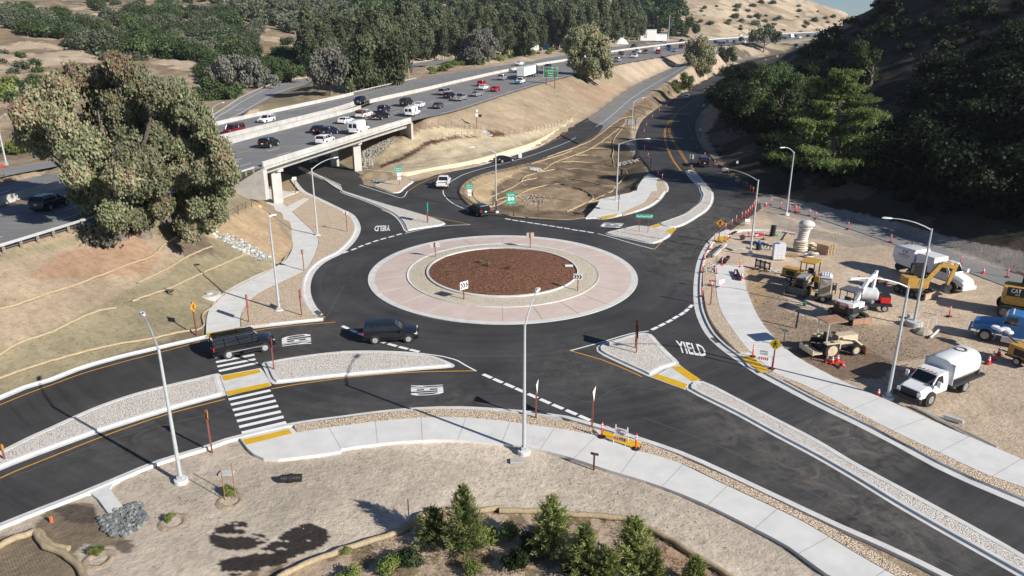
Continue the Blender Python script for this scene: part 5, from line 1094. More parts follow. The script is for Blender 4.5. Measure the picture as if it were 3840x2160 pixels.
# ------------------------------------------------------------ vehicles
def paintm(name, c, metal=.0, rough=.2): return plain(name, c, rough, metal=metal, var=.03, coat=.35, spec=.35)
P_BLACK = paintm('black_paint', (.008, .008, .01)); P_WHITE = paintm('white_paint', (.78, .78, .77), rough=.4); P_SILV = paintm('silver_paint', (.42, .43, .44), .4); P_GREY = paintm('grey_paint', (.09, .095, .10), .3)
P_NAVY = paintm('navy_paint', (.012, .02, .05), .2); P_RED = paintm('red_paint', (.42, .012, .015)); P_MAR = paintm('maroon_paint', (.17, .012, .022)); P_BLUE = paintm('blue_paint', (.02, .11, .38), .2); P_BEIGE = paintm('beige_paint', (.38, .35, .30), .3); P_TEAL = paintm('grey_green_paint', (.14, .18, .18), .3); P_BRN = paintm('brown_paint', (.20, .10, .075)); P_DG = paintm('charcoal_paint', (.014, .015, .019), .2)
M_glass = plain('tinted_glass', (.012, .015, .02), .06, var=.0, coat=.3); M_rub = plain('black_rubber', (.018, .018, .018), .85); M_trim = plain('black_plastic', (.02, .02, .021), .6)
M_rim = plain('alloy', (.44, .45, .46), .4, metal=.3); M_head = plain('headlight_lens', (.75, .77, .8), .15, metal=.2); M_tail = plain('tail_light_lens', (.42, .01, .012), .25); M_plate = plain('licence_plate_white', (.75, .75, .74), .6); M_chr = plain('chrome', (.6, .6, .6), .2, metal=.8)

def setbody(o, m):
    for ob in [o]+list(o.children):
        if ob.type == 'MESH' and ob.get('_b'): pass
def wheel(root, x, y, r, w, side, spokes=5, rimm=None):
    b = MB(); b.lathe([(r*.55, -w/2), (r*.93, -w/2), (r, -w*.3), (r, w*.3), (r*.93, w/2), (r*.55, w/2)], (0, 0, 0), 20, Matrix.Rotation(R(90), 4, 'X')); t = b.build('wheel', M_rub, root, smooth=40); t.location = (x, y, r)
    b = MB(); yo = side*(w*.5+.008); b.lathe([(r*.62, -.015), (r*.62, .015), (r*.55, .02), (r*.53, 0)], (0, yo, 0), 18, Matrix.Rotation(R(90), 4, 'X'))
    b.lathe([(r*.56, -.01), (r*.56, .0)], (0, yo-side*.006, 0), 18, Matrix.Rotation(R(90), 4, 'X'))
    for k in range(spokes):
        a = k*2*math.pi/spokes; b.box(0, 0, 0, r*.22, .03, r*.6, Matrix.Translation((0, yo, 0)) @ Matrix.Rotation(a, 4, 'Y') @ Matrix.Translation((0, 0, r*.3)))
    b.lathe([(r*.16, -.03), (r*.16, .03)], (0, yo, 0), 10, Matrix.Rotation(R(90), 4, 'X'))
    rm = b.build('rim', rimm or M_rim, t); return t
KIND = { # L, W, H, belt, body profile [(x/L, z)], glass bottom x0,x1, roof x2,x3, wheel r, axle x, clearance
 'sedan': dict(L=4.8, W=1.84, H=1.45, prof=[(-.5, .62), (-.485, .93), (-.40, 1.01), (-.28, 1.02), (0, .98), (.18, .95), (.30, .90), (.43, .80), (.485, .66), (.5, .5)], g=(-.40, .21, -.22, .03), r=.33, ax=(-.29, .30), cl=.2),
 'coupe': dict(L=4.7, W=1.88, H=1.36, prof=[(-.5, .62), (-.485, .90), (-.40, .98), (-.28, .98), (0, .93), (.14, .92), (.30, .87), (.43, .76), (.485, .62), (.5, .48)], g=(-.42, .16, -.2, -.0), r=.34, ax=(-.28, .31), cl=.17),
 'suv': dict(L=4.65, W=1.88, H=1.68, prof=[(-.5, .7), (-.49, 1.08), (-.46, 1.1), (-.2, 1.09), (.1, 1.06), (.20, 1.04), (.34, .99), (.45, .88), (.49, .7), (.5, .5)], g=(-.475, .23, -.40, .04), r=.36, ax=(-.28, .30), cl=.22),
 'bigsuv': dict(L=5.15, W=2.0, H=1.95, prof=[(-.5, .75), (-.495, 1.16), (-.47, 1.18), (-.2, 1.17), (.1, 1.15), (.27, 1.14), (.40, 1.09), (.475, 1.0), (.49, .8), (.5, .55)], g=(-.488, .275, -.47, .17), r=.39, ax=(-.27, .31), cl=.28),
 'rover': dict(L=4.88, W=2.0, H=1.80, prof=[(-.5, .7), (-.49, 1.1), (-.46, 1.14), (-.2, 1.13), (.1, 1.10), (.20, 1.09), (.36, 1.04), (.46, .95), (.495, .75), (.5, .5)], g=(-.475, .24, -.455, .085), r=.39, ax=(-.28, .32), cl=.25),
 'pickup': dict(L=5.8, W=2.0, H=1.88, prof=[(-.5, .6), (-.495, .78), (-.47, .79), (-.125, .79), (-.12, 1.12), (.1, 1.12), (.20, 1.12), (.38, 1.09), (.47, 1.02), (.49, .8), (.5, .55)], g=(-.115, .215, -.10, .10), r=.40, ax=(-.29, .32), cl=.32),
 'van': dict(L=5.9, W=2.04, H=2.55, prof=[(-.5, .8), (-.495, 1.0), (-.3, 1.0), (0, 1.02), (.2, 1.12), (.30, 1.15), (.42, 1.05), (.48, .85), (.5, .55)], g=None, r=.36, ax=(-.27, .33), cl=.25)}
def make_car(kind, paint, low=False, bed=None, rails=False, shell=None):
    K = KIND[kind]; L, Wd, Hh = K['L'], K['W'], K['H']; hw = Wd/2; root = empty(kind_name(kind), (0, 0, 0)); cl = K['cl']
    b = MB(); secs = []
    for fx, zt in K['prof']:
        x = fx*L; e = max(0, abs(fx)-.40)/.10; w = hw*(1-.13*e*e); zb = cl+(.12 if abs(fx) > .46 else 0); zt = max(zt, zb+.12); zm = zb+(zt-zb)*.55
        half = [(0, zb), (w*.8, zb), (w*.96, zb+.1*min(1, (zt-zb))), (w, zm), (w*.975, zt-.1*min(1, (zt-zb)*2)), (w*.88, zt-.01), (w*.45, zt+.025)]
        ring_ = [(x, y, z) for y, z in half]+[(x, 0, zt+.03)]+[(x, -y, z) for y, z in half[:0:-1]]; secs.append(ring_)
    b.loft(secs); body = b.build('body', paint, root, smooth=38, fix=True)
    if K['g']:
        g0, g1, g2, g3 = [v*L for v in K['g']]; zb = (np.interp(K['g'][0], [p[0] for p in K['prof']], [p[1] for p in K['prof']]), np.interp(K['g'][1], [p[0] for p in K['prof']], [p[1] for p in K['prof']])); zr = Hh-.07; wb = hw*.93; wt = hw*.73
        if kind == 'pickup': zb = (1.1, 1.12)
        B0 = [(g0, wb*.96, zb[0]-.06), (g1, wb*.92, zb[1]-.06), (g1, -wb*.92, zb[1]-.06), (g0, -wb*.96, zb[0]-.06)]; Tt = [(g2, wt, zr), (g3, wt*.97, zr), (g3, -wt*.97, zr), (g2, -wt, zr)]
        mid = [tuple(Vector(p).lerp(Vector(q), .55)+Vector((.04 if i in (1, 2) else -.04, .05*(1 if p[1] > 0 else -1), .02))) for i, (p, q) in enumerate(zip(B0, Tt))]
        b = MB(); b.loft([B0, mid, Tt]); b.build('window', M_glass, root, fix=True, smooth=30)
        b = MB(); ex = .05; t0 = [(g2-ex, wt+.03, zr-.02), (g3+ex, wt+.02, zr-.02), (g3+ex, -wt-.02, zr-.02), (g2-ex, -wt-.03, zr-.02)]
        rr = [[(p[0]*1, p[1], p[2]) for p in t0], [(t0[0][0]+.03, wt, zr+.045), (t0[1][0]-.03, wt-.01, zr+.045), (t0[2][0]-.03, -wt+.01, zr+.045), (t0[3][0]+.03, -wt, zr+.045)], [(g2+.12, wt*.7, zr+.07), (g3-.12, wt*.7, zr+.065), (g3-.12, -wt*.7, zr+.065), (g2+.12, -wt*.7, zr+.07)]]
        b.loft(rr)
        for i in range(4): b.tube([B0[i], mid[i], Tt[i]], [.06, .05, .045], 5)
        zbm = (zb[0]+zb[1])/2-.05; ks = ((.42,) if kind in ('coupe',) else (.36, .70)) if kind != 'pickup' else (.5,)
        if kind in ('bigsuv', 'rover', 'suv'): ks = (.24, .55)
        for k in ks:
            xb = g0+(g1-g0)*k; xt = g2+(g3-g2)*k
            for s in (1, -1): b.tube([(xb, s*wb*.955, zbm), ((xb+xt)/2, s*(wb*.5+wt*.5+.045), (zbm+zr)/2), (xt, s*(wt+.01), zr)], .035, 4)
        b.build('roof', paint, root, fix=True, smooth=40)
        if rails:
            for s in (1, -1): MB().tube([(g2+.1, s*wt*.9, zr+.05), (g2+.25, s*wt*.9, zr+.12), (g3-.25, s*wt*.9, zr+.12), (g3-.1, s*wt*.9, zr+.05)], .02, 5).build('roof_rail', M_trim, root)
            MB().box((g2+g3)/2+.4, 0, zr+.13, .06, wt*1.9, .03).build('roof_rail', M_trim, root)
    if kind == 'pickup':
        zr_, x0, x1 = 1.13, -.5*L+.03, -.125*L; b = MB()
        for s in (1, -1): b.box((x0+x1)/2, s*(hw-.07), .93, x1-x0, .12, .42)
        b.box(x1-.03, 0, .93, .08, Wd-.2, .42); b.build('bed_side', paint, root)
        MB().box(x0+.05, 0, .93, .09, Wd-.16, .44).build('tailgate', paint, root)
        if bed == 'cover': MB().box((x0+x1)/2, 0, 1.15, x1-x0-.05, Wd-.1, .05).build('bed_cover', M_trim, root)
        elif bed == 'dark': MB().box((x0+x1)/2, 0, .84, x1-x0-.15, Wd-.3, .06).build('bed_liner', M_trim, root)
        if shell:
            b = MB(); b.box((x0+x1)/2, 0, 1.5, x1-x0-.04, Wd-.1, .72, tx=.96, ty=.86); b.build('camper_shell', shell, root); b = MB()
            for s in (1, -1): b.box((x0+x1)/2, s*(hw-.1), 1.5, (x1-x0)*.66, .06, .34)
            b.box(x0+.04, 0, 1.5, .06, Wd*.66, .42); b.build('window', M_glass, root)
    if kind == 'van':
        secs = []
        for fx, zt, wk in ((-.497, 2.46, .90), (-.44, 2.54, .92), (.05, 2.55, .92), (.17, 2.48, .90), (.215, 2.36, .86), (.335, 1.16, .96)):
            x = fx*L; w0 = hw*.995; secs.append([(x, w0, .95), (x, hw*(wk+.07 if zt > 2 else .97), (zt+.95)*.5), (x, hw*wk*.94, zt-.12 if zt > 2 else zt), (x, hw*wk*.75, zt), (x, -hw*wk*.75, zt), (x, -hw*wk*.94, zt-.12 if zt > 2 else zt), (x, -hw*(wk+.07 if zt > 2 else .97), (zt+.95)*.5), (x, -w0, .95)])
        b = MB(); b.loft(secs); b.build('cargo_body', paint, root, fix=True, smooth=35)
        b = MB(); xa, za, xb, zb_ = .335*L+.03, 1.18, .222*L+.03, 2.30; b.add([(xa, hw*.82, za+.03), (xa, -hw*.82, za+.03), (xb, -hw*.70, zb_), (xb, hw*.70, zb_)], [(0, 1, 2, 3)])
        for s in (1, -1): b.add([(.30*L, s*(hw+.012), 1.25), (.17*L, s*(hw+.012), 1.22), (.17*L, s*(hw*.97+.012), 2.02), (.235*L, s*(hw*.97+.012), 2.02)], [(0, 1, 2, 3), (3, 2, 1, 0)])
        for s in (1, -1): b.add([(-.499*L-.012, s*.1, 1.35), (-.499*L-.012, s*hw*.78, 1.35), (-.499*L-.012, s*hw*.74, 2.1), (-.499*L-.012, s*.1, 2.1)], [(0, 1, 2, 3), (3, 2, 1, 0)])
        b.build('window', M_glass, root)
    for ax in K['ax']:
        for s in (1, -1):
            b = MB(); b.lathe([(K['r']+.055, -.06), (K['r']+.055, .06)], (ax*L, s*(hw-.053), K['r']+.02), 20, Matrix.Rotation(R(90), 4, 'X')); b.build('wheel_arch', M_trim, root)
            wheel(root, ax*L, s*(hw-.10), K['r'], .24, s)
    zb = cl+.22; b = MB(); b.box(.49*L, 0, zb, .1, Wd*.86, .2); b.build('bumper', M_trim if paint not in (P_WHITE,) or kind == 'pickup' else M_trim, root)
    b = MB(); b.box(-.492*L, 0, zb, .1, Wd*.86, .2); b.build('bumper', M_chr if kind in ('pickup',) else M_trim, root)
    zl = K['prof'][-3][1]*.90; zt = K['prof'][1][1]*.88
    for s in (1, -1):
        MB().box(.465*L, s*hw*.72, zl, .16, .34, .15).build('headlight', M_head, root)
        MB().box(-.49*L, s*hw*(.86 if kind not in ('van', 'pickup') else .9), zt if kind not in ('van', 'pickup') else 1.0, .10, .20, .20 if kind in ('sedan', 'coupe') else .32).build('tail_light', M_tail, root)
        MB().box((K['g'][1] if K['g'] else .25)*L-.25, s*(hw+.1), K['prof'][4][1]+.08, .14, .2, .15).build('mirror', paint if not low else M_trim, root)
        b = MB(); b.box(0, s*(hw+.002), .62+cl*.4, L*.44, .015, .05); b.build('side_moulding', M_trim, root)
    MB().box(.497*L, 0, zl-.08, .05, Wd*.45, .18).build('grille', M_trim, root); MB().box(-.5*L-.012, 0, zt-.12 if kind != 'pickup' else .72, .02, .32, .16).build('licence_plate', M_plate, root)
    return root
def kind_name(k): return {'sedan': 'sedan_car', 'coupe': 'coupe_car', 'suv': 'crossover_car', 'bigsuv': 'suv_car', 'rover': 'suv_car', 'pickup': 'pickup_truck', 'van': 'cargo_van'}[k]
CACHE = {}
def car(kind, paint, loc, hdg, label, group=None, extra=None, **k):
    key = (kind, paint.name, str(sorted((a, str(b)) for a, b in k.items())))
    if key not in CACHE: r = make_car(kind, paint, **k); CACHE[key] = (r, list(r.children))
    else:
        src, kids = CACHE[key]; r = src.copy(); COL.objects.link(r); r.scale = (1, 1, 1)
        for q in kids:
            c = q.copy(); COL.objects.link(c); c.parent = r
            for z in q.children: d = z.copy(); COL.objects.link(d); d.parent = c
    r.location = loc; r.rotation_euler = (0, 0, hdg); cat = {'van': 'van', 'pickup': 'pickup truck'}.get(kind, 'car'); tag(r, label, cat, group); 
    return r
def fdir(Y):
    i = min(range(len(MEDw)), key=lambda q: abs(MEDw[q].y-Y)); a, c = MEDw[max(0, i-2)], MEDw[min(len(MEDw)-1, i+2)]; d = c-a; return math.atan2(d.y, d.x), math.atan2(d.z, math.hypot(d.x, d.y))
GF = 'vehicles on the freeway'
def fcar(kind, paint, pt, label, onc=False, **k):
    x, y = P(pt)[0]; p = WF(x, y, .06); h, sl = fdir(p.y); 
    r = car(kind, paint, p, h+(math.pi if onc else 0), label, GF, **k); r.rotation_euler = (0, -sl if not onc else sl, h+(math.pi if onc else 0)); r.scale = (1.28,)*3 if p.y > 320 else (1.12,)*3 if p.y > 250 else (1, 1, 1); return r
fcar('suv', P_WHITE, 'S1 1450 400', 'white crossover coming towards the camera in the far carriageway, nearest of the oncoming cars', True)
fcar('bigsuv', P_MAR, 'S1 960 575', 'maroon SUV half hidden by the eucalyptus in the far carriageway', True, rails=True)
fcar('suv', P_BLACK, 'S1 1490 765', 'black crossover alone on the overpass nearest the eucalyptus')
fcar('sedan', P_BLACK, 'S1 2250 550', 'black sedan in the left lane beside a dark crossover on the overpass')
fcar('suv', P_NAVY, 'S1 2400 585', 'dark navy crossover just ahead of the white crossover on the overpass')
fcar('suv', P_WHITE, 'S1 2335 720', 'white crossover in the right lane on the overpass, rear towards the camera')
fcar('sedan', P_SILV, 'S1 830 1165', 'silver car mostly hidden behind the right edge of the eucalyptus')
fcar('sedan', P_WHITE, 'S3 70 1140', 'white sedan with red tail lights half behind the tall white van')
van = fcar('van', P_WHITE, 'S3 275 1285', 'tall plain white cargo van, largest vehicle in the near freeway lane')
fcar('pickup', P_WHITE, 'S3 350 1050', 'old white pickup with a brown camper shell', shell=P_BRN)
fcar('pickup', P_BLACK, 'S3 600 1075', 'black pickup with covered bed beside the white van', bed='cover')
fcar('suv', P_NAVY, 'S3 650 965', 'dark blue SUV ahead of the black pickup')
fcar('bigsuv', P_DG, 'S3 985 870', 'dark SUV in the left lane just before the white sports coupe', rails=True)
fcar('coupe', P_WHITE, 'S3 1185 890', 'white sports coupe half hidden by the van with ladders')
v2 = fcar('van', P_WHITE, 'S3 1080 1015', 'white work van with a blue stripe and ladders on its roof')
v2.scale = (.95, .97, .82)
b = MB()
for y in (-.5, -.15, .3, .6): b.tube([(-2.7, y, 2.72), (1.2, y+.05, 2.72)], .035, 4)
for x in range(12): b.box(-2.5+x*.3, -.33, 2.72, .04, .35, .03)
b.build('ladder', M_galv, v2)
b = MB(); b.add([(-1.1, -1.035, 2.35), (-.75, -1.035, 2.35), (-.35, -1.035, 1.0), (-.9, -1.035, 1.0)], [(0, 1, 2, 3), (3, 2, 1, 0)]); b.build('stripe', plain('stripe_blue', (.02, .12, .5), .4), v2)
fcar('sedan', P_GREY, 'S3 1465 905', 'dark grey sedan in the right lane ahead of the work van')
fcar('bigsuv', P_SILV, 'S3 1570 705', 'silver SUV in the left lane behind the small black SUV')
fcar('suv', P_BLACK, 'S3 1635 755', 'small black SUV between the silver SUV and the silver pickup')
fcar('pickup', P_SILV, 'S3 1800 790', 'silver pickup with open bed in the right lane', bed='dark')
fcar('sedan', P_SILV, 'S3 2045 725', 'silver sedan in the right lane ahead of the silver pickup')
fcar('suv', P_RED, 'S3 2125 570', 'red hatchback in the left lane behind the lorry')
fcar('sedan', P_WHITE, 'S3 2150 625', 'white sedan between the two red cars')
fcar('sedan', P_RED, 'S3 2330 650', 'red sedan in the right lane, rightmost of the two red cars')
fcar('suv', P_SILV, 'S4 500 480', 'silver blue SUV beside the rear of the white trailer')
fcar('suv', P_NAVY, 'S3 270 835', 'dark blue crossover with headlights towards the camera in the far carriageway', True)
fcar('sedan', P_WHITE, 'S4 760 262', 'white car in the far carriageway seen over the white trailer')
fcar('sedan', P_NAVY, 'S4 1190 300', 'dark blue car peeking from behind the green exit sign')
up = fcar('pickup', P_WHITE, 'S4 770 535', 'white utility pickup with blue gear on its tail beside the lorry', bed='dark')
b = MB(); b.box(-3.05, 0, .95, .5, 1.8, .3); b.box(-3.1, .5, 1.2, .3, .3, .3); b.build('carrier', plain('bright_blue', (.02, .22, .6), .5), up)
fcar('suv', P_BLUE if False else P_NAVY, 'ML 385 120', 'dark blue SUV on the shaded freeway at the left edge', rails=True)
LST = [('suv', P_SILV, 'S6 310 690', 'small silver SUV at the right edge of the lone eucalyptus'), ('pickup', P_BEIGE, 'S6 370 632', 'beige pickup above the small silver SUV'), ('suv', P_NAVY, 'S6 365 590', 'dark car almost hidden behind the beige pickup'),
 ('pickup', P_WHITE, 'S6 560 632', 'white utility pickup in the right lane before the red SUV'), ('suv', P_DG, 'S6 565 588', 'dark hatchback hidden behind the white utility pickup'), ('bigsuv', P_WHITE, 'S6 615 562', 'white SUV in the left lane left of the brown pickup'), ('pickup', P_BRN, 'S6 730 568', 'brown and silver pickup behind the white camper truck'),
 ('bigsuv', P_RED, 'S6 925 572', 'red SUV beside the white camper truck'), ('pickup', P_DG, 'S6 1075 490', 'dark grey pickup ahead of the white camper truck'), ('suv', P_BLUE, 'S6 1095 518', 'blue car just below the dark grey pickup'), ('sedan', P_SILV, 'S6 1170 540', 'silver sedan in the right lane before the rounded tree'), ('bigsuv', P_MAR, 'S6 1275 488', 'dark red vehicle disappearing behind the rounded tree'),
 ('suv', P_DG, 'S7 180 412', 'dark car just right of the rounded tree'), ('sedan', P_NAVY, 'S7 240 425', 'navy car next to the blue pickup right of the rounded tree'), ('pickup', P_BLUE, 'S7 295 440', 'blue pickup in the nearest lane right of the rounded tree'), ('suv', P_SILV, 'S7 370 400', 'silver hatchback fourth from the rounded tree'), ('suv', P_TEAL, 'S7 465 405', 'grey green SUV left of the dark van and umbrella tree'),
 ('van', P_DG, 'S7 565 380', 'dark van behind the white car left of the umbrella tree'), ('sedan', P_WHITE, 'S7 605 408', 'white car in the nearest lane left of the umbrella tree'), ('bigsuv', P_WHITE, 'S7 700 380', 'white vehicle seen through the left of the umbrella tree'), ('suv', P_DG, 'S7 805 388', 'dark car seen under the orange warning sign'), ('pickup', P_WHITE, 'S7 790 358', 'white pickup seen behind the orange warning sign'),
 ('sedan', P_WHITE, 'S7 910 372', 'white car framed by the umbrella tree branches'), ('suv', P_WHITE, 'S7 1100 352', 'pale car seen at the right edge of the umbrella tree'), ('sedan', P_NAVY, 'S7 1195 340', 'navy car immediately right of the umbrella tree'), ('suv', P_GREY, 'S7 1240 350', 'grey blue car in the nearest lane right of the umbrella tree'), ('van', P_WHITE, 'S7 1320 330', 'white van in the distant queue'), ('suv', P_NAVY, 'S7 1385 322', 'dark car between the white van and a white sedan in the distant queue'), ('sedan', P_WHITE, 'S7 1440 338', 'white sedan in the distant queue ahead of the white van'),
 ('suv', P_NAVY, 'S7 1575 315', 'dark blue SUV in the distant queue'), ('suv', P_BLUE, 'S7 1695 318', 'bright blue car in the distant queue near the shaded hill'), ('bigsuv', P_WHITE, 'S7 1745 302', 'white SUV in the distant queue near the shaded hill'), ('suv', P_DG, 'S7 1815 298', 'last dark car of the distant queue touching the shaded hill')]
for kd, pt_, at_, lb in LST: fcar(kd, pt_, at_, lb, bed='dark') if kd == 'pickup' else fcar(kd, pt_, at_, lb)
for kd, pt_, at_, lb in (('pickup', P_NAVY, 'S6 550 480', 'navy pickup coming down the far carriageway by the white building'), ('sedan', P_SILV, 'S6 1040 425', 'silver sedan in the far carriageway below the tall light mast'), ('pickup', P_NAVY, 'S6 1270 395', 'dark oncoming pickup left of the rounded tree'), ('sedan', P_WHITE, 'S7 545 303', 'white car in the far carriageway left of the umbrella tree'), ('sedan', P_GREY, 'S7 1450 252', 'grey blue oncoming car above the distant barrier'), ('suv', P_BLUE, 'S7 1890 232', 'blue oncoming car at the far end of the barrier'), ('sedan', P_DG, 'S7 1845 236', 'dark oncoming car at the far end of the barrier')): fcar(kd, pt_, at_, lb, True)
# camper / box truck in the queue
def truck_box(name, loc, h, label, L=7, paint=P_WHITE, cat='truck'):
    r = empty(name, loc, h, label, cat, GF); b = MB(); b.box(-.6, 0, 1.9, L-1.9, 2.3, 2.3); b.box(L/2-1.7, 0, 2.75, 1.4, 2.2, .7); b.build('box_body', paint, r)
    b = MB(); b.box(L/2-.95, 0, 1.15, 1.7, 2.0, 1.0, tx=.8, ty=.95); b.build('cab', paint, r); MB().box(L/2-.95, 0, 1.75, 1.2, 1.8, .5, tx=.7).build('window', M_glass, r)
    MB().box(-.3, 0, .62, L-.8, 1.9, .25).build('chassis', M_trim, r)
    for x in (-L*.26, L*.33):
        for s in (1, -1): wheel(r, x, s*.95, .42, .26, s)
    for s in (1, -1): MB().box(-L/2+.32, s*1.0, 1.1, .08, .2, .3).build('tail_light', M_tail, r)
    return r
p = WF(*P('S6 895 548')[0], .06); h, _ = fdir(p.y); truck_box('box_truck', p, h, 'white box bodied camper truck in the queue behind the red SUV')
# the long haul lorry
p = WF(*P('S4 880 452')[0], .06); h, sl = fdir(p.y); r = empty('semi_truck', p, h, 'white box trailer lorry with dark tractor beside the green exit sign', 'truck', GF); r.rotation_euler = (0, -sl, h)
b = MB(); b.box(-1.4, 0, 2.65, 15.2, 2.58, 2.85); b.build('trailer', P_WHITE, r); b = MB(); b.box(-9.02, 0, 2.65, .05, 2.4, 2.7); b.build('rear_door', plain('trailer_door_white', (.66, .66, .65), .5), r)
MB().box(-1.4, 0, 1.12, 15, 1.2, .22).build('chassis', M_trim, r); MB().box(7.9, 0, 2.35, 2.3, 2.4, 2.7, tx=.9, ty=.94).build('cab', P_BLACK, r); MB().box(9.9, 0, 1.5, 2.0, 1.9, 1.3, tx=.85, ty=.8).build('hood', P_BLACK, r); MB().box(9.0, 0, 3.0, .3, 2.1, .8).build('window', M_glass, r)
MB().box(7.5, 0, 3.8, 1.6, 2.2, .5, tx=.7).build('roof_fairing', P_BLACK, r)
for s in (1, -1): MB().cyl((6.6, s*1.15, 1.4), (6.6, s*1.15, 4.3), .09, 8).build('exhaust_stack', M_chr, r)
for x in (-7.6, -6.3, 5.7, 7.0, 10.1):
    for s in (1, -1): wheel(r, x, s*1.1, .5, .3, s)
for s in (1, -1): MB().box(-9.05, s*1.1, 1.0, .06, .3, .16).build('tail_light', M_tail, r)

def side_car(kind, paint, rear, front, side, label, **k):
    """rear/front: where the visible wheels touch the ground; side +1: body lies to the left of the heading"""
    a, c = PW(rear)[0], PW(front)[0]; d = (c-a).normalized(); m = (a+c)/2+Vector((-d.y, d.x, 0))*side*(KIND[kind]['W']/2-.05); fx = sum(KIND[kind]['ax'])/2*KIND[kind]['L']; m -= d*fx
    return car(kind, paint, m+Vector((0, 0, .01)), math.atan2(d.y, d.x), label, **k)
tah = side_car('bigsuv', P_BLACK, 'ML 1735 1260', 'ML 2000 1207', 1, 'glossy black boxy SUV stopped on the zebra crossing at left', rails=True)
MB().box(0, -1.015, .62, 3.1, .03, .09).build('chrome_strip', M_chr, tah); MB().box(.2, -1.05, .36, 2.2, .18, .06).build('running_board', M_trim, tah)
rov = side_car('rover', P_DG, 'MM 258 1150', 'MM 508 1140', 1, 'charcoal SUV with bright alloy wheels circulating in the roundabout')
side_car('suv', P_DG, 'S5 2075 1105', 'S5 1905 1030', -1, 'dark crossover turning from the circle towards the on ramp')
car('pickup', P_WHITE, (PW('S5 1515 672')[0]+PW('S5 1575 600')[0])/2, math.atan2(*reversed([(PW('S5 1600 560')[0]-PW('S5 1512 690')[0])[i] for i in (0, 1)])), 'white pickup with open bed driving up the on ramp lane', bed='dark')
side_car('coupe', P_BLACK, 'S5 2437 287', 'S5 2572 268', 1, 'black coupe climbing the on ramp beside the buff wall')
def two(kind, paint, rear, front, label, **k):
    a = P(rear)[0]; c = P(front)[0]; a = HIT(*a); c = HIT(*c); d = c-a; return car(kind, paint, (a+c)/2+Vector((0, 0, .08)), math.atan2(d.y, d.x), label, **k)
two('bigsuv', P_BLACK, 'S9 972 1090', 'S9 935 1020', 'black SUV driving away beside the long curved island, seen from behind')
two('suv', P_WHITE, 'S6 1362 1228', 'S6 1322 1278', 'white crossover coming down the cone lined road with its front to the camera')
two('pickup', P_WHITE, 'S6 2050 795', 'S6 1985 828', 'white pickup coming down the far shaded road by the fence')
two('suv', P_MAR, 'S6 1712 1125', 'S6 1742 1080', 'dark red car with a pale roof driving away behind the thicket')
two('van', P_TEAL, 'S7 1350 505', 'S7 1420 490', 'pale roofed vehicle half hidden by the foot of the shaded hill')
# ------------------------------------------------------------ street furniture
M_pole = plain('galvanised_pole', (.50, .53, .54), .45, metal=.25, var=.1); M_brown = plain('red_brown_wood_post', (.22, .065, .04), .8, var=.15, vs=6); M_dbrown = plain('dark_brown_post', (.10, .05, .035), .8)
M_sgreen = plain('sign_green', (.005, .20, .10), .5, var=.05); M_steal = plain('sign_teal_green', (.0, .36, .22), .45, var=.05); M_sback = plain('sign_back_grey', (.42, .41, .39), .5, metal=.3, var=.1); M_swhite = plain('sign_white', (.78, .78, .77), .5, var=.05)
M_syel = plain('sign_yellow', (.80, .56, .01), .5, var=.04); M_sor = plain('sign_amber', (.72, .30, .01), .5, var=.04); M_sred = plain('sign_red', (.55, .02, .02), .5); M_sblk = plain('sign_black', (.015, .015, .015), .6); M_pale = plain('sign_back_pale', (.62, .58, .54), .6, var=.08)
M_orange = plain('orange_red_plastic', (.72, .045, .02), .55, var=.08); M_band = plain('reflective_white', (.8, .8, .8), .4); M_straw = ground_mat('straw_wattle', [(.3, (.33, .26, .16)), (.7, (.50, .40, .26))], 5, bump=1, bscale=14, bdist=.05); M_blk = plain('black_plastic_base', (.02, .02, .02), .7)
def zat(b, y):
    """height above the ground point b of something seen at row y"""
    k = math.tan(PH-math.atan((724.5-y)/F)); return H-k*b.y
def scale_at(p): return F/(p.y*CP+(H-p.z)*SP)
def G0(s, z=None):
    x, y = P(s)[0]; return HIT(x, y) if z is None else W(x, y, z)
def lamp(base, top, head, label, grp='street lights of the junction', zb=0.0, r=.11, arm=True, foot=True):
    b = G0(base, zb) if zb is not None else G0(base); ht = zat(b, P(top)[0][1])-b.z; root = empty('street_light', b, 0, label, 'street light', grp)
    r *= 1.2; m = MB(); m.tube([(0, 0, 0), (0, 0, ht*.5), (0, 0, ht)], [r, r*.8, r*.6], 10); m.build('pole', M_pole, root, smooth=40)
    m = MB(); m.box(0, 0, .25, r*2.6, r*2.6, .4); m.build('handhole_box', M_pole, root)
    if foot: MB().lathe([(.42, -.2), (.42, .16), (.40, .2)], n=18).build('concrete_foot', M_conc, root)
    if arm:
        x, y = P(head)[0]; hd = W(x, y, b.z+ht+.75)-b; hd.z = ht+.75; L = math.hypot(hd.x, hd.y); L2 = min(L, 4.2); hd = Vector((hd.x/L*L2, hd.y/L*L2, hd.z)); q = [Vector((hd.x*t, hd.y*t, ht-.15+.9*(1-(1-t)**2.2))) for t in (0, .2, .4, .6, .8, 1)]
        MB().tube(q, [.06, .055, .05, .045, .04, .035], 8).build('arm', M_pole, root, smooth=40)
        a = math.atan2(hd.y, hd.x); Mx = Matrix.Translation(q[-1]) @ Matrix.Rotation(a, 4, 'Z'); m = MB(); m.loft([[Mx @ Vector(v) for v in ((x_, -w_, -.03), (x_, w_, -.03), (x_, w_*.8, h_), (x_, -w_*.8, h_))] for x_, w_, h_ in ((-.15, .05, .04), (.0, .13, .07), (.45, .17, .08), (.7, .12, .03))]); m.build('lamp_head', M_swhite, root, fix=True, smooth=30)
        MB().lathe([(.035, 0), (.035, .12), (.02, .14)], (q[-1]+Vector((0, 0, .08))), 8).build('photocell', M_trim, root)
    return root
lamp('D 456 1211', 'D 393 878', 'D 350 775', 'street light in bare soil at lower left, its lamp head leaning over the road')
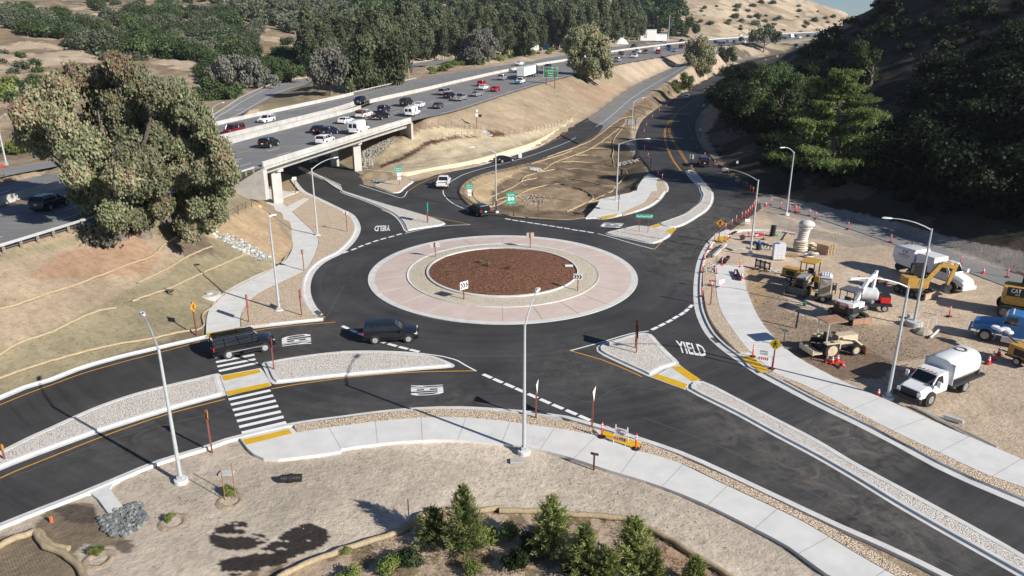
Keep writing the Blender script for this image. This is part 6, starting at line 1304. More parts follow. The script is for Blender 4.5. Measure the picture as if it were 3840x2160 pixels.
lamp('D 1318 1138', 'D 1316 817', 'D 1363 709', 'street light in the foreground centre standing at the edge of the pale sidewalk')
lamp('D 2233 1002', 'D 2284 718', 'D 2160 700', 'street light beside the white water truck')
lamp('D 2298 817', 'D 2344 575', 'D 2240 549', 'street light on a round concrete foot in front of the yellow digger')
lamp('D 703 783', 'D 675 563', 'D 679 543', 'street light on the tan cobbles at the left whose arm points away')
lamp('D 799 594', 'D 784 423', 'D 856 394', 'street light with long arm reaching in front of the overpass')
lamp('D 1887 641', 'D 1908 452', 'D 1801 421', 'street light at the head of the building yard with its arm over the road')
lamp('D 1978 540', 'D 1998 382', 'D 1972 371', 'street light beside the gravel track under the cypress')
lamp('D 1248 532', 'D 1243 382', 'D 1192 370', 'street light on the basin edge between the two green signs')
lamp('D 1550 506', 'D 1555.5 361', 'D 1628 349', 'street light behind the corner pavement with its arm over the shaded road')
lamp('D 1587 366', 'D 1591 258', 'D 1641 243', 'street light farthest up the basin beside the grey sign back')
lamp('D 537 297', 'D 535 271', 'D 585 254', 'short street light by the off ramp guardrail', zb=6.9, foot=False)
lamp('D 17 417', 'D -2 305', 'D 32 281', 'thin street light at the far left edge above the freeway', zb=8, foot=False)
for s, t, lab in (('D 1681 102', 'D 1684 40', 'tall light mast beside the white roadside building'), ('D 1962 84', 'D 1963.5 38', 'thin tall pole against the bare sandy hill, left of two'), ('D 2056 81', 'D 2059 38', 'thin tall pole against the bare sandy hill, right of two')):
    b = G0(s); ht = zat(b, P(t)[0][1])-b.z; r = empty('light_mast', b, 0, lab, 'light mast'); MB().tube([(0, 0, -.5), (0, 0, ht)], [.3, .14], 8).build('pole', M_pole, r); MB().box(0, 0, ht, 1.6, .5, .3).build('lamp_head', M_pole, r)

# signs ------------------------------------------------
def chev(b, x, z, s, y=-.03):
    w = s*.32; b.add([(x-w, y, z+s*.5), (x-w*.1, y, z+s*.5), (x+w, y, z), (x+w*.1, y, z), (x-w*.1, y, z-s*.5), (x-w, y, z-s*.5)], [(0, 3, 2, 1), (3, 5, 4, 2)])
def walker(b, s, y=-.03):
    S = lambda pts: b.add([(x*s, y, z*s) for x, z in pts], [tuple(range(len(pts)))[::-1]])
    S([(.08*math.cos(a*math.pi/5), .34+.08*math.sin(a*math.pi/5)) for a in range(10)]); S([(-.09, -.02), (.08, -.02), (.10, .24), (-.06, .25)]); S([(-.09, 0), (-.01, -.02), (-.12, -.38), (-.22, -.38)]); S([(.0, 0), (.09, -.02), (.2, -.36), (.12, -.4)]); S([(-.06, .24), (-.02, .2), (-.17, .0), (-.22, .03)]); S([(.08, .23), (.1, .16), (.22, .02), (.26, .08)])
def letters(txt, w, h, x, z, mat, par, y=-.035, name='lettering'):
    me = text_mesh(txt, 1, bold=.012); xs = [v.co.x for v in me.vertices]; ys = [v.co.y for v in me.vertices]; x0, x1, y0, y1 = min(xs), max(xs), min(ys), max(ys)
    for v in me.vertices: v.co = Vector((x+((v.co.x-x0)/(x1-x0)-.5)*w, y, z+((v.co.y-y0)/(y1-y0)-.5)*h))
    me.materials.clear(); me.materials.append(mat); return link(bpy.data.objects.new(name, me), par)
def sign(base, ctr, wpx, hpx, label, yaw=0, shape='rect', front=None, back=None, z=0.0, posts=1, pm=None, spread=0, art=None, cat='road sign', grp=None, name='road_sign', pr=.05, wm=None, hm=None, border=None, top=None):
    """ctr/px sizes as photographed (tile pixels of ctr); yaw 0 faces the camera, 180 shows its back, 90 edge on"""
    b = G0(base, z) if z is not None else G0(base); k = TILES[ctr.split()[0]][2]; sc = scale_at(b); w = wm or wpx/k/sc; h = hm or hpx/k/sc/.97; zc = zat(b, P(ctr)[0][1])-b.z
    az = math.atan2(b.x, b.y); root = empty(name, b, -az+R(yaw), label, cat, grp); pm = pm or M_brown
    # local -Y is the front
    zt = zc+h/2 if top is None else zat(b, P(top)[0][1])-b.z
    xs = [0] if posts == 1 else [-spread*w/2, spread*w/2]
    for x in xs: MB().box(x, .06, (zt-.3)/2, pr*2, pr*2, zt+.3-.0).build('post', pm, root)
    m = MB()
    if shape == 'rect': pts = [(-w/2, -h/2), (w/2, -h/2), (w/2, h/2), (-w/2, h/2)]
    elif shape == 'diamond': pts = [(0, -h/2), (w/2, 0), (0, h/2), (-w/2, 0)]
    elif shape == 'tri': pts = [(0, -h/2), (w/2, h/2), (-w/2, h/2)]
    elif shape == 'oct': pts = [(w/2*math.cos(R(22.5+45*i)), h/2*math.sin(R(22.5+45*i))) for i in range(8)]
    n = len(pts); F0 = [(x, -.012, zc+q) for x, q in pts]; B0 = [(x, .012, zc+q) for x, q in pts]; b1 = MB(); b1.add(F0, [tuple(range(n))]); b1.mi = 1; b1.add(B0, [tuple(range(n))[::-1]]); b1.add(F0+B0, [(i, n+i, n+(i+1) % n, (i+1) % n) for i in range(n)])
    pn = b1.build('panel', [front or M_swhite, back or M_sback], root)
    if border:
        b2 = MB(); ins = 1-border[1]; b2.add([(x*ins, -.02, zc+q*ins) for x, q in pts], [tuple(range(n))]); b2.build('border', border[0], pn)
    if art: art(pn, w, h, zc)
    return root
def art_ped(p, w, h, zc):
    b = MB(); walker(b, h*.75); q = b.build('walking_figure', M_sblk, p); q.location = (0, 0, zc)
def art_chev(p, w, h, zc):
    b = MB()
    for x in (-.3, 0, .3): chev(b, x*w, zc, h*.7)
    b.build('chevrons', M_sblk, p)
sign('ML 1490 1080', 'ML 1452 868', 75, 78, 'amber pedestrian diamond sign on a red post at the left road edge', 52, 'diamond', M_sor, None, art=art_ped)
sign('ML 1885 990', 'ML 1866 830', 60, 110, 'narrow sign seen edge on where the left path meets the crossing', 82, 'rect', M_sred, M_sback)
sign('ML 2282 940', 'ML 2258 775', 80, 75, 'give way sign seen edge on at the tip of the left cobble bed', 80, 'tri', M_sred, M_sback)
sign('ML 2295 600', 'ML 2278 452', 42, 36, 'small grey sign back on a red post beside the left path', 185, 'rect', M_swhite, M_sback)
sign('MM 45 305', 'MM 38 165', 44, 34, 'grey back of a triangular sign at the right tip of the left cobble bed', 178, 'tri', M_sred, M_pale)
sign('ML 2075 1348', 'ML 2052 1150', 85, 85, 'red brown post with edge on sign on the long island by the boxy SUV', 86, 'tri', M_sred, M_brown)
sign('BL 1608 512', 'BL 1560 232', 85, 85, 'edge on diamond sign on red brown post in the soil by the zebra crossing', 84, 'diamond', M_sor, M_brown)
sign('BL 45 578', 'BL 17 480', 60, 60, 'edge on amber diamond sign on the island at the left edge', 75, 'diamond', M_sor, M_sor)
sign('BM 1475 270', 'MM 1470 1480', 95, 95, 'edge on white sign in the foreground cobble verge, left of two', 80, 'tri', M_swhite, M_pale)
sign('BM 1897 342', 'BM 1900 85', 100, 100, 'edge on white triangular sign in the foreground cobble verge, right of two', 78, 'tri', M_swhite, M_pale)
sign('MM 2226 1205', 'MM 2232 1030', 130, 105, 'large edge on guide sign on two posts on the triangular island', 96, 'rect', M_swhite, M_dbrown, posts=2, spread=.7)
sign('MM 928 808', 'MM 922 705', 78, 60, 'black and white chevron board tilted away on the near left of the central island', 40, 'rect', M_swhite, None, z=.3, art=art_chev)
sign('MM 1783 742', 'MM 1786 640', 68, 46, 'black and white chevron board facing the camera at the right of the central island', -8, 'rect', M_swhite, None, z=.3, art=art_chev)
sign('MM 710 488', 'MM 706 398', 68, 38, 'pale back of a chevron board at the far left of the central island', 172, 'rect', M_swhite, M_pale, z=.3)
sign('MM 1425 420', 'MM 1427 328', 56, 42, 'tan back of a chevron board at the far side of the central island', 190, 'rect', M_swhite, plain('tan_back', (.45, .36, .30), .7), z=.3)
sign('MM 655 237', 'MM 655 115', 60, 66, 'edge on green guide sign on the pale wedge island', 82, 'rect', M_steal, M_steal, posts=2, spread=.6)
def art_ns(p, w, h, zc):
    letters('NORTH', w*.5, h*.12, w*.08, zc+h*.32, M_swhite, p); letters('SOUTH', w*.5, h*.12, -w*.06, zc-h*.34, M_swhite, p); b = MB()
    b.add([(-w*.34, -.03, zc+h*.26), (-w*.28, -.03, zc+h*.26), (-w*.28, -.03, zc+h*.38), (-w*.31, -.03, zc+h*.44), (-w*.34, -.03, zc+h*.38)], [(0, 1, 2, 3, 4)]); b.add([(w*.3, -.03, zc-h*.36), (w*.38, -.03, zc-h*.36), (w*.43, -.03, zc-h*.34), (w*.38, -.03, zc-h*.31), (w*.3, -.03, zc-h*.31)], [(0, 1, 2, 3, 4)])
    b.add([(-w*.36+w*.34*x, -.03, zc-h*.16+h*.32*q) for x, q in ((.1, 0), (.9, 0), (1, .5), (.9, 1), (.1, 1), (0, .5))], [(0, 1, 2, 3, 4, 5)]); b.add([(w*.2+w*.17*x, -.03, zc+h*.01+h*.2*q) for x, q in ((-1, -.4), (-.6, -.8), (.6, -.8), (1, -.4), (.7, .4), (0, .85), (-.7, .4))], [tuple(range(7))]); b.build('route_shields', M_swhite, p)
    letters('101', w*.2, h*.12, -w*.19, zc, M_sblk, p, -.04); letters('1', w*.05, h*.14, w*.2, zc-h*.01, M_sgreen, p, -.04)
sign('MM 1280 168', 'MM 1285 50', 68, 84, 'green NORTH SOUTH route sign on two brown posts at the basin edge', 12, 'rect', M_steal, None, posts=2, spread=.62, pm=M_dbrown, art=art_ns, border=None)
def art_fe(p, w, h, zc):
    letters('FREEWAY', w*.78, h*.24, 0, zc+h*.2, M_swhite, p); letters('ENTRANCE', w*.84, h*.24, 0, zc-h*.2, M_swhite, p); m = MB()
    m.box(0, -.0, zc-h*.95, w*.55, .03, h*.7); m.box(0, 0, zc-h*1.75, w*.5, .03, h*.6); m.build('route_plaque', M_swhite, p)
sign('S5 1938 862', 'S5 1937 640', 106, 70, 'green freeway entrance sign on the cut soil inside the ramp bend', 0, 'rect', M_steal, None, art=art_fe, pr=.035)
sign('S5 879 636', 'S5 873 388', 106, 70, 'green freeway entrance sign in front of the buff retaining wall', 0, 'rect', M_steal, None, art=art_fe, pr=.035)
sign('MM 1487 197', 'MM 1490 80', 20, 30, 'slim dark marker post at the near rim of the basin', 80, 'rect', M_dbrown, M_dbrown)
sign('MM 2092 152', 'MM 2095 30', 50, 60, 'edge on sign on a dark post on the corner pavement', 86, 'rect', M_dbrown, M_dbrown)
def art_sb(p, w, h, zc):
    letters('Shell Beach Rd', w*.74, h*.5, -w*.07, zc, M_swhite, p); b = MB(); s = h*.3; x = w*.40
    b.add([(x-s, -.03, zc-s), (x-s*.6, -.03, zc-s), (x+s*.5, -.03, zc+s*.1), (x+s, -.03, zc-s*.2), (x+s, -.03, zc+s), (x-s*.2, -.03, zc+s), (x+s*.1, -.03, zc+s*.5), (x-s, -.03, zc-s*.6)], [(0, 1, 2, 7), (2, 3, 4, 5, 6), (2, 6, 7)]); b.build('arrow', M_swhite, p)
sign('MM 2279 312', 'MM 2288 183', 127, 28, 'long green Shell Beach Rd sign on two thin red posts', 4, 'rect', M_steal, None, posts=2, spread=.52, art=art_sb, pr=.035)
sign('MR 270 382', 'MR 284 235', 62, 62, 'amber pedestrian diamond sign at the head of the yard corner', 0, 'diamond', M_sor, None, art=art_ped, pm=M_dbrown)
sign('MR 208 866', 'MR 230 690', 58, 48, 'red and white give way sign facing the camera in the right cobble verge', 0, 'tri', M_sred, None, border=(M_swhite, .42))
sign('MR 672 1372', 'MR 704 1150', 92, 92, 'bright yellow pedestrian diamond sign beside the right hand tactile paving', -6, 'diamond', M_syel, None, art=art_ped)
def art_st(p, w, h, zc): letters('Shell Beach', w*.84, h*.5, 0, zc, M_swhite, p)
sign('MR 760 1148', 'MR 776 1046', 50, 15, 'little green street name sign in the churned soil of the yard', -10, 'rect', M_steal, M_steal, art=art_st, pr=.03)
b = G0('MR 855 1025', 0); MB().tube([b, b+Vector((.1, .1, zat(b, P('MR 872 900')[0][1]))), ], .09, 8).build('dark_post', M_sblk); tag(bpy.data.objects['dark_post'], 'plain black post standing in the churned soil of the yard', 'post')
sign('BM 1907 640', 'BM 1912 528', 62, 20, 'small low brown sign at the outer edge of the foreground sidewalk', 165, 'rect', M_dbrown, M_dbrown, pm=M_dbrown)
def art_exit(p, w, h, zc):
    for t, ww, hh, x, z in (('Shell Beach', .80, .13, 0, .16), ('Road', .32, .13, 0, -.08), ('1 MILE', .32, .11, 0, -.32), ('EXIT 193', .36, .10, .27, .40)): letters(t, w*ww, h*hh, x*w, zc+z*h, M_swhite, p)
    b = MB(); t = .02
    for s in (1, -1): b.box(0, -.025, zc+s*h*.49, w*.97, .01, h*t); b.box(s*w*.49, -.025, zc, w*t*.7, .01, h*.97)
    b.box(w*.27, -.025, zc+h*.32, w*.43, .01, h*.015); b.box(w*.065, -.025, zc+h*.4, w*.012, .01, h*.17); b.build('border', M_swhite, p)
sign('S4 1225 594', 'S4 1224 367', 218, 150, 'big green Shell Beach Road exit sign on two posts above the dry bank', -4, 'rect', M_sgreen, None, z=None, posts=2, spread=.58, art=art_exit, pr=.13)
sign('S8 122 1052', 'S8 122 893', 50, 75, 'white lettered plate on a post beside the on ramp', 0, 'rect', M_swhite, None, pr=.035, pm=M_dbrown)
sign('S8 1800 520', 'S8 1820 392', 205, 80, 'wide grey back of a guide sign by the farthest basin lamp', 184, 'rect', M_sgreen, M_sback, z=None, posts=2, spread=.6)
sign('S9 955 245', 'S9 962 142', 22, 34, 'small white plate on a post, farther of two on the bare verge', 0, z=None, pm=M_sblk); sign('S9 900 628', 'S9 907 505', 28, 38, 'small white plate on a post, nearer of two on the bare verge', 0, z=None, pm=M_sblk)
sign('S9 1466 1045', 'S9 1470 1000', 30, 40, 'small white plate low on the shaded bank', 0, z=None, pm=M_sblk); sign('S9 768 1115', 'S9 780 917', 58, 66, 'twin panelled grey sign back at the tip of the curved island', 180, back=M_pale, pm=M_sblk)
sign('S9 766 1122', 'S9 768 1055', 46, 46, 'grey diamond sign back under the twin panelled sign', 180, 'diamond', back=M_sback, pm=M_sblk)
sign('S9 155 1170', 'S9 168 965', 44, 44, 'sign back on a post by the taped off pavement corner', 170, pm=M_dbrown); sign('S6 1068 1272', 'S6 1082 1150', 46, 46, 'diamond sign back by the bright green shrubs', 180, 'diamond', z=None); sign('S6 795 1425', 'S6 798 1352', 24, 32, 'small sign back on the strip beside the cone lined road', 180, z=None)
sign('S7 927 718', 'S7 926 658', 14, 20, 'tiny white plate by the far road bend', 0, z=None, pm=M_sblk); sign('S7 1103 640', 'S7 1103 606', 22, 24, 'white plate where the far road meets the shaded hill', 0, z=None); sign('S7 628 655', 'S7 630 598', 32, 36, 'pale sign back behind the chain link fence', 180, z=None, back=M_pale)
sign('S7 830 400', 'S7 828 322', 50, 50, 'amber warning diamond in front of the umbrella shaped tree', 0, 'diamond', M_sor, z=None)
sign('S1 1250 345', 'S1 1255 290', 62, 62, 'round red and white sign on the off ramp nose', 0, 'oct', M_swhite, z=6.9, border=(M_sred, .12), wm=.9, hm=.9)
sign('D 744 487', 'S1 1865 1245', 60, 46, 'white plate on a brown post in the cobbles under the bridge edge', 2, 'rect', M_swhite)
sign('S3 1022 482', 'S3 1005 322', 120, 100, 'dark back of a big sign on a wooden post beyond the far carriageway', 195, 'rect', M_sgreen, plain('dark_plywood', (.06, .05, .04), .8), z=None, pm=M_wood, pr=.18)
sign('TL 38 1340', 'TL 14 1252', 22, 26, 'small red sign on a post at the far left edge', 0, 'oct', M_sred, z=None)
# signal cabinet pole on the dry bank
b = G0('S2 2045 500'); hh = zat(b, P('S2 2045 240')[0][1])-b.z; r = empty('camera_pole', b, 0, 'thin pole with a white equipment box on the dry bank', 'pole'); MB().cyl((0, 0, -.3), (0, 0, hh), .07, 8).build('pole', M_dbrown, r); MB().box(0, -.1, hh*.82, .5, .4, .8).build('equipment_box', M_swhite, r); MB().box(.8, 0, hh*.78, .7, .1, .6).build('solar_panel', M_sblk, r); MB().lathe([(.2, 0), (.28, .3), (.1, .6)], (0, 0, hh*.98), 12).build('dome', M_swhite, r)

# delineators, cones ---------------------------------
def mk_del():
    r = empty('delineator_post'); MB().lathe([(.26, 0), (.26, .04), (.18, .07)], n=8).build('base', M_blk, r); MB().lathe([(.065, .05), (.055, 1.02), (.03, 1.06), (.03, 1.12)], n=8).build('tube', M_orange, r, smooth=40)
    for z in (.72, .90): MB().lathe([(.064, z), (.064, z+.09)], n=8).build('reflective_band', M_band, r)
    return r
def mk_cone():
    r = empty('traffic_cone'); b = MB(); b.box(0, 0, .025, .42, .42, .05); b.build('base', M_orange, r); MB().lathe([(.16, .05), (.03, .72), (.025, .73)], n=12).build('cone', M_orange, r, smooth=40)
    for z, h_ in ((.32, .13), (.52, .09)):
        f = lambda q: .16-(q-.05)*.13/.67+.004
        MB().lathe([(f(z), z), (f(z+h_), z+h_)], n=12).build('reflective_band', M_band, r)
    return r
first = {}
def put(kind, mk, loc, label, cat, grp, rz=0, tilt=None, sc=1):
    if kind not in first: first[kind] = mk(); o = first[kind]
    else: o = copy_tree(first[kind])
    o.location = loc; o.rotation_euler = (tilt or 0, 0, rz); o.scale = (sc,)*3; return tag(o, label, cat, grp)
def dels(s, label, grp, z=0.02, sc=1.0):
    for x, y in P(s): put('del', mk_del, W(x, y, z) if z is not None else HIT(x, y)+Vector((0, 0, .06)), label, 'delineator', grp, sc=sc)
dels('SA 645 580,740 515,805 455,890 405,942 385,980 360,1010 320,1040 290,1068 245,1082 215,1095 180,1100 145,1105 90,1135 200', 'orange tube delineator in the dense curved row closing the yard entrance', 'delineators closing the yard entrance')
dels('SA 482 740,398 865,320 1010,292 1212;SC 290 125', 'orange tube delineator in the gutter of the right hand kerb', 'delineators along the right kerb', .16)
dels('SA 508 1235,590 1110,860 1135', 'orange tube delineator guarding the unfinished end of the right pavement', 'delineators at the unfinished pavement end', .1)
dels('SA 635 745,710 695', 'orange tube delineator beside the tactile paving at the yard corner', 'delineators at the yard corner ramp', .15); dels('SA 1220 712', 'lone orange delineator near the pink wrapped pallet', None)
dels('SA 1330 195,1480 245,1612 285,1700 295,1715 315,1755 308', 'orange delineator by the lamp at the start of the gravel track', 'delineators at the gravel track start'); dels('SA 1910 355,2005 405,2495 560;SB 562 755,1615 1085,2320 1285', 'orange delineator strung with tape along the gravel track', 'taped delineators along the gravel track')
dels('SC 1055 1035', 'orange delineator left of the right hand A frame barrier', None, .16); dels('SC 1345 1220', 'orange delineator half hidden by the yellow diamond sign post', None, .16); dels('MR 2010 938', 'orange delineator in the soil behind the round lamp foot', None)
dels('S9 120 935,68 820,25 710,60 565,95 470,185 340,290 245,387 175,462 115,558 68', 'orange delineator in the row along the left side of the curving road', 'delineators along the left of the curving road', None)
dels('S9 880 195,810 270,752 365,725 485,740 580,785 695,860 820,975 930,1125 1050,1325 1200', 'orange delineator in the row along the shaded right side of the curving road', 'delineators along the right of the curving road', None)
dels('S9 1600 1380,1665 1430,1705 1462', 'orange delineator with chain where the shaded road meets the yard', 'chained delineators at the shaded verge'); dels('S9 270 1220,335 1262,215 1150', 'orange delineator taping off the corner pavement', 'delineators at the corner pavement', .15)
dels('S6 1203 1275,1107 1320,1030 1380,935 1445,1370 1155,1420 1120,1565 1040,1665 940', 'orange delineator leading up the far end of the cone lined road', 'delineators up the far road', None); dels('S6 1525 1395,1570 1310,1645 1285', 'small delineator on the dark verge under the thicket', 'delineators under the thicket', None)
dels('BM 1965 400', 'orange delineator at the left end of the foreground closed ramp', None, .17, 1.05); dels('BM 2222 490', 'orange delineator at the right end of the foreground closed ramp', None, .17, 1.05)
def cones(s, label, grp=None, z=.02, **k):
    for x, y in P(s): put('cone', mk_cone, W(x, y, z), label, 'traffic cone', grp, **k)
cones('SA 790 1270', 'orange cone on the right pavement, left of the propped boards', None, .17); cones('SA 890 1305', 'orange cone on the right pavement, right of the propped boards', None, .17); cones('SA 1255 210', 'orange cone on the pale soil near the gravel track start')
cones('SB 355 1370', 'orange cone left of the barrier boards behind the white digger'); cones('SB 480 1400', 'orange cone right of the barrier boards behind the white digger'); cones('SB 1960 1228', 'orange cone alone on the gravel track near the sweeper')
cones('SC 2180 1115', 'orange cone by the beige tractor wheel, left of three'); cones('SC 2255 1135', 'orange cone by the beige tractor wheel, middle of three'); cones('SC 2335 1112', 'orange cone by the beige tractor wheel, right of three'); cones('SC 2400 1148', 'orange cone lying down beside the beige tractor', None, .18, tilt=1.5)
cones('SD 2195 1005', 'orange cone nearest the blue truck'); cones('SD 2105 1070', 'middle orange cone of three beyond the water truck'); cones('SD 2040 1138', 'nearest orange cone of three beyond the water truck'); cones('BR 1475 92', 'orange cone by the lamp foot left of the water truck')
# tape and boards
def tape(s, z, label, sag=.12, w=.035, zb=0):
    pts = [W(x, y, zb)+Vector((0, 0, z)) for x, y in P(s)]; q = []
    for a, c in zip(pts, pts[1:]): q += [a.lerp(c, t)-Vector((0, 0, sag*4*t*(1-t))) for t in (0, .25, .5, .75)]
    q.append(pts[-1]); o = q[0].copy(); b = MB(); nseg = []
    fine = resample(q, .3); b.mi = 0
    for i in range(len(fine)-1):
        b.mi = i % 2; b.tube([fine[i]-o, fine[i+1]-o], w*.6, 4, flat=.3)
    r = b.build('barrier_tape', [M_sred, M_swhite]); r.location = o; return tag(r, label, 'barrier tape')
tape('BM 1965 400,2222 490', 1.0, 'red and white tape closing the foreground tactile ramp', .05, zb=.15); tape('SA 1612 285,1910 355,2005 405,2495 560;SB 562 755,1615 1085,2320 1285', .95, 'long sagging tape strung along the gravel track', .3)
tape('SA 320 1010,398 865,482 740,645 580,740 515', .9, 'red and white tape along the yard corner kerb', .08); tape('S9 215 1150,270 1220,335 1262', .95, 'tape around the corner pavement end', .05); tape('SA 590 1110,860 1135', .95, 'tape across the unfinished pavement end', .05); tape('S9 1600 1380,1665 1430,1705 1462', .95, 'white chain between delineators on the shaded verge', .05)
def aframe(base, label, rz, text=None, sc=1.0, z=.16):
    r = empty('a_frame_barricade', G0(base, z), rz, label, 'barricade'); b = MB(); w = .38
    for s in (1, -1):
        b.tube([(s*w, -.30, 0), (s*w, 0, 1.15)], .018, 5); b.tube([(s*w, .30, 0), (s*w, 0, 1.15)], .018, 5)
    b.build('frame', M_swhite, r); Mx = Matrix.Translation((0, -.10, .78)) @ Matrix.Rotation(-.25, 4, 'X'); b = MB(); b.box(0, 0, 0, .74, .02, .42, Mx); bd = b.build('sign_board', M_swhite, r); b = MB()
    for i in range(5): b.box(-.3+i*.15, -.015, 0, .075, .004, .2, Matrix.Translation((0, -.22, .35)) @ Matrix.Rotation(-.25, 4, 'X'))
    b.build('stripes', M_sred, r); b = MB(); b.box(0, 0, 0, .74, .02, .2, Matrix.Translation((0, -.215, .35)) @ Matrix.Rotation(-.25, 4, 'X')); b.build('lower_board', M_swhite, r)
    if text:
        for k, t in enumerate(text):
            q = letters(t, .56, .12, 0, .09-.18*k, M_sblk, bd, y=-.02)
            for v in q.data.vertices: v.co = Mx @ v.co
    r.scale = (sc,)*3; return r
aframe('BM 2110 440', 'A frame sidewalk closed barricade on the foreground tactile ramp', -.5, ('SIDEWALK', 'CLOSED'), 1.1); aframe('SC 1215 1110', 'A frame sidewalk closed barricade by the yellow diamond sign', -.35, ('SIDEWALK', 'CLOSED'), 1.1); aframe('SA 575 1440', 'folded white A frame leaning beside the give way sign', .5, None, .9); aframe('SA 970 500', 'white A frame standing on the grey ground behind the delineator row', .2, None, .9, 0)

# straw wattles -----------------------------------
def wattle(s, label, r=.13, z0=None, sp=.5, up=.0):
    pts = []
    for x, y in P(s): pts.append(HIT(x, y) if z0 is None else W(x, y, z0))
    pts = resample(smooth(pts, .8), sp); o = pts[0].copy(); g = random.Random(len(label)*7+int(o.x)); q = []
    for p in pts:
        zz = hz(p.x, p.y) if z0 is None else z0; q.append(Vector((p.x+g.uniform(-.05, .05), p.y+g.uniform(-.05, .05), zz+r*.6+up+g.uniform(-.02, .03)))-o)
    b = MB(); b.tube(q, [r*(1+.08*math.sin(i*2.1)+g.uniform(-.05, .05)) for i in range(len(q))], 8); b = b.build('straw_wattle', M_straw, smooth=60); b.location = o; return tag(b, label, 'straw wattle', 'erosion control wattles')
for s, lab in (('ML -200 960,0 890,200 830,380 765,560 710,800 620,1000 540,1150 490,1240 400,1330 340', 'uppermost long wattle across the left bank'), ('ML 1040 690,1250 590,1400 500,1600 415', 'short second wattle from the top on the left bank'), ('ML 1000 830,1250 740,1500 630,1700 540,1860 470', 'third wattle from the top on the left bank'),
               ('ML -200 1320,0 1230,150 1140,400 1060,600 960,750 900,870 880', 'fourth wattle from the top on the left bank'), ('ML -200 1480,0 1410,300 1305,600 1220,900 1150,1150 1110,1400 1055,1500 1045,1540 1010,1530 930,1600 870,1700 780,1800 720,2000 620,2120 545,2160 490', 'lowest wattle wrapping the left bank and following the path edge')): wattle(s, lab, .11)
wattle('BL -150 1330,0 1240,100 1180,270 1125', 'short wattle running to the left edge at the bottom', .2, 0); wattle('BL 262 1118,310 1190,350 1245,450 1275,540 1340,600 1400,660 1500', 'thick bent wattle at the bottom left corner, outer roll', .18, 0); wattle('BL 300 1120,345 1175,400 1230,520 1250', 'thick bent wattle at the bottom left corner, inner roll', .16, 0)
wattle('BL 2100 1480,2350 1350,2576 1270;BM 230 1190,430 1130,540 1070,600 990,720 970,850 975,1000 970,1230 940', 'long wattle winding behind the young pines on the left', .17, 0); wattle('BM 1195 965,1450 965,1600 980,1800 1000,2000 1010,2170 1030,2300 1090,2450 1170,2576 1240;BR 150 1340,340 1449,520 1600', 'long wattle curving behind the young pines to the bottom right', .17, 0)
for s, lab in (('S8 205 1020,450 950,700 865,900 800,1150 700,1300 600,1380 540,1560 400,1680 330,1960 290', 'basin wattle following the ramp edge'), ('S8 290 1030,600 935,880 840,900 815', 'short inner wattle parallel to the ramp edge'), ('S8 140 1290,200 1220,430 1150,620 1020,940 900,1180 800,1340 700,1500 580,1650 460,1720 400', 'basin wattle second from the ramp'), ('MM 1120 40;S8 0 1390,140 1300,300 1260,550 1235,800 1250,1100 1290,1350 1350,1550 1370', 'long curved wattle in the lower basin'),
               ('S8 440 1155,700 1110,1000 1105,1250 1130,1550 1165', 'basin contour wattle, fifth from the top'), ('S8 640 1005,1000 1000,1250 1015,1550 1060', 'basin contour wattle, fourth from the top'), ('S8 960 900,1200 900,1480 940', 'basin contour wattle, third from the top'), ('S8 1180 800,1350 795,1500 810', 'basin contour wattle, second from the top'), ('S8 1350 705,1500 705', 'shortest and topmost basin contour wattle'), ('S8 1720 400,1640 520,1560 620,1520 720,1530 850,1510 920,1540 1020', 'wattle running down the right part of the basin'),
               ('MM 1040 130;S8 200 1449,400 1380,700 1330,900 1370,1100 1430;MM 1900 45,1850 90', 'lowest looped wattle near the basin floor'), ('S8 1600 1080,1720 1140,1730 1200,1600 1330,1530 1400,1500 1449;MM 1720 140', 'wattle on the right rim of the basin floor'), ('S8 2060 1170,1960 1270,1880 1370,1830 1449;MM 1920 70,1700 150', 'wattle hugging the corner pavement'), ('MM 905 20,1000 90,1120 150,1300 188,1500 203,1700 213,1850 200', 'wattle along the near rim of the basin'), ('S5 2576 780,2350 860,2250 960,2150 930,1990 760,2150 640,2350 560,2576 470', 'wattle looping by the freeway entrance sign')): wattle(s, lab, .11)
wattle('S4 1460 960,1540 925,1615 878', 'short wattle on the dry bank, left of two', .14); wattle('S4 1570 1025,1640 975,1705 912', 'short wattle on the dry bank, right of two', .14)
# slope stakes
def stakes(s, label, h=1.3, nm='stake_fence'):
    pts = [HIT(x, y) for x, y in P(s)]; o = pts[0].copy(); r = empty(nm, o, 0, label, 'fence')
    for p in pts: MB().box(p.x-o.x, p.y-o.y, p.z-o.z+h/2-.1, .07, .07, h+.2).build('post', M_dbrown, r)
    b = MB()
    for z in (h*.9, h*.5): b.tube([p-o+Vector((0, 0, z)) for p in pts], .012, 4)
    b.build('wire', M_dbrown, r); return r
stakes('S2 905 650,1000 600,1090 555,1175 520,1270 500,1370 485,1470 475,1570 470,1665 472,1765 485,1857 490,1935 493,2000 500,2110 500', 'upper wire fence on thin stakes round the netted slope'); stakes('S2 545 1100,690 1040,830 990,965 955,1075 920,1175 850,1255 800,1340 730,1430 700,1525 690,1625 650,1720 630,1815 625,1910 620,2010 620,2095 620', 'lower wire fence following the dark mulch band')
stakes('S2 2360 605,2445 602,2530 600;S4 600 1320,680 1320,750 1310,820 1300,890 1280,955 1270,1015 1260,1075 1245,1130 1240,1187 1225,1237 1215,1285 1200,1333 1180,1375 1165,1415 1150,1450 1130,1487 1115,1510 1095,1527 1090', 'wire fence on thin stakes above the right part of the buff wall'); stakes('ML 1530 245,1590 232,1660 222,1730 210,1800 170,1860 140,1900 110', 'wire fence on stakes above the curved netted wall', 1.2)
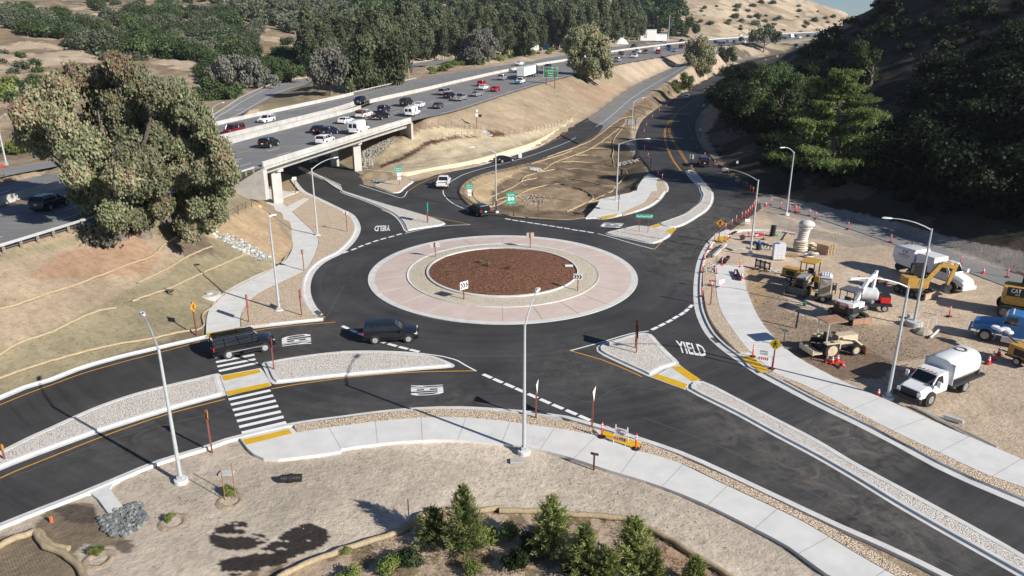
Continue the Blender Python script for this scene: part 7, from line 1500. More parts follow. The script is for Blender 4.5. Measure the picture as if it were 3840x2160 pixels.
# chain link fence beside the far road
pts = resample([HIT(x, y) for x, y in P('S6 1610 925,1760 850,1900 770,1990 725,2100 690,2300 650,2520 585')], 5); o = pts[0].copy(); r = empty('chain_link_fence', o, 0, 'pale chain link fence between the rounded tree and the far road', 'fence'); b = MB()
m = plain('chain_link_mesh', (.30, .29, .27), .7)
for p, q in zip(pts, pts[1:]):
    for k in range(7): a = p.lerp(q, k/7)-o; b.box(a.x, a.y, a.z+.9, .05, .05, 1.8)
    for z in (.2, .6, 1., 1.4, 1.8): b.tube([p-o+Vector((0, 0, z)), q-o+Vector((0, 0, z))], .03, 4)
b.build('mesh', m, r)
for p in pts[:90]: MB().cyl(p-o, p-o+Vector((0, 0, 2)), .06, 6).build('post', M_pole, r)
# rocks ------------------------------------------
def rocks(name, s, n, size, mats, label, z=None, seed=1, flat=.7, proud=.25):
    g = random.Random(seed); pl = P(s); xs = [p[0] for p in pl]; ys = [p[1] for p in pl]; b = MB(); k = 0; base = [(0, 0, 1), (.9, 0, .2), (.3, .85, .25), (-.75, .5, .2), (-.7, -.55, .25), (.3, -.85, .2), (.6, .4, -.6), (-.4, .6, -.6), (-.5, -.5, -.6), (.5, -.5, -.6)]
    fs = [(0, 1, 2), (0, 2, 3), (0, 3, 4), (0, 4, 5), (0, 5, 1), (1, 6, 2), (2, 7, 3), (3, 8, 4), (4, 8, 5), (5, 9, 1), (2, 6, 7), (3, 7, 8), (5, 8, 9), (1, 9, 6)]
    while k < n:
        x = g.uniform(min(xs), max(xs)); y = g.uniform(min(ys), max(ys))
        if not pip(np.array([x]), np.array([y]), pl)[0]: k += .02; continue
        p = HIT(x, y) if z is None else W(x, y, z); r = size*g.uniform(.5, 1.3); a = g.uniform(0, 6.28); c, s_ = math.cos(a), math.sin(a); b.mi = g.randrange(len(mats)); v = []
        for q in base:
            q = Vector(q)*r*g.uniform(.8, 1.15); v.append((p.x+q.x*c-q.y*s_, p.y+q.x*s_+q.y*c, p.z+q.z*flat+r*proud*g.uniform(0, 1.6)))
        b.add(v, fs); k += 1
    return tag(b.build(name, mats), label, 'rocks', None, 'stuff')
R1 = plain('dark_rock', (.13, .14, .135), .9, var=.3); R2 = plain('grey_rock', (.23, .24, .23), .9, var=.3); R3 = plain('pale_rock', (.55, .54, .50), .9, var=.2); R4 = plain('tan_rock', (.42, .35, .26), .9, var=.2); R4s = plain('ring_soil', (.36, .28, .2), .95, var=.3, bump=.8, bs=8); R5 = plain('grey_gravel_rock', (.33, .32, .30), .9, var=.2)
rocks('rock_pile', 'BL 735 1020,950 920,1050 880,1075 940,1130 1000,1060 1080,940 1150,850 1155,780 1100', 420, .17, [R1, R1, R2], 'dark grey riprap stones at the foot of the drain apron', 0, 3)
rocks('rock_strip', 'ML 1590 290,1720 320,1900 400,2050 490,2040 530,1930 510,1780 430,1640 350', 420, .22, [R3, R2, R5], 'band of pale and grey stones running down the left bank', None, 4)
rocks('rock_patch', 'S8 260 1080,430 1090,450 1130,400 1150,280 1110', 140, .2, [R5, R3], 'grey stones in the upper left corner of the basin', None, 5); rocks('rock_patch', 'S8 1600 1010,1740 980,1920 940,1900 990,1700 1040,1600 1060', 160, .2, [R5, R4], 'grey stones on the right rim of the basin', None, 6); rocks('rock_patch', 'MM 1330 30,1500 20,1620 50,1500 110,1380 90', 160, .16, [R5, R4], 'grey stones scattered on the basin floor', None, 16)
rocks('rock_slope', 'S2 300 860,480 740,700 655,860 650,740 740,560 860,470 940,480 1080,320 1100', 500, .24, [R5, R4, R2], 'rubble slope under the right end of the overpass', None, 7); rocks('rock_patch', 'S5 450 545,600 530,760 560,790 590,600 600', 120, .18, [R5, R2], 'grey stones behind the small cobble island', 0, 8)
rocks('rock_patch', 'SA 1060 740,1250 760,1370 820,1340 880,1200 860,1080 800', 160, .13, [R4, R3], 'loose tan stones near the black and blue drum', 0, 9); rocks('rock_patch', 'SA 320 1120,420 1080,500 1130,470 1210,320 1200', 120, .13, [R3, R4], 'loose cobbles at the unfinished verge end', 0, 10); rocks('rock_patch', 'S2 2120 520,2180 530,2280 600,2230 615,2130 560', 60, .3, [R3, R5], 'small chute of pale stones beside the dark mulch patch', None, 11)
g = random.Random(4)
rocks('soil_clods', 'MR 500 650,700 700,900 900,1300 980,1700 1100,1900 1250,1500 1290,1000 1310,850 1240,700 1110,560 930', 900, .055, [plain('soil_clod', (.24, .17, .115), .95, var=.3)], 'clods of churned brown soil in the building yard', -.04, 12); rocks('soil_clods', 'BL 1200 500,1900 560,2576 560;BM 900 470,2000 700,2576 870;BR 500 1300;BM 2400 1100,1200 900,500 950,0 1200;BL 2000 1000,1100 1100,1000 700', 900, .035, [R4], 'small stones strewn over the foreground soil', -.04, 13)
# small things in the foreground soil
o = G0('BL 2200 735', 0); r = empty('drain_pipe', o, .1, 'black corrugated pipe stub lying in a scraped hollow', 'pipe'); b = MB(); xs = [-.62+i*.05 for i in range(26)]; b.lathe([(.23+.02*(i % 2), x) for i, x in enumerate(xs)], (0, 0, .24), 16, Matrix.Rotation(R(90), 4, 'Y')); b.build('pipe', M_sblk, r); MB().lathe([(.29, -.12), (.29, .1)], (0, 0, .24), 16, Matrix.Rotation(R(90), 4, 'Y')).build('collar', M_trim, r)
for s, lab in (('BL 1710 675', 'pale concrete valve box in the soil behind the staked sapling'), ('BM 1325 583', 'pale concrete valve box in the soil beside the central lamp'), ('ML 1580 782', 'round pale manhole on the striped bank')):
    o = G0(s) if 'ML' in s else G0(s, 0); b = MB()
    if 'round' in lab: b.lathe([(1.1, -.4), (1.1, .15), (1.0, .2), (.35, .2), (.3, .35), (.1, .35)], n=24)
    else: b.box(0, 0, .03, .85, .5, .1)
    q = b.build('valve_box' if 'valve' in lab else 'manhole', M_conc2); q.location = o; tag(q, lab, 'utility box')
for s, t, lab in (('BL 1700 870', 'BL 1648 648', 'left wooden stake beside the sparse sapling'), ('BL 1780 850', 'BL 1768 600', 'right wooden stake beside the sparse sapling')):
    b = G0(s, 0); q = MB().tube([(0, 0, -.1), (0, 0, zat(b, P(t)[0][1]))], .03, 6).build('wooden_stake', plain('stake_wood', (.30, .15, .07), .8)); q.location = b; tag(q, lab, 'stake')
b = G0('BM 512 1060', 0); q = MB().tube([(0, 0, -.1), (0, 0, zat(b, P('BM 500 865')[0][1]))], .035, 6).build('grey_stake', M_galv); q.location = b; tag(q, 'bare grey stake left of the young pines', 'stake')
b = G0('BL 390 1040', 0); q = MB().box(0, 0, .15, .12, .12, .4).build('survey_stake', plain('faded_orange', (.6, .16, .07), .8)); q.location = b; tag(q, 'short orange survey stake in the dark soil', 'stake')
# tiny plants and marker on the mulch
for k, (s, lab) in enumerate((('MM 1060 535', 'small green shrub on the mulch, leftmost'), ('MM 1113 562', 'brightest green tuft on the mulch'), ('MM 1258 585', 'green tuft at the centre of the mulch'))):
    c = oak(300+k, L_lime, r=.35, hh=1.2, n=60, size=.08, k=5, trunk=False); tree_thing('mulch_plant', c[0], None, G0(s, .8), lab, 'plant')
q = MB().box(0, 0, .1, .9, .35, .16).build('irrigation_box', M_swhite); q.location = G0('MM 1718 562', .5); tag(q, 'white box set in the mulch at its right edge', 'utility box')
for s, lab in (('BL 1740 880', 'low soil ring round the staked sapling'), ('BL 1310 1040', 'low soil ring round the green planting left of the dark soil'), ('BL 745 1320', 'low soil ring beside the thick bent wattle')):
    b = MB(); n = 26; g = random.Random(len(lab)); b.loft([[(c*(.62+q)*1.0, d*(.62+q), z) for c, d, q, z in ((math.cos(t), math.sin(t), q, z+g.uniform(-.015, .02)) for q, z in ((-.2, -.06), (-.07, .03), (.06, .035), (.26, -.06)))] for t in (i*2*math.pi/n for i in range(n+1))], cap=False); q = b.build('soil_ring', R4s, smooth=60); q.location = G0(s, 0); tag(q, lab, 'soil ring')
# roadside things beyond the freeway
def block(name, s, w, d, h, mat, label, cat, rz=0, roof=None):
    o = G0(s); r = empty(name, o, rz, label, cat); MB().box(0, 0, h/2, w, d, h).build('wall', mat, r); MB().box(0, 0, h+.12, w+.5, d+.5, .25).build('roof', roof or mat, r); MB().box(-w*.2, -d/2-.03, h*.5, w*.2, .05, h*.5).build('door', M_sback, r); return r
block('site_office', 'S6 820 375', 22, 8, 5, P_WHITE, 'white flat roofed roadside building before the dark oaks', 'building'); block('site_office', 'S6 760 372', 12, 6, 8, P_WHITE, 'taller white block at the left of the roadside building', 'building')
o = G0('S6 880 385'); b = MB()
for i in range(16): b.box(-8+i, 0, .6, .8, .1, 1.2)
q = b.build('orange_mesh_fence', plain('orange_mesh', (.7, .12, .05), .7)); q.location = o; tag(q, 'orange red mesh fence in front of the white building', 'fence')
o = G0('S6 345 425'); b = MB(); b.lathe([(6, 0), (4.5, 2), (1.5, 4.3), (.3, 4.6)], n=12); q = b.build('white_tent', P_WHITE); q.location = o; tag(q, 'white peaked cover beside the freeway at the wood edge', 'tent')
o = G0('TM 1440 385'); b = MB(); b.box(0, 0, 1.8, 8, 3, 3.6); q = b.build('stored_container', P_WHITE); q.location = o; tag(q, 'white container at the edge of the wood', 'container'); o = G0('TM 1520 372'); q = MB().box(0, 0, 1.8, 8.5, 2.6, 3.6).build('stored_container', paintm('sky_blue_paint', (.10, .35, .62))); q.location = o; tag(q, 'blue and white container at the edge of the wood', 'container')
# ------------------------------------------------------------ building yard
Y_CAT = plain('machine_yellow', (.50, .29, .06), .5, var=.14); Y_OLD = plain('faded_cream_paint', (.56, .46, .32), .6, var=.15); M_steel = plain('worn_steel', (.16, .15, .14), .6, metal=.4, var=.3); M_rust = plain('rusty_steel', (.34, .20, .12), .8, var=.3); M_tan = plain('tan_plastic', (.46, .38, .29), .6, var=.06)
M_wwrap = plain('white_wrap', (.74, .74, .76), .5, var=.06); M_wood2 = plain('pallet_wood', (.50, .36, .22), .85, var=.25, vs=4); M_sack = plain('sandbag_cloth', (.62, .54, .42), .9, var=.15, bump=.5, bs=8); M_bagw = plain('white_bag_cloth', (.62, .58, .53), .85, var=.1, bump=.5, bs=8)
def face(s_from, s_to, z=0): a, c = G0(s_from, z), G0(s_to, z); return math.atan2((c-a).y, (c-a).x)
def twheel(r, x, s, y, rad, w, rim=None): 
    t = wheel(r, x, y, rad, w, s, 8, rim or M_rim); return t
def from_contacts(name, rear, front, side, hw, label, cat):
    a, c = G0(rear, 0), G0(front, 0); d = (c-a).normalized(); m = a+Vector((-d.y, d.x, 0))*side*hw; return empty(name, m, math.atan2(d.y, d.x), label, cat), (c-a).length
# water truck: origin under the rear axle
r, wb = from_contacts('water_truck', 'BR 2112 60', 'BR 1872 160', -1, 1.05, 'white water tank truck parked at the pavement edge, facing the camera', 'truck'); wb = 4.3
secs = []
for x, k in ((-1.9, .55), (-1.85, .86), (-1.6, 1), (1.75, 1), (2.0, .9), (2.08, .6)): secs.append([(x, 1.12*k*math.copysign(abs(math.cos(t))**.7, math.cos(t)), 2.05+.98*k*math.copysign(abs(math.sin(t))**.7, math.sin(t))) for t in (i*2*math.pi/24 for i in range(24))])
MB().loft(secs).build('tank', P_WHITE, r, smooth=45, fix=True); MB().lathe([(.42, 2.98), (.42, 3.08), (.36, 3.09), (.34, 2.98)], (-.6, 0, 0), 18).build('manhole', M_steel, r)
b = MB(); b.box(.4, 0, .95, 6.4, .9, .28); b.box(-.2, 1.0, .98, 4.4, .5, .18); b.box(-.2, -1.0, .98, 4.4, .5, .18); b.build('chassis', M_trim, r); b = MB(); b.box(1.95, 0, 1.9, .06, 2.3, 1.7); b.build('tank_shield', plain('shield_grey', (.5, .53, .56), .5), r)
sec = []
for x, w, z in ((2.25, .98, 2.1), (2.3, 1.0, 2.22), (3.3, .98, 2.24), (3.5, .95, 2.15), (4.12, .97, 1.5), (4.15, .99, 1.45)): sec.append([(x, w, .75), (x, w*1.0, 1.4), (x, w*.86, z), (x, -w*.86, z), (x, -w, 1.4), (x, -w, .75)])
MB().loft(sec).build('cab', P_WHITE, r, smooth=30, fix=True)
sec = []
for x, w, z in ((4.1, .95, 1.46), (4.9, .93, 1.38), (5.35, .88, 1.25), (5.48, .8, 1.0)): sec.append([(x, w, .7), (x, w, z-.15), (x, w*.8, z), (x, -w*.8, z), (x, -w, z-.15), (x, -w, .7)])
MB().loft(sec).build('hood', P_WHITE, r, smooth=30, fix=True)
b = MB(); b.add([(4.14, .82, 1.52), (4.14, -.82, 1.52), (3.56, -.74, 2.14), (3.56, .74, 2.14)], [(0, 3, 2, 1)])
for s in (1, -1): b.add([(4.0, s*1.0, 1.48), (2.9, s*1.0, 1.48), (2.95, s*.885, 2.08), (3.45, s*.88, 2.08)], [(0, 1, 2, 3), (3, 2, 1, 0)])
b.build('window', M_glass, r); MB().box(5.5, 0, 1.0, .1, 1.25, .5).build('grille', M_sblk, r); MB().box(5.62, 0, .62, .25, 2.1, .28).build('bumper', M_sblk, r)
for s in (1, -1):
    MB().box(5.45, s*.78, 1.0, .16, .32, .24).build('headlight', M_head, r); MB().box(3.95, s*1.25, 1.7, .12, .25, .45).build('mirror', P_WHITE, r); twheel(r, 0, s, s*.95, .5, .5); b = MB(); b.lathe([(.6, -.16), (.6, .16)], (wb, s*.9, .5), 20, Matrix.Rotation(R(90), 4, 'X')); b.build('wheel_arch', M_trim, r); twheel(r, wb, s, s*.93, .48, .3)
for i in range(5): MB().box(3.35, -.6+i*.3, 2.27, .1, .08, .06).build('marker_light', M_sor, r)
MB().box(-2.0, 0, 1.2, .2, 2.0, .3).build('spray_bar', M_steel, r)
P_LB = paintm('truck_light_blue', (.05, .22, .50))
o = G0('SD 1965 792', 0); ang = math.atan2(.60, -.80); r = empty('tanker_truck', o+Vector((math.cos(ang+math.pi/2), math.sin(ang+math.pi/2), 0))*-1.0, ang, 'blue bonneted tank truck cut off by the right edge of the picture', 'truck') 
sec = []
for x, w, z in ((-2.9, 1.1, 2.75), (-1.6, 1.1, 2.85), (-1.35, 1.05, 2.75), (-.95, 1.05, 1.95)): sec.append([(x, w, .9), (x, w, 1.9), (x, w*.88, z), (x, -w*.88, z), (x, -w, 1.9), (x, -w, .9)])
MB().loft(sec).build('cab', P_LB, r, smooth=30, fix=True); sec = []
for x, w, z in ((-.98, 1.0, 1.92), (.2, .92, 1.78), (1.0, .85, 1.6), (1.15, .8, 1.3)): sec.append([(x, w, .85), (x, w, z-.3), (x, w*.75, z), (x, -w*.75, z), (x, -w, z-.3), (x, -w, .85)])
MB().loft(sec).build('hood', P_LB, r, smooth=30, fix=True); b = MB(); b.add([(-.99, .85, 2.0), (-.99, -.85, 2.0), (-1.33, -.85, 2.7), (-1.33, .85, 2.7)], [(0, 1, 2, 3), (3, 2, 1, 0)])
for s in (1, -1): b.add([(-1.15, s*1.09, 1.95), (-2.2, s*1.12, 1.95), (-2.15, s*1.04, 2.6), (-1.45, s*1.03, 2.6)], [(0, 1, 2, 3), (3, 2, 1, 0)])
b.build('window', M_glass, r); 
for s in (1, -1):
    b = MB(); b.loft([[(.0+.78*math.cos(t), s*.72, .52+.78*math.sin(t)), (.0+.78*math.cos(t), s*1.12, .52+.78*math.sin(t)), (.0+.70*math.cos(t), s*1.12, .52+.70*math.sin(t)), (.0+.70*math.cos(t), s*.72, .52+.70*math.sin(t))] for t in (R(a) for a in range(-10, 201, 15))]); b.build('fender', P_LB, r, fix=True); twheel(r, 0, s, s*.98, .54, .3)
    b = MB(); b.box(-2.0, s*1.15, .62, 1.5, .5, .5); b.build('step_tank', M_galv, r)
    for x in (-7.4, -6.1): twheel(r, x, s, s*.95, .52, .5)
    MB().box(1.1, s*.7, 1.1, .15, .3, .2).build('headlight', M_head, r)
secs = []
for x, k in ((-8.6, .6), (-8.4, .95), (-3.6, 1), (-3.35, .92), (-3.3, .6)): secs.append([(x, 1.15*k*math.cos(t), 2.25+1.0*k*math.sin(t)) for t in (i*2*math.pi/20 for i in range(20))])
MB().loft(secs).build('tank', plain('tank_pale_grey', (.62, .63, .64), .45), r, smooth=45, fix=True); MB().box(-3.8, 0, 1.05, 9.4, .9, .28).build('chassis', M_trim, r); MB().box(1.25, 0, .75, .2, 2.1, .35).build('bumper', P_LB, r)
for i in range(5): MB().lathe([(.05, 2.85), (.04, 2.97)], (-1.7, -.6+i*.3, 0), 8).build('marker_light', M_swhite, r)
# street sweeper
r, wb = from_contacts('sweeper_truck', 'MR 1712 645', 'MR 1948 728', 1, 1.05, 'white street sweeper truck with a blue logo parked behind the yellow digger', 'truck'); wb = 5.0
sec = []
for x, w, z0, z in ((-2.6, 1.15, 1.9, 3.0), (-2.1, 1.2, 1.2, 3.15), (.2, 1.2, 1.1, 3.2)): sec.append([(x, w, z0), (x, w, z-.25), (x, w*.85, z), (x, -w*.85, z), (x, -w, z-.25), (x, -w, z0)])
MB().loft(sec).build('hopper', P_WHITE, r, smooth=25, fix=True); MB().box(1.55, 0, 2.15, 2.3, 2.3, 1.7, tx=.92, ty=.88).build('debris_body', P_WHITE, r)
q = MB().box(0, 0, 0, .01, .01, .01)
lg = empty('logo_holder', (0, 0, 0)); bpy.data.objects.remove(lg)
me_m = plain('logo_blue', (.03, .09, .22), .5)
hop = [c for c in r.children if c.name.startswith('hopper')][0]
for t, w_, h_, x, z in (('CALPORTLAND', 1.5, .2, -1.1, 2.35), ('Construction', 1.2, .1, -1.1, 2.12)):
    q = letters(t, w_, h_, x, z, me_m, hop, y=-1.215)
b = MB(); b.tube([(-1.1+.22*math.cos(R(a)), -1.22, 2.72+.16*math.sin(R(a))) for a in range(40, 330, 20)], .03, 4); b.tube([(-.85, -1.22, 2.6), (-.85, -1.22, 2.86), (-.65, -1.22, 2.86), (-.65, -1.22, 2.72), (-.85, -1.22, 2.72)], .03, 4); b.build('logo', me_m, hop)
sec = []
for x, w, z in ((3.0, 1.1, 2.6), (3.1, 1.12, 2.7), (4.1, 1.1, 2.68), (4.6, 1.08, 1.9)): sec.append([(x, w, 1.0), (x, w, 1.85), (x, w*.88, z), (x, -w*.88, z), (x, -w, 1.85), (x, -w, 1.0)])
MB().loft(sec).build('cab', P_WHITE, r, smooth=30, fix=True); sec = []
for x, w, z in ((4.55, .98, 1.85), (5.5, .9, 1.7), (6.1, .85, 1.5), (6.3, .8, 1.2)): sec.append([(x, w, .8), (x, w, z-.25), (x, w*.75, z), (x, -w*.75, z), (x, -w, z-.25), (x, -w, .8)])
MB().loft(sec).build('hood', P_WHITE, r, smooth=30, fix=True); b = MB(); b.add([(4.62, .92, 1.92), (4.62, -.92, 1.92), (4.15, -.88, 2.6), (4.15, .88, 2.6)], [(0, 1, 2, 3), (3, 2, 1, 0)])
for s in (1, -1): b.add([(4.35, s*1.11, 1.85), (3.3, s*1.13, 1.85), (3.35, s*1.02, 2.5), (4.0, s*1.02, 2.5)], [(0, 1, 2, 3), (3, 2, 1, 0)])
b.build('window', M_glass, r); MB().box(2.0, 0, .85, 8.0, .9, .35).build('chassis', M_trim, r)
for s in (1, -1):
    twheel(r, 0, s, s*.95, .5, .5); b = MB(); b.lathe([(.62, -.16), (.62, .16)], (wb, s*.94, .5), 20, Matrix.Rotation(R(90), 4, 'X')); b.build('wheel_arch', M_trim, r); twheel(r, wb, s, s*.97, .52, .3); MB().box(4.9, s*1.35, 2.0, .1, .25, .4).build('mirror', M_swhite, r); MB().box(6.2, s*.65, 1.05, .14, .28, .2).build('headlight', M_head, r)
MB().box(6.35, 0, .65, .2, 2.0, .35).build('bumper', P_WHITE, r); MB().box(3.7, 0, 2.76, .5, .3, .12).build('beacon', M_sor, r)
MB().cyl((-2.2, -.5, .6), (-2.2, .5, .6), .45, 14).build('broom', M_trim, r); MB().tube([(-1.9, .8, 3.1), (-1.9, .8, 3.5)], .12, 8).build('exhaust', M_steel, r)
# excavators -------------------------------------
def digger(loc, rz_t, rz_h, sc, paint, label, joints, cabin='cab', counter=None, blade=True, accent=None):
    """rz_t heading of the tracks, rz_h heading of the boom; joints: boom/arm/bucket points in the boom plane (x,z)"""
    r = empty('excavator', loc, rz_h, label, 'excavator'); rel = rz_t-rz_h; T = Matrix.Rotation(rel, 4, 'Z')
    for s in (1, -1):
        b = MB(); pr = [(1.35*math.cos(R(a))*.0+(1.05 if abs(a) < 90 else -1.05)+.36*math.cos(R(a)), .36+.36*math.sin(R(a))) for a in list(range(-90, 91, 30))+list(range(-270, -89, 30))]
        n = len(pr); b.loft([[T @ Vector((x, s*.85+w, z)) for x, z in pr] for w in (-.2, .2)]); b.build('track', M_rub, r, fix=True)
        b = MB()
        for x in (-1.05, -.5, 0, .5, 1.05): b.lathe([(.22 if abs(x) > 1 else .13, -.22), (.22 if abs(x) > 1 else .13, .22)], T @ Vector((x, s*.85, .36 if abs(x) > 1 else .22)), 12, T @ Matrix.Rotation(R(90), 4, 'X'))
        b.build('track_roller', M_steel, r)
    b = MB(); b.box(0, 0, .45, 1.4, 1.3, .35, T); b.lathe([(.5, .55), (.5, .78)], n=16); b.build('undercarriage', M_steel, r)
    if blade:
        b = MB(); b.box(1.75, 0, .35, .12, 2.0, .55, T); b.build('blade', plain('blade_paint', (.45, .33, .22), .7, var=.2) if paint is not P_WHITE else M_rust, r); b = MB()
        for s in (1, -1): b.box(1.3, s*.4, .4, .9, .14, .16, T)
        b.build('blade_arm', M_steel, r)
    b = MB(); w = .95; pts = [(-1.25, -.5), (-1.05, -.85), (.7, -w), (.95, -.6), (.95, .6), (.7, w), (-1.05, .85), (-1.25, .5)]; b.prism(pts, .8, 1.15); b.build('turntable_frame', M_trim if paint is P_WHITE else paint, r, fix=True)
    b = MB(); b.prism([(x*.98 if x < 0 else -.1, y*.97) for x, y in [(-1.25, -.5), (-1.05, -.85), (0, -.9), (0, .9), (-1.05, .85), (-1.25, .5)]], 1.15, 1.75); b.build('engine_hood', paint, r, fix=True)
    b = MB(); b.box(.4, -.6, 1.35, .9, .6, .5); b.build('side_hood', paint, r)
    if cabin == 'cab':
        b = MB(); b.box(.25, .38, 1.95, 1.15, .85, 1.5, tx=.86, ty=.88); b.build('cab', M_glass, r); b = MB(); b.box(.25, .38, 2.74, 1.1, .86, .08); b.build('cab_roof', M_trim, r); b = MB()
        for x, y in ((-.32, -.04), (.82, -.04), (.82, .8), (-.32, .8)): b.tube([(x, y, 1.2), (x*.9+.02, y*.95+.02, 2.72)], .05, 4)
        b.build('cab_post', M_trim, r)
    else:
        b = MB(); b.box(.1, .1, 2.65, 1.5, 1.5, .09); 
        for i in range(5): b.box(.1, -.5+i*.3, 2.71, 1.5, .06, .04)
        b.build('canopy', plain('grey_canopy', (.10, .11, .12), .6), r); b = MB()
        for x, y in ((-.55, -.55), (.75, -.55), (.75, .75), (-.55, .75)): b.tube([(x, y, 1.15), (x, y, 2.62)], .045, 6)
        b.build('canopy_post', M_trim, r); b = MB(); b.box(-.1, .1, 1.45, .5, .55, .25); b.box(-.32, .1, 1.75, .12, .55, .6); b.build('seat', M_sblk, r)
    J = [Vector((x, 0, z)) for x, z in joints]
    def beam(name, a, c, w0, w1, th, m):
        d = (c-a).normalized(); nn = Vector((-d.z, 0, d.x)); b = MB(); b.loft([[p+nn*q+Vector((0, t, 0)) for q, t in ((-ww, -th), (-ww, th), (ww, th), (ww, -th))] for p, ww in ((a, w0), (a.lerp(c, .5), max(w0, w1)*1.05), (c, w1))]); return b.build(name, m, r, fix=True)
    beam('boom', J[0], J[1], .16, .2, .13, paint); beam('boom_tip', J[1], J[2], .2, .14, .12, paint); beam('stick', J[2]+(J[2]-J[3]).normalized()*.35, J[3], .17, .1, .1, paint)
    b = MB(); a = J[0]+Vector((.25, 0, -.1)); b.tube([a+Vector((0, -.05, 0)), J[1]+Vector((0, -.05, -.1))], .06, 8); b.tube([J[1]+Vector((0, 0, .28)), J[2]+Vector((-.05, 0, .32))], .06, 8); b.tube([J[2]+Vector((.15, 0, .1)), J[3]+Vector((.22, 0, .3))], .05, 8); b.build('hydraulic_cylinder', M_chr, r)
    p = J[3]; b = MB(); arc = [(p.x-.0+.42*math.cos(R(a)), p.z-.38+.42*math.sin(R(a))) for a in range(75, 311, 25)]; inner = [(p.x+.36*math.cos(R(a)), p.z-.38+.36*math.sin(R(a))) for a in range(310, 74, -25)]; poly = arc+inner
    b.loft([[Vector((x, y, z)) for x, z in poly] for y in (-.35, .35)]); 
    for y in (-.35, .33): b.add([Vector((x, y, z)) for x, z in arc], [tuple(range(len(arc))), tuple(range(len(arc)))[::-1]])
    b.build('bucket', M_steel if paint is not P_WHITE else M_galv, r, fix=True)
    if accent: accent(r)
    r.scale = (sc,)*3; return r
def acc_w(r):
    b = MB(); b.prism([(-1.3, -.55), (-1.1, -.9), (-.2, -.93), (-.2, .93), (-1.1, .9), (-1.3, .55)], .82, 1.4); b.build('rear_cowl', M_trim, r, fix=True); MB().box(-1.27, 0, 1.28, .08, .5, .16).build('amber_plate', M_sor, r); MB().box(-1.22, .45, 1.55, .12, .3, .22).build('red_mark', M_sred, r); MB().box(-1.25, -.45, 1.5, .12, .25, .15).build('red_mark', M_sred, r)
base = G0('MR 1245 950', 0); hd = face('MR 1245 950', 'MR 1370 895'); tr = face('MR 1190 905', 'MR 1300 960')
digger(base, tr, hd, 1.08, P_WHITE, 'white compact excavator with grey canopy and black rubber tracks', [(.9, 1.2), (2.6, 2.9), (4.0, 3.3), (3.75, 1.1)], 'canopy', accent=acc_w)
base = G0('MR 1740 765', 0); hd = face('MR 1740 765', 'MR 1930 770')
digger(base, face('MR 1650 740', 'MR 1840 800'), hd, 1.12, Y_CAT, 'yellow compact excavator with curled boom in front of the street sweeper', [(.9, 1.3), (2.0, 2.9), (3.3, 2.7), (2.9, .95)], 'cab')
def acc_cat(r):
    b = MB(); b.box(-.65, -.93, 1.62, .9, .02, .55); pl = b.build('logo_panel', M_sblk, r); letters('CAT', .5, .26, -.65, 1.70, M_swhite, pl, y=-.95); letters('315', .22, .10, -.55, 1.47, M_swhite, pl, y=-.95)
base = G0('MR 2565 930', 0); rr = digger(base, -.55, -.55, 1.62, Y_CAT, 'large yellow excavator marked CAT, cut off by the right edge', [(.9, 1.3), (2.6, 3.4), (4.4, 3.2), (4.6, 1.2)], 'cab', blade=False, accent=acc_cat)
# second machine behind the white digger: small white tank trailer with red pump
o = G0('MR 1430 880', 0); r = empty('tank_trailer', o, face('MR 1330 870', 'MR 1480 880'), 'grey tank and red pump skid behind the white excavator', 'trailer'); secs = [[(x, .75*k*math.cos(t), 1.55+.7*k*math.sin(t)) for t in (i*2*math.pi/16 for i in range(16))] for x, k in ((-1.8, .5), (-1.6, .95), (.1, .95), (.3, .5))]; MB().loft(secs).build('tank', plain('pale_tank', (.58, .6, .6), .5), r, smooth=45, fix=True)
MB().box(-.2, 0, .62, 3.6, 1.4, .2).build('frame', M_trim, r); MB().box(1.0, 0, 1.1, .9, 1.0, .6).build('pump_housing', M_sred, r); MB().box(1.0, 0, 1.5, .8, .9, .2).build('hose_rack', M_trim, r)
for x in (-.9, .9):
    for s in (1, -1): twheel(r, x, s, s*.75, .35, .2)
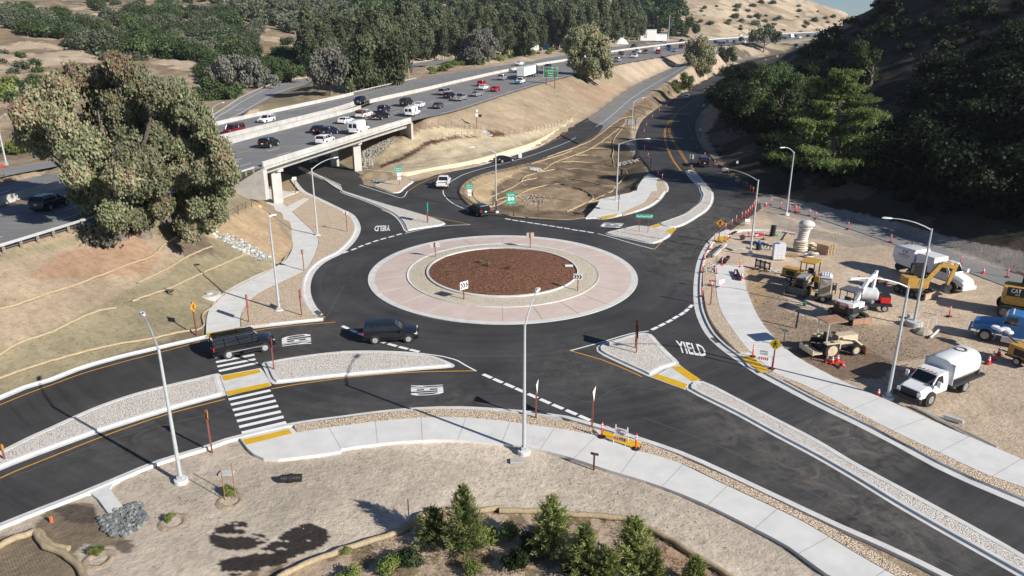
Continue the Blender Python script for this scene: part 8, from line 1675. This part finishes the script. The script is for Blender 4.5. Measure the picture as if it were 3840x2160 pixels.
# tractors ----------------------------------------
def tractor(loc, rz, sc, paint, hoodc, canopyc, label, bucket=True, roll=False, rearbox=True):
    r = empty('loader_tractor', loc, rz, label, 'tractor'); b = MB(); b.box(1.1, 0, 1.25, 1.9, .85, .75, tx=.97, ty=.9); b.build('hood', hoodc, r); MB().box(2.07, 0, 1.2, .05, .7, .6).build('grille', M_trim, r); MB().box(.3, 0, .75, 3.2, .8, .35).build('chassis', M_trim, r)
    b = MB()
    for s in (1, -1): b.box(-.75, s*.85, 1.35, 1.3, .45, .12); b.box(-.1, s*.85, 1.1, .1, .45, .55)
    b.build('fender', paint, r); b = MB(); b.box(-.5, 0, 1.35, .5, .5, .2); b.box(-.75, 0, 1.65, .12, .5, .5); b.build('seat', M_sblk, r); MB().tube([(.15, 0, 1.5), (-.05, 0, 1.8)], .03, 6).build('steering_column', M_trim, r); MB().lathe([(.2, 0), (.2, .03)], (-.05, 0, 1.8), 14).build('steering_wheel', M_sblk, r)
    b = MB()
    if roll:
        for s in (1, -1): b.tube([(-1.1, s*.62, 1.3), (-1.1, s*.62, 2.75), (-.95, s*.62, 2.95), (.5, s*.6, 2.95)], .06, 6)
    else:
        for x in (-1.2, .4):
            for s in (1, -1): b.tube([(x, s*.62, 1.3), (x, s*.62, 2.6)], .05, 6)
    b.build('canopy_post', M_trim if not roll else M_galv, r); MB().box(-.4, 0, 2.7 if not roll else 3.02, 1.9, 1.5, .08).build('canopy', canopyc, r)
    for s in (1, -1): twheel(r, -.75, s, s*.85, .72, .42, paint); twheel(r, 1.6, s, s*.8, .45, .3, paint)
    if bucket:
        b = MB()
        for s in (1, -1): b.tube([(.4, s*.55, 1.5), (1.6, s*.55, 1.25), (2.55, s*.55, .55)], .09, 6)
        b.build('loader_arm', paint, r); b = MB(); b.loft([[(2.5, y, .05), (3.2, y, .05), (3.2, y, .1), (2.62, y, .12), (2.5, y, .75), (2.42, y, .75)] for y in (-1.0, 1.0)])
        for y in (-1.0, .97): b.add([(2.45, y, .75), (2.5, y, .05), (3.2, y, .05), (2.9, y, .5)], [(0, 1, 2, 3), (3, 2, 1, 0)])
        b.build('bucket', M_steel if not roll else M_rust, r, fix=True)
    if rearbox:
        b = MB(); b.box(-2.0, 0, .5, .9, 1.8, .12); b.box(-2.4, 0, .62, .08, 1.8, .45); b.build('box_scraper', paint, r); MB().tube([(-1.3, 0, 1.0), (-2.1, 0, 1.2), (-2.1, 0, .5)], .06, 6).build('hitch', M_trim, r)
    r.scale = (sc,)*3; return r
tractor(G0('MR 930 730', 0), face('MR 960 700', 'MR 860 770'), 1.12, Y_CAT, plain('tractor_grey', (.30, .31, .32), .5), Y_CAT, 'yellow loader tractor with pale canopy beside the portable toilet')
tractor(G0('MR 1120 1215', 0), face('MR 1120 1215', 'MR 1290 1195')+math.pi*0, 1.05, Y_OLD, Y_OLD, M_rust, 'dusty cream loader tractor with a rusty roof behind three cones', roll=True, rearbox=True)
# generator trailers
def genset(loc, rz, label, sc=1, lights=False):
    r = empty('generator_trailer', loc, rz, label, 'generator'); MB().box(0, 0, 1.0, 1.9, 1.1, .9, tx=.96, ty=.94).build('housing', Y_CAT, r); MB().box(0, 0, .5, 2.1, 1.2, .12).build('frame', M_trim, r)
    for s in (1, -1): twheel(r, 0, s, s*.62, .33, .18)
    MB().box(0, -.56, .98, .9, .03, .5).build('vent_panel', M_trim, r); MB().tube([(-.9, 0, .5), (-2.0, 0, .45)], .05, 6).build('drawbar', M_trim, r)
    if lights:
        MB().tube([(-.6, 0, 1.4), (-2.3, .5, 1.75)], .07, 6).build('folded_mast', M_steel, r)
        for i, (dx, dy) in enumerate(((0, 0), (.55, .15), (-.5, .1), (.05, .5))):
            m = MB(); m.lathe([(.1, 0), (.32, .12), (.33, .2), (.28, .28), (.05, .32)], (-2.5+dx, .5+dy, 1.6), 14); m.build('flood_lamp', M_swhite, r, smooth=40)
    r.scale = (sc,)*3; return r
genset(G0('MR 818 668', 0), face('MR 780 660', 'MR 870 680'), 'yellow generator trailer behind the loader tractor'); genset(G0('MR 2560 1300', 0), face('MR 2500 1280', 'MR 2620 1330'), 'yellow light tower trailer with folded white lamps at the right edge', 1.1, True)
# portable toilet
o = G0('MR 1055 825', 0); r = empty('portable_toilet', o, face('MR 1000 820', 'MR 1110 835'), 'tan portable toilet with a white ribbed roof on a small trailer', 'portable toilet'); MB().box(0, .6, 1.45, 1.15, 1.15, 2.1).build('cabin', M_tan, r); b = MB(); b.prism([(-.62, -.05), (.62, -.05), (.62, 1.25), (-.62, 1.25)], 2.5, 2.56); b.loft([[(-.55, y, 2.56), (-.3, y, 2.78), (.3, y, 2.78), (.55, y, 2.56)] for y in (.0, 1.2)]); 
for i in range(4): b.box(-.36+i*.24, .6, 2.8, .05, 1.15, .05)
b.build('roof', M_wwrap, r, fix=True); d = MB().box(0, .005, 1.45, .85, .04, 1.85).build('door', plain('door_tan', (.52, .43, .33), .6), r); q = MB(); q.box(0, -.03, 1.15, .5, .03, .45); q.box(0, -.03, 1.9, .5, .02, .06); q.build('door_panel', M_tan, d); q = MB().box(.02, -.03, 2.15, .4, .02, .2).build('name_plate', M_swhite, d); letters('Harbors', .3, .08, .02, 2.15, M_sblk, d, -.045)
MB().box(0, .6, .32, 1.7, 1.7, .1).build('trailer_frame', M_trim, r); [twheel(r, 0.9*s, s, .6, .3, .18) for s in ()]
for s in (1, -1): t = wheel(r, 0, s*.8+.6, .3, .16, s, 5)
o = G0('MR 1125 770', 0); q = MB(); q.tube([(0, 0, .0), (0, 0, 1.2), (.35, 0, 1.2), (.35, 0, 0)], .05, 6); q.box(.17, 0, .7, .3, .3, .5); q = q.build('hand_wash_stand', M_sblk); q.location = o; tag(q, 'black hand wash stand right of the portable toilet', 'wash stand')
# stacked bags, pallets and clutter --------------------
def sack(b, c, sx, sy, sz, rz=0):
    Mx = Matrix.Translation(c) @ Matrix.Rotation(rz, 4, 'Z'); b.loft([[Mx @ Vector((x*sx/2, k*sy/2*math.cos(t), sz/2+k*sz/2*math.sin(t))) for t in (i*2*math.pi/10 for i in range(10))] for x, k in ((-1, .35), (-.8, .8), (0, 1), (.8, .8), (1, .35))])
def pallet(loc, rz, label, h=.14, n=1, sc=1, tilt=0):
    r = empty('wooden_pallet', loc, rz, label, 'pallet'); 
    for k in range(n):
        b = MB()
        for i in range(7): b.box(-.55+i*.183, 0, .13+k*.15, .11, 1.1, .02)
        for j in (-.5, 0, .5): b.box(0, j, .06+k*.15, 1.2, .09, .1)
        q = b.build('deck_boards', M_wood2, r)
    r.rotation_euler = (tilt, 0, rz); r.scale = (sc,)*3; return r
pt = G0('SA 1450 1025', 0); rz = face('SA 1365 1025', 'SA 1530 1030'); r = empty('cement_bag_stack', pt, rz, 'tall white wrapped stack of cement bags with a blue patch', 'bag stack'); g = random.Random(3)
for lay in range(8):
    b = MB()
    for i in range(3): b.box(-.45+i*.45+(.1 if lay % 2 else 0)*0, .45, .12+lay*.235+.11, .43+g.uniform(-.02, .02), 1.1, .21)
    q = b.build('bag_layer', M_wwrap, r)
MB().box(-.3, .2, 2.03, .45, .5, .06).build('blue_tarp_piece', plain('tarp_blue', (.03, .12, .42), .5), r); pallet(pt+Vector((0, .5, 0)), rz, 'pallet carrying the white cement bags', sc=1.1)
# tower of white rolled sacks
pt = G0('SA 1800 905', 0); r = empty('sandbag_tower', pt+Vector((0, .6, 0)), .2, 'leaning tower of white bulk sacks on a pile of tan ones', 'sandbag stack'); g = random.Random(6)
for k in range(5): b = MB(); b.lathe([(.5, 0), (.88-.02*k, .08), (.92-.02*k, .15), (.86, .24), (.5, .3)], (g.uniform(-.08, .08), g.uniform(-.05, .05), k*.27), 18); b.build('tan_sack', M_sack, r, smooth=60)
for k in range(8): b = MB(); w = .66+.03*k if k > 5 else .66; b.lathe([(w*.6, 0), (w*.97, .07), (w, .15), (w*.95, .24), (w*.6, .3)], (.05+k*.035, -.02*k, 1.3+k*.26), 18); b.build('white_sack', M_bagw, r, smooth=60)
b = MB(); b.lathe([(.85, 0), (.98, .15), (.9, .4), (.5, .62), (.15, .7)], (.36, -.15, 3.25), 16); b.build('white_sack', M_bagw, r, smooth=60)
for k, (s, lab, m) in enumerate((('SA 1960 850', 'tan sacks heaped right of the white sack tower', M_sack), ('SA 1940 990', 'white torn bulk sack slumped on the ground near the sack tower', M_bagw), ('SA 1970 915', 'flat pale board pile beside the sack tower', M_wood2))):
    o = G0(s, 0); b = MB(); g = random.Random(k)
    for i in range(5 if k < 2 else 2): sack(b, (g.uniform(-.5, .5), g.uniform(-.2, .4), .22*(i//2)) if k < 2 else (0, 0, .1*i), 1.0 if k < 2 else 1.5, .6, .3 if k < 2 else .12, g.uniform(-.4, .4))
    q = b.build('sandbag_heap' if k < 2 else 'board_pile', m, smooth=60); q.location = o; tag(q, lab, 'sacks' if k < 2 else 'boards')
pallet(G0('SA 2150 920', 0), face('SA 2060 890', 'SA 2220 930'), 'stack of bare wooden pallets right of the sack heap', n=6, sc=1.35); pallet(G0('SA 1650 955', 0), face('SA 1570 940', 'SA 1740 960'), 'single wooden pallet lying between bags and sack tower', sc=1.2)
# fork rack
o = G0('SA 1200 1170', 0); r = empty('pallet_fork_rack', o, face('SA 1110 1110', 'SA 1310 1170'), 'black steel fork attachment standing in the yard', 'machine attachment'); b = MB()
for x in (-.95, -.3, .3, .95): b.box(x, 0, .55, .12, .15, 1.1)
for z in (.25, .95): b.box(0, 0, z, 2.05, .12, .14)
b.build('frame', M_sblk, r); b = MB(); b.box(-.62, -.03, .6, .45, .05, .5); b.box(.0, -.03, .6, .4, .05, .5); b.build('plate', M_galv, r); b = MB(); b.box(-.45, -.5, .06, .12, 1.0, .05); b.box(.45, -.5, .06, .12, 1.0, .05); b.build('fork', M_sblk, r)
# drums, coils, rolls
o = G0('SA 1145 865', 0); r = empty('black_drum', o, 0, 'black ribbed drum with a blue jug on top', 'drum'); MB().lathe([(.36-.02*(i % 2), i*.07) for i in range(12)], n=18).build('drum', M_sblk, r); MB().lathe([(.17, .8), (.17, 1.05), (.07, 1.15), (.07, 1.22)], n=12).build('jug', plain('jug_blue', (.02, .15, .55), .4), r)
o = G0('SA 1350 660', 0); r = empty('black_cable_coils', o, 0, 'tall stack of black coils at the yard corner', 'coils'); 
for k in range(5): MB().lathe([(.18, 0), (.36, .03), (.38, .12), (.36, .2), (.18, .22)], (.03*k, .02*k, k*.3), 16).build('coil', M_sblk, r, smooth=50)
o = G0('SA 1020 670', 0); b = MB(); [sack(b, (x, y, z), .9, .5, .3, a) for x, y, z, a in ((0, 0, 0, 0), (.2, .4, 0, .2), (.1, .1, .28, .1), (.8, .1, 0, .6), (-.6, .1, 0, -.2))]; q = b.build('pink_wrapped_pallet', plain('pink_wrap', (.62, .33, .36), .5), smooth=60); q.location = o; tag(q, 'pink wrapped bundle at the yard corner', 'bundle')
o = G0('SA 1160 660', 0); q = MB().box(0, 0, .15, .6, .4, .3).build('red_crate', M_sred); q.location = o; tag(q, 'small red crate right of the pink bundle', 'crate'); o = G0('SA 1435 655', 0); b = MB(); sack(b, (0, 0, 0), .9, .35, .2, .3); q = b.build('green_hose', plain('hose_green', (.03, .42, .22), .5), smooth=50); q.location = o; tag(q, 'bright green hose bundle by the black coils', 'hose')
o = G0('SA 900 720', 0); q = MB().lathe([(.12, -.08), (.33, -.08), (.33, .08), (.12, .08)], (0, 0, .3), 16, Matrix.Rotation(R(70), 4, 'X')).build('loose_wheel', M_rub, smooth=40); q.location = o; tag(q, 'small loose wheel lying near the yard corner', 'wheel'); o = G0('SC 1838 262', 0); q = MB().lathe([(.16, 0), (.18, .3)], n=12).build('green_bucket', M_steal); q.location = o; tag(q, 'little green bucket on the soil before the portable toilet', 'bucket')
def plank(s0, s1, w, t, m, label, z=.06, name='steel_beam', cat='beam'):
    a, c = G0(s0, z), G0(s1, z); o = a.copy(); d = c-a; n_ = Vector((-d.y, d.x, 0)).normalized()*w/2; b = MB(); u = Vector((0, 0, t)); b.loft([[p-n_, p+n_, p+n_+u, p-n_+u] for p in (Vector((0, 0, 0)), d)]); q = b.build(name, m, fix=True); q.location = o; return tag(q, label, cat)
plank('SA 385 990', 'SA 590 820', .3, .2, M_steel, 'long dark steel channel lying near the kerb, left of two'); plank('SA 460 980', 'SA 650 800', .3, .25, M_conc2, 'long pale concrete beam lying near the kerb, right of two', name='concrete_beam'); plank('SA 720 650', 'SA 810 600', .35, .1, M_sblk, 'dark board on the yard corner pavement', .16, 'dark_board', 'board')
plank('SA 710 860', 'SA 900 830', 1.3, .08, M_conc2, 'flat pale sheet lying on the soil left of the black drum', name='pale_sheet', cat='sheet'); plank('SA 1530 720', 'SA 1610 590', .1, .08, M_wood2, 'thin timber batten leaning across the far kerb', .1, 'timber_batten', 'batten'); plank('SA 800 1210', 'SA 860 1340', .35, .35, M_sblk, 'dark propped boards between two cones on the pavement', .17, 'propped_boards', 'boards'); plank('SA 620 1080', 'SA 690 990', .4, .25, M_sblk, 'dark barrier frame lying near the unfinished pavement end', .05, 'barrier_board', 'barrier')
for k in range(3): plank('BR %d %d' % (1722+k*14, 165+k*2), 'BR %d %d' % (2350+k*12, 478+k*4), .1, .09, M_galv, 'long galvanised pipes laid along the right pavement edge', .05+.0*k, 'steel_pipe', 'pipe')['group'] = 'pipes along the right pavement'
plank('BR 1970 248', 'BR 2115 295', .28, .22, M_galv, 'single short galvanised pipe lying in the yard soil', name='steel_pipe', cat='pipe'); plank('SD 1160 760', 'SD 1290 640', .14, .12, M_swhite, 'white plastic pipe on the stony heap by the lamp foot', name='plastic_pipe', cat='pipe')
o = G0('SD 1060 670', 0); b = MB(); b.lathe([(.9, 0), (.7, .2), (.4, .35), (.1, .4)], n=9); q = b.build('spoil_heap', R4); q.location = o; tag(q, 'low stony heap right of the round lamp foot', 'heap'); o = G0('SD 905 560', 0); q = MB().lathe([(.75, -.1), (.75, .42), (.7, .46)], n=28).build('lamp_footing_collar', M_conc2); q.location = o; tag(q, 'thick round concrete collar round the lamp before the yellow digger', 'concrete footing')
o = G0('SD 870 460', 0); q = MB().box(0, 0, .2, .55, .5, .4).build('concrete_block', M_conc2); q.location = o; tag(q, 'pale square block behind the round concrete collar', 'block')
for k, s in enumerate(('SD 1190 580', 'SD 1240 540', 'SD 1105 620')):
    o = G0(s, 0); q = MB().tube([(0, 0, 0), (0, 0, .9), (.18, 0, .95)], .035, 6).build('conduit_riser', M_swhite); q.location = o; tag(q, ('white conduit riser nearest the stony heap', 'tallest white conduit riser with a bent top', 'short white conduit riser by the lamp collar')[k], 'conduit')
r = empty('red_stand_pile', G0('SD 760 1270', 0), 0, 'heap of red folding sign stands behind the water truck cab', 'sign stands'); g = random.Random(9)
for k in range(16): a = Vector((g.uniform(-1.1, 1.3), g.uniform(-.4, .8), g.uniform(.05, .3))); c = a+Vector((g.uniform(-1, 1), g.uniform(-.6, .6), g.uniform(-.1, .4))); MB().tube([a, c], .03, 5).build('stand_leg', M_sred, r)
r = empty('cone_barrier_boards', G0('SB 415 1390', 0), .2, 'fallen red and white barrier boards between two cones', 'barrier boards'); MB().box(0, 0, .5, 1.3, .04, .2).build('board', M_orange, r); MB().box(.2, -.1, .25, 1.2, .04, .2).build('board', M_swhite, r); b = MB(); [b.tube([(x, 0, 0), (x, 0, .6)], .02, 4) for x in (-.6, .6)]; b.build('leg', M_steel, r)
r = empty('white_scrap', G0('SA 1400 1200', 0), 0, 'tangle of white scrap strips near the fork attachment', 'scrap'); g = random.Random(12)
for k in range(12): a = Vector((g.uniform(-.7, .7), g.uniform(-.7, .7), .05)); c = a+Vector((g.uniform(-.6, .6), g.uniform(-.5, .5), g.uniform(0, .3))); MB().tube([a, c], .03, 4).build('strip', M_swhite, r)
# yellow tape scraps, cover plates
tape('SD 1470 430,1560 440,1660 440', .05, 'thin strip of yellow and white tape on the soil', .0)
# ------------------------------------------------------------ the air between
b = MB(); b.box(0, 1700, 125, 9000, 4000, 300); hzo = b.build('haze', [], None, fix=True)
hm, nt, bs = newmat('haze_air'); nt.nodes.remove(bs); v = nd(nt, 'ShaderNodeVolumePrincipled', Density=.00009, Anisotropy=.3); v.inputs['Color'].default_value = (.86, .91, 1, 1); nt.links.new(v.outputs[0], nt.nodes['Material Output'].inputs['Volume'])
hzo.data.materials.append(hm); tag(hzo, kind='stuff'); scn.cycles.volume_bounces = 0
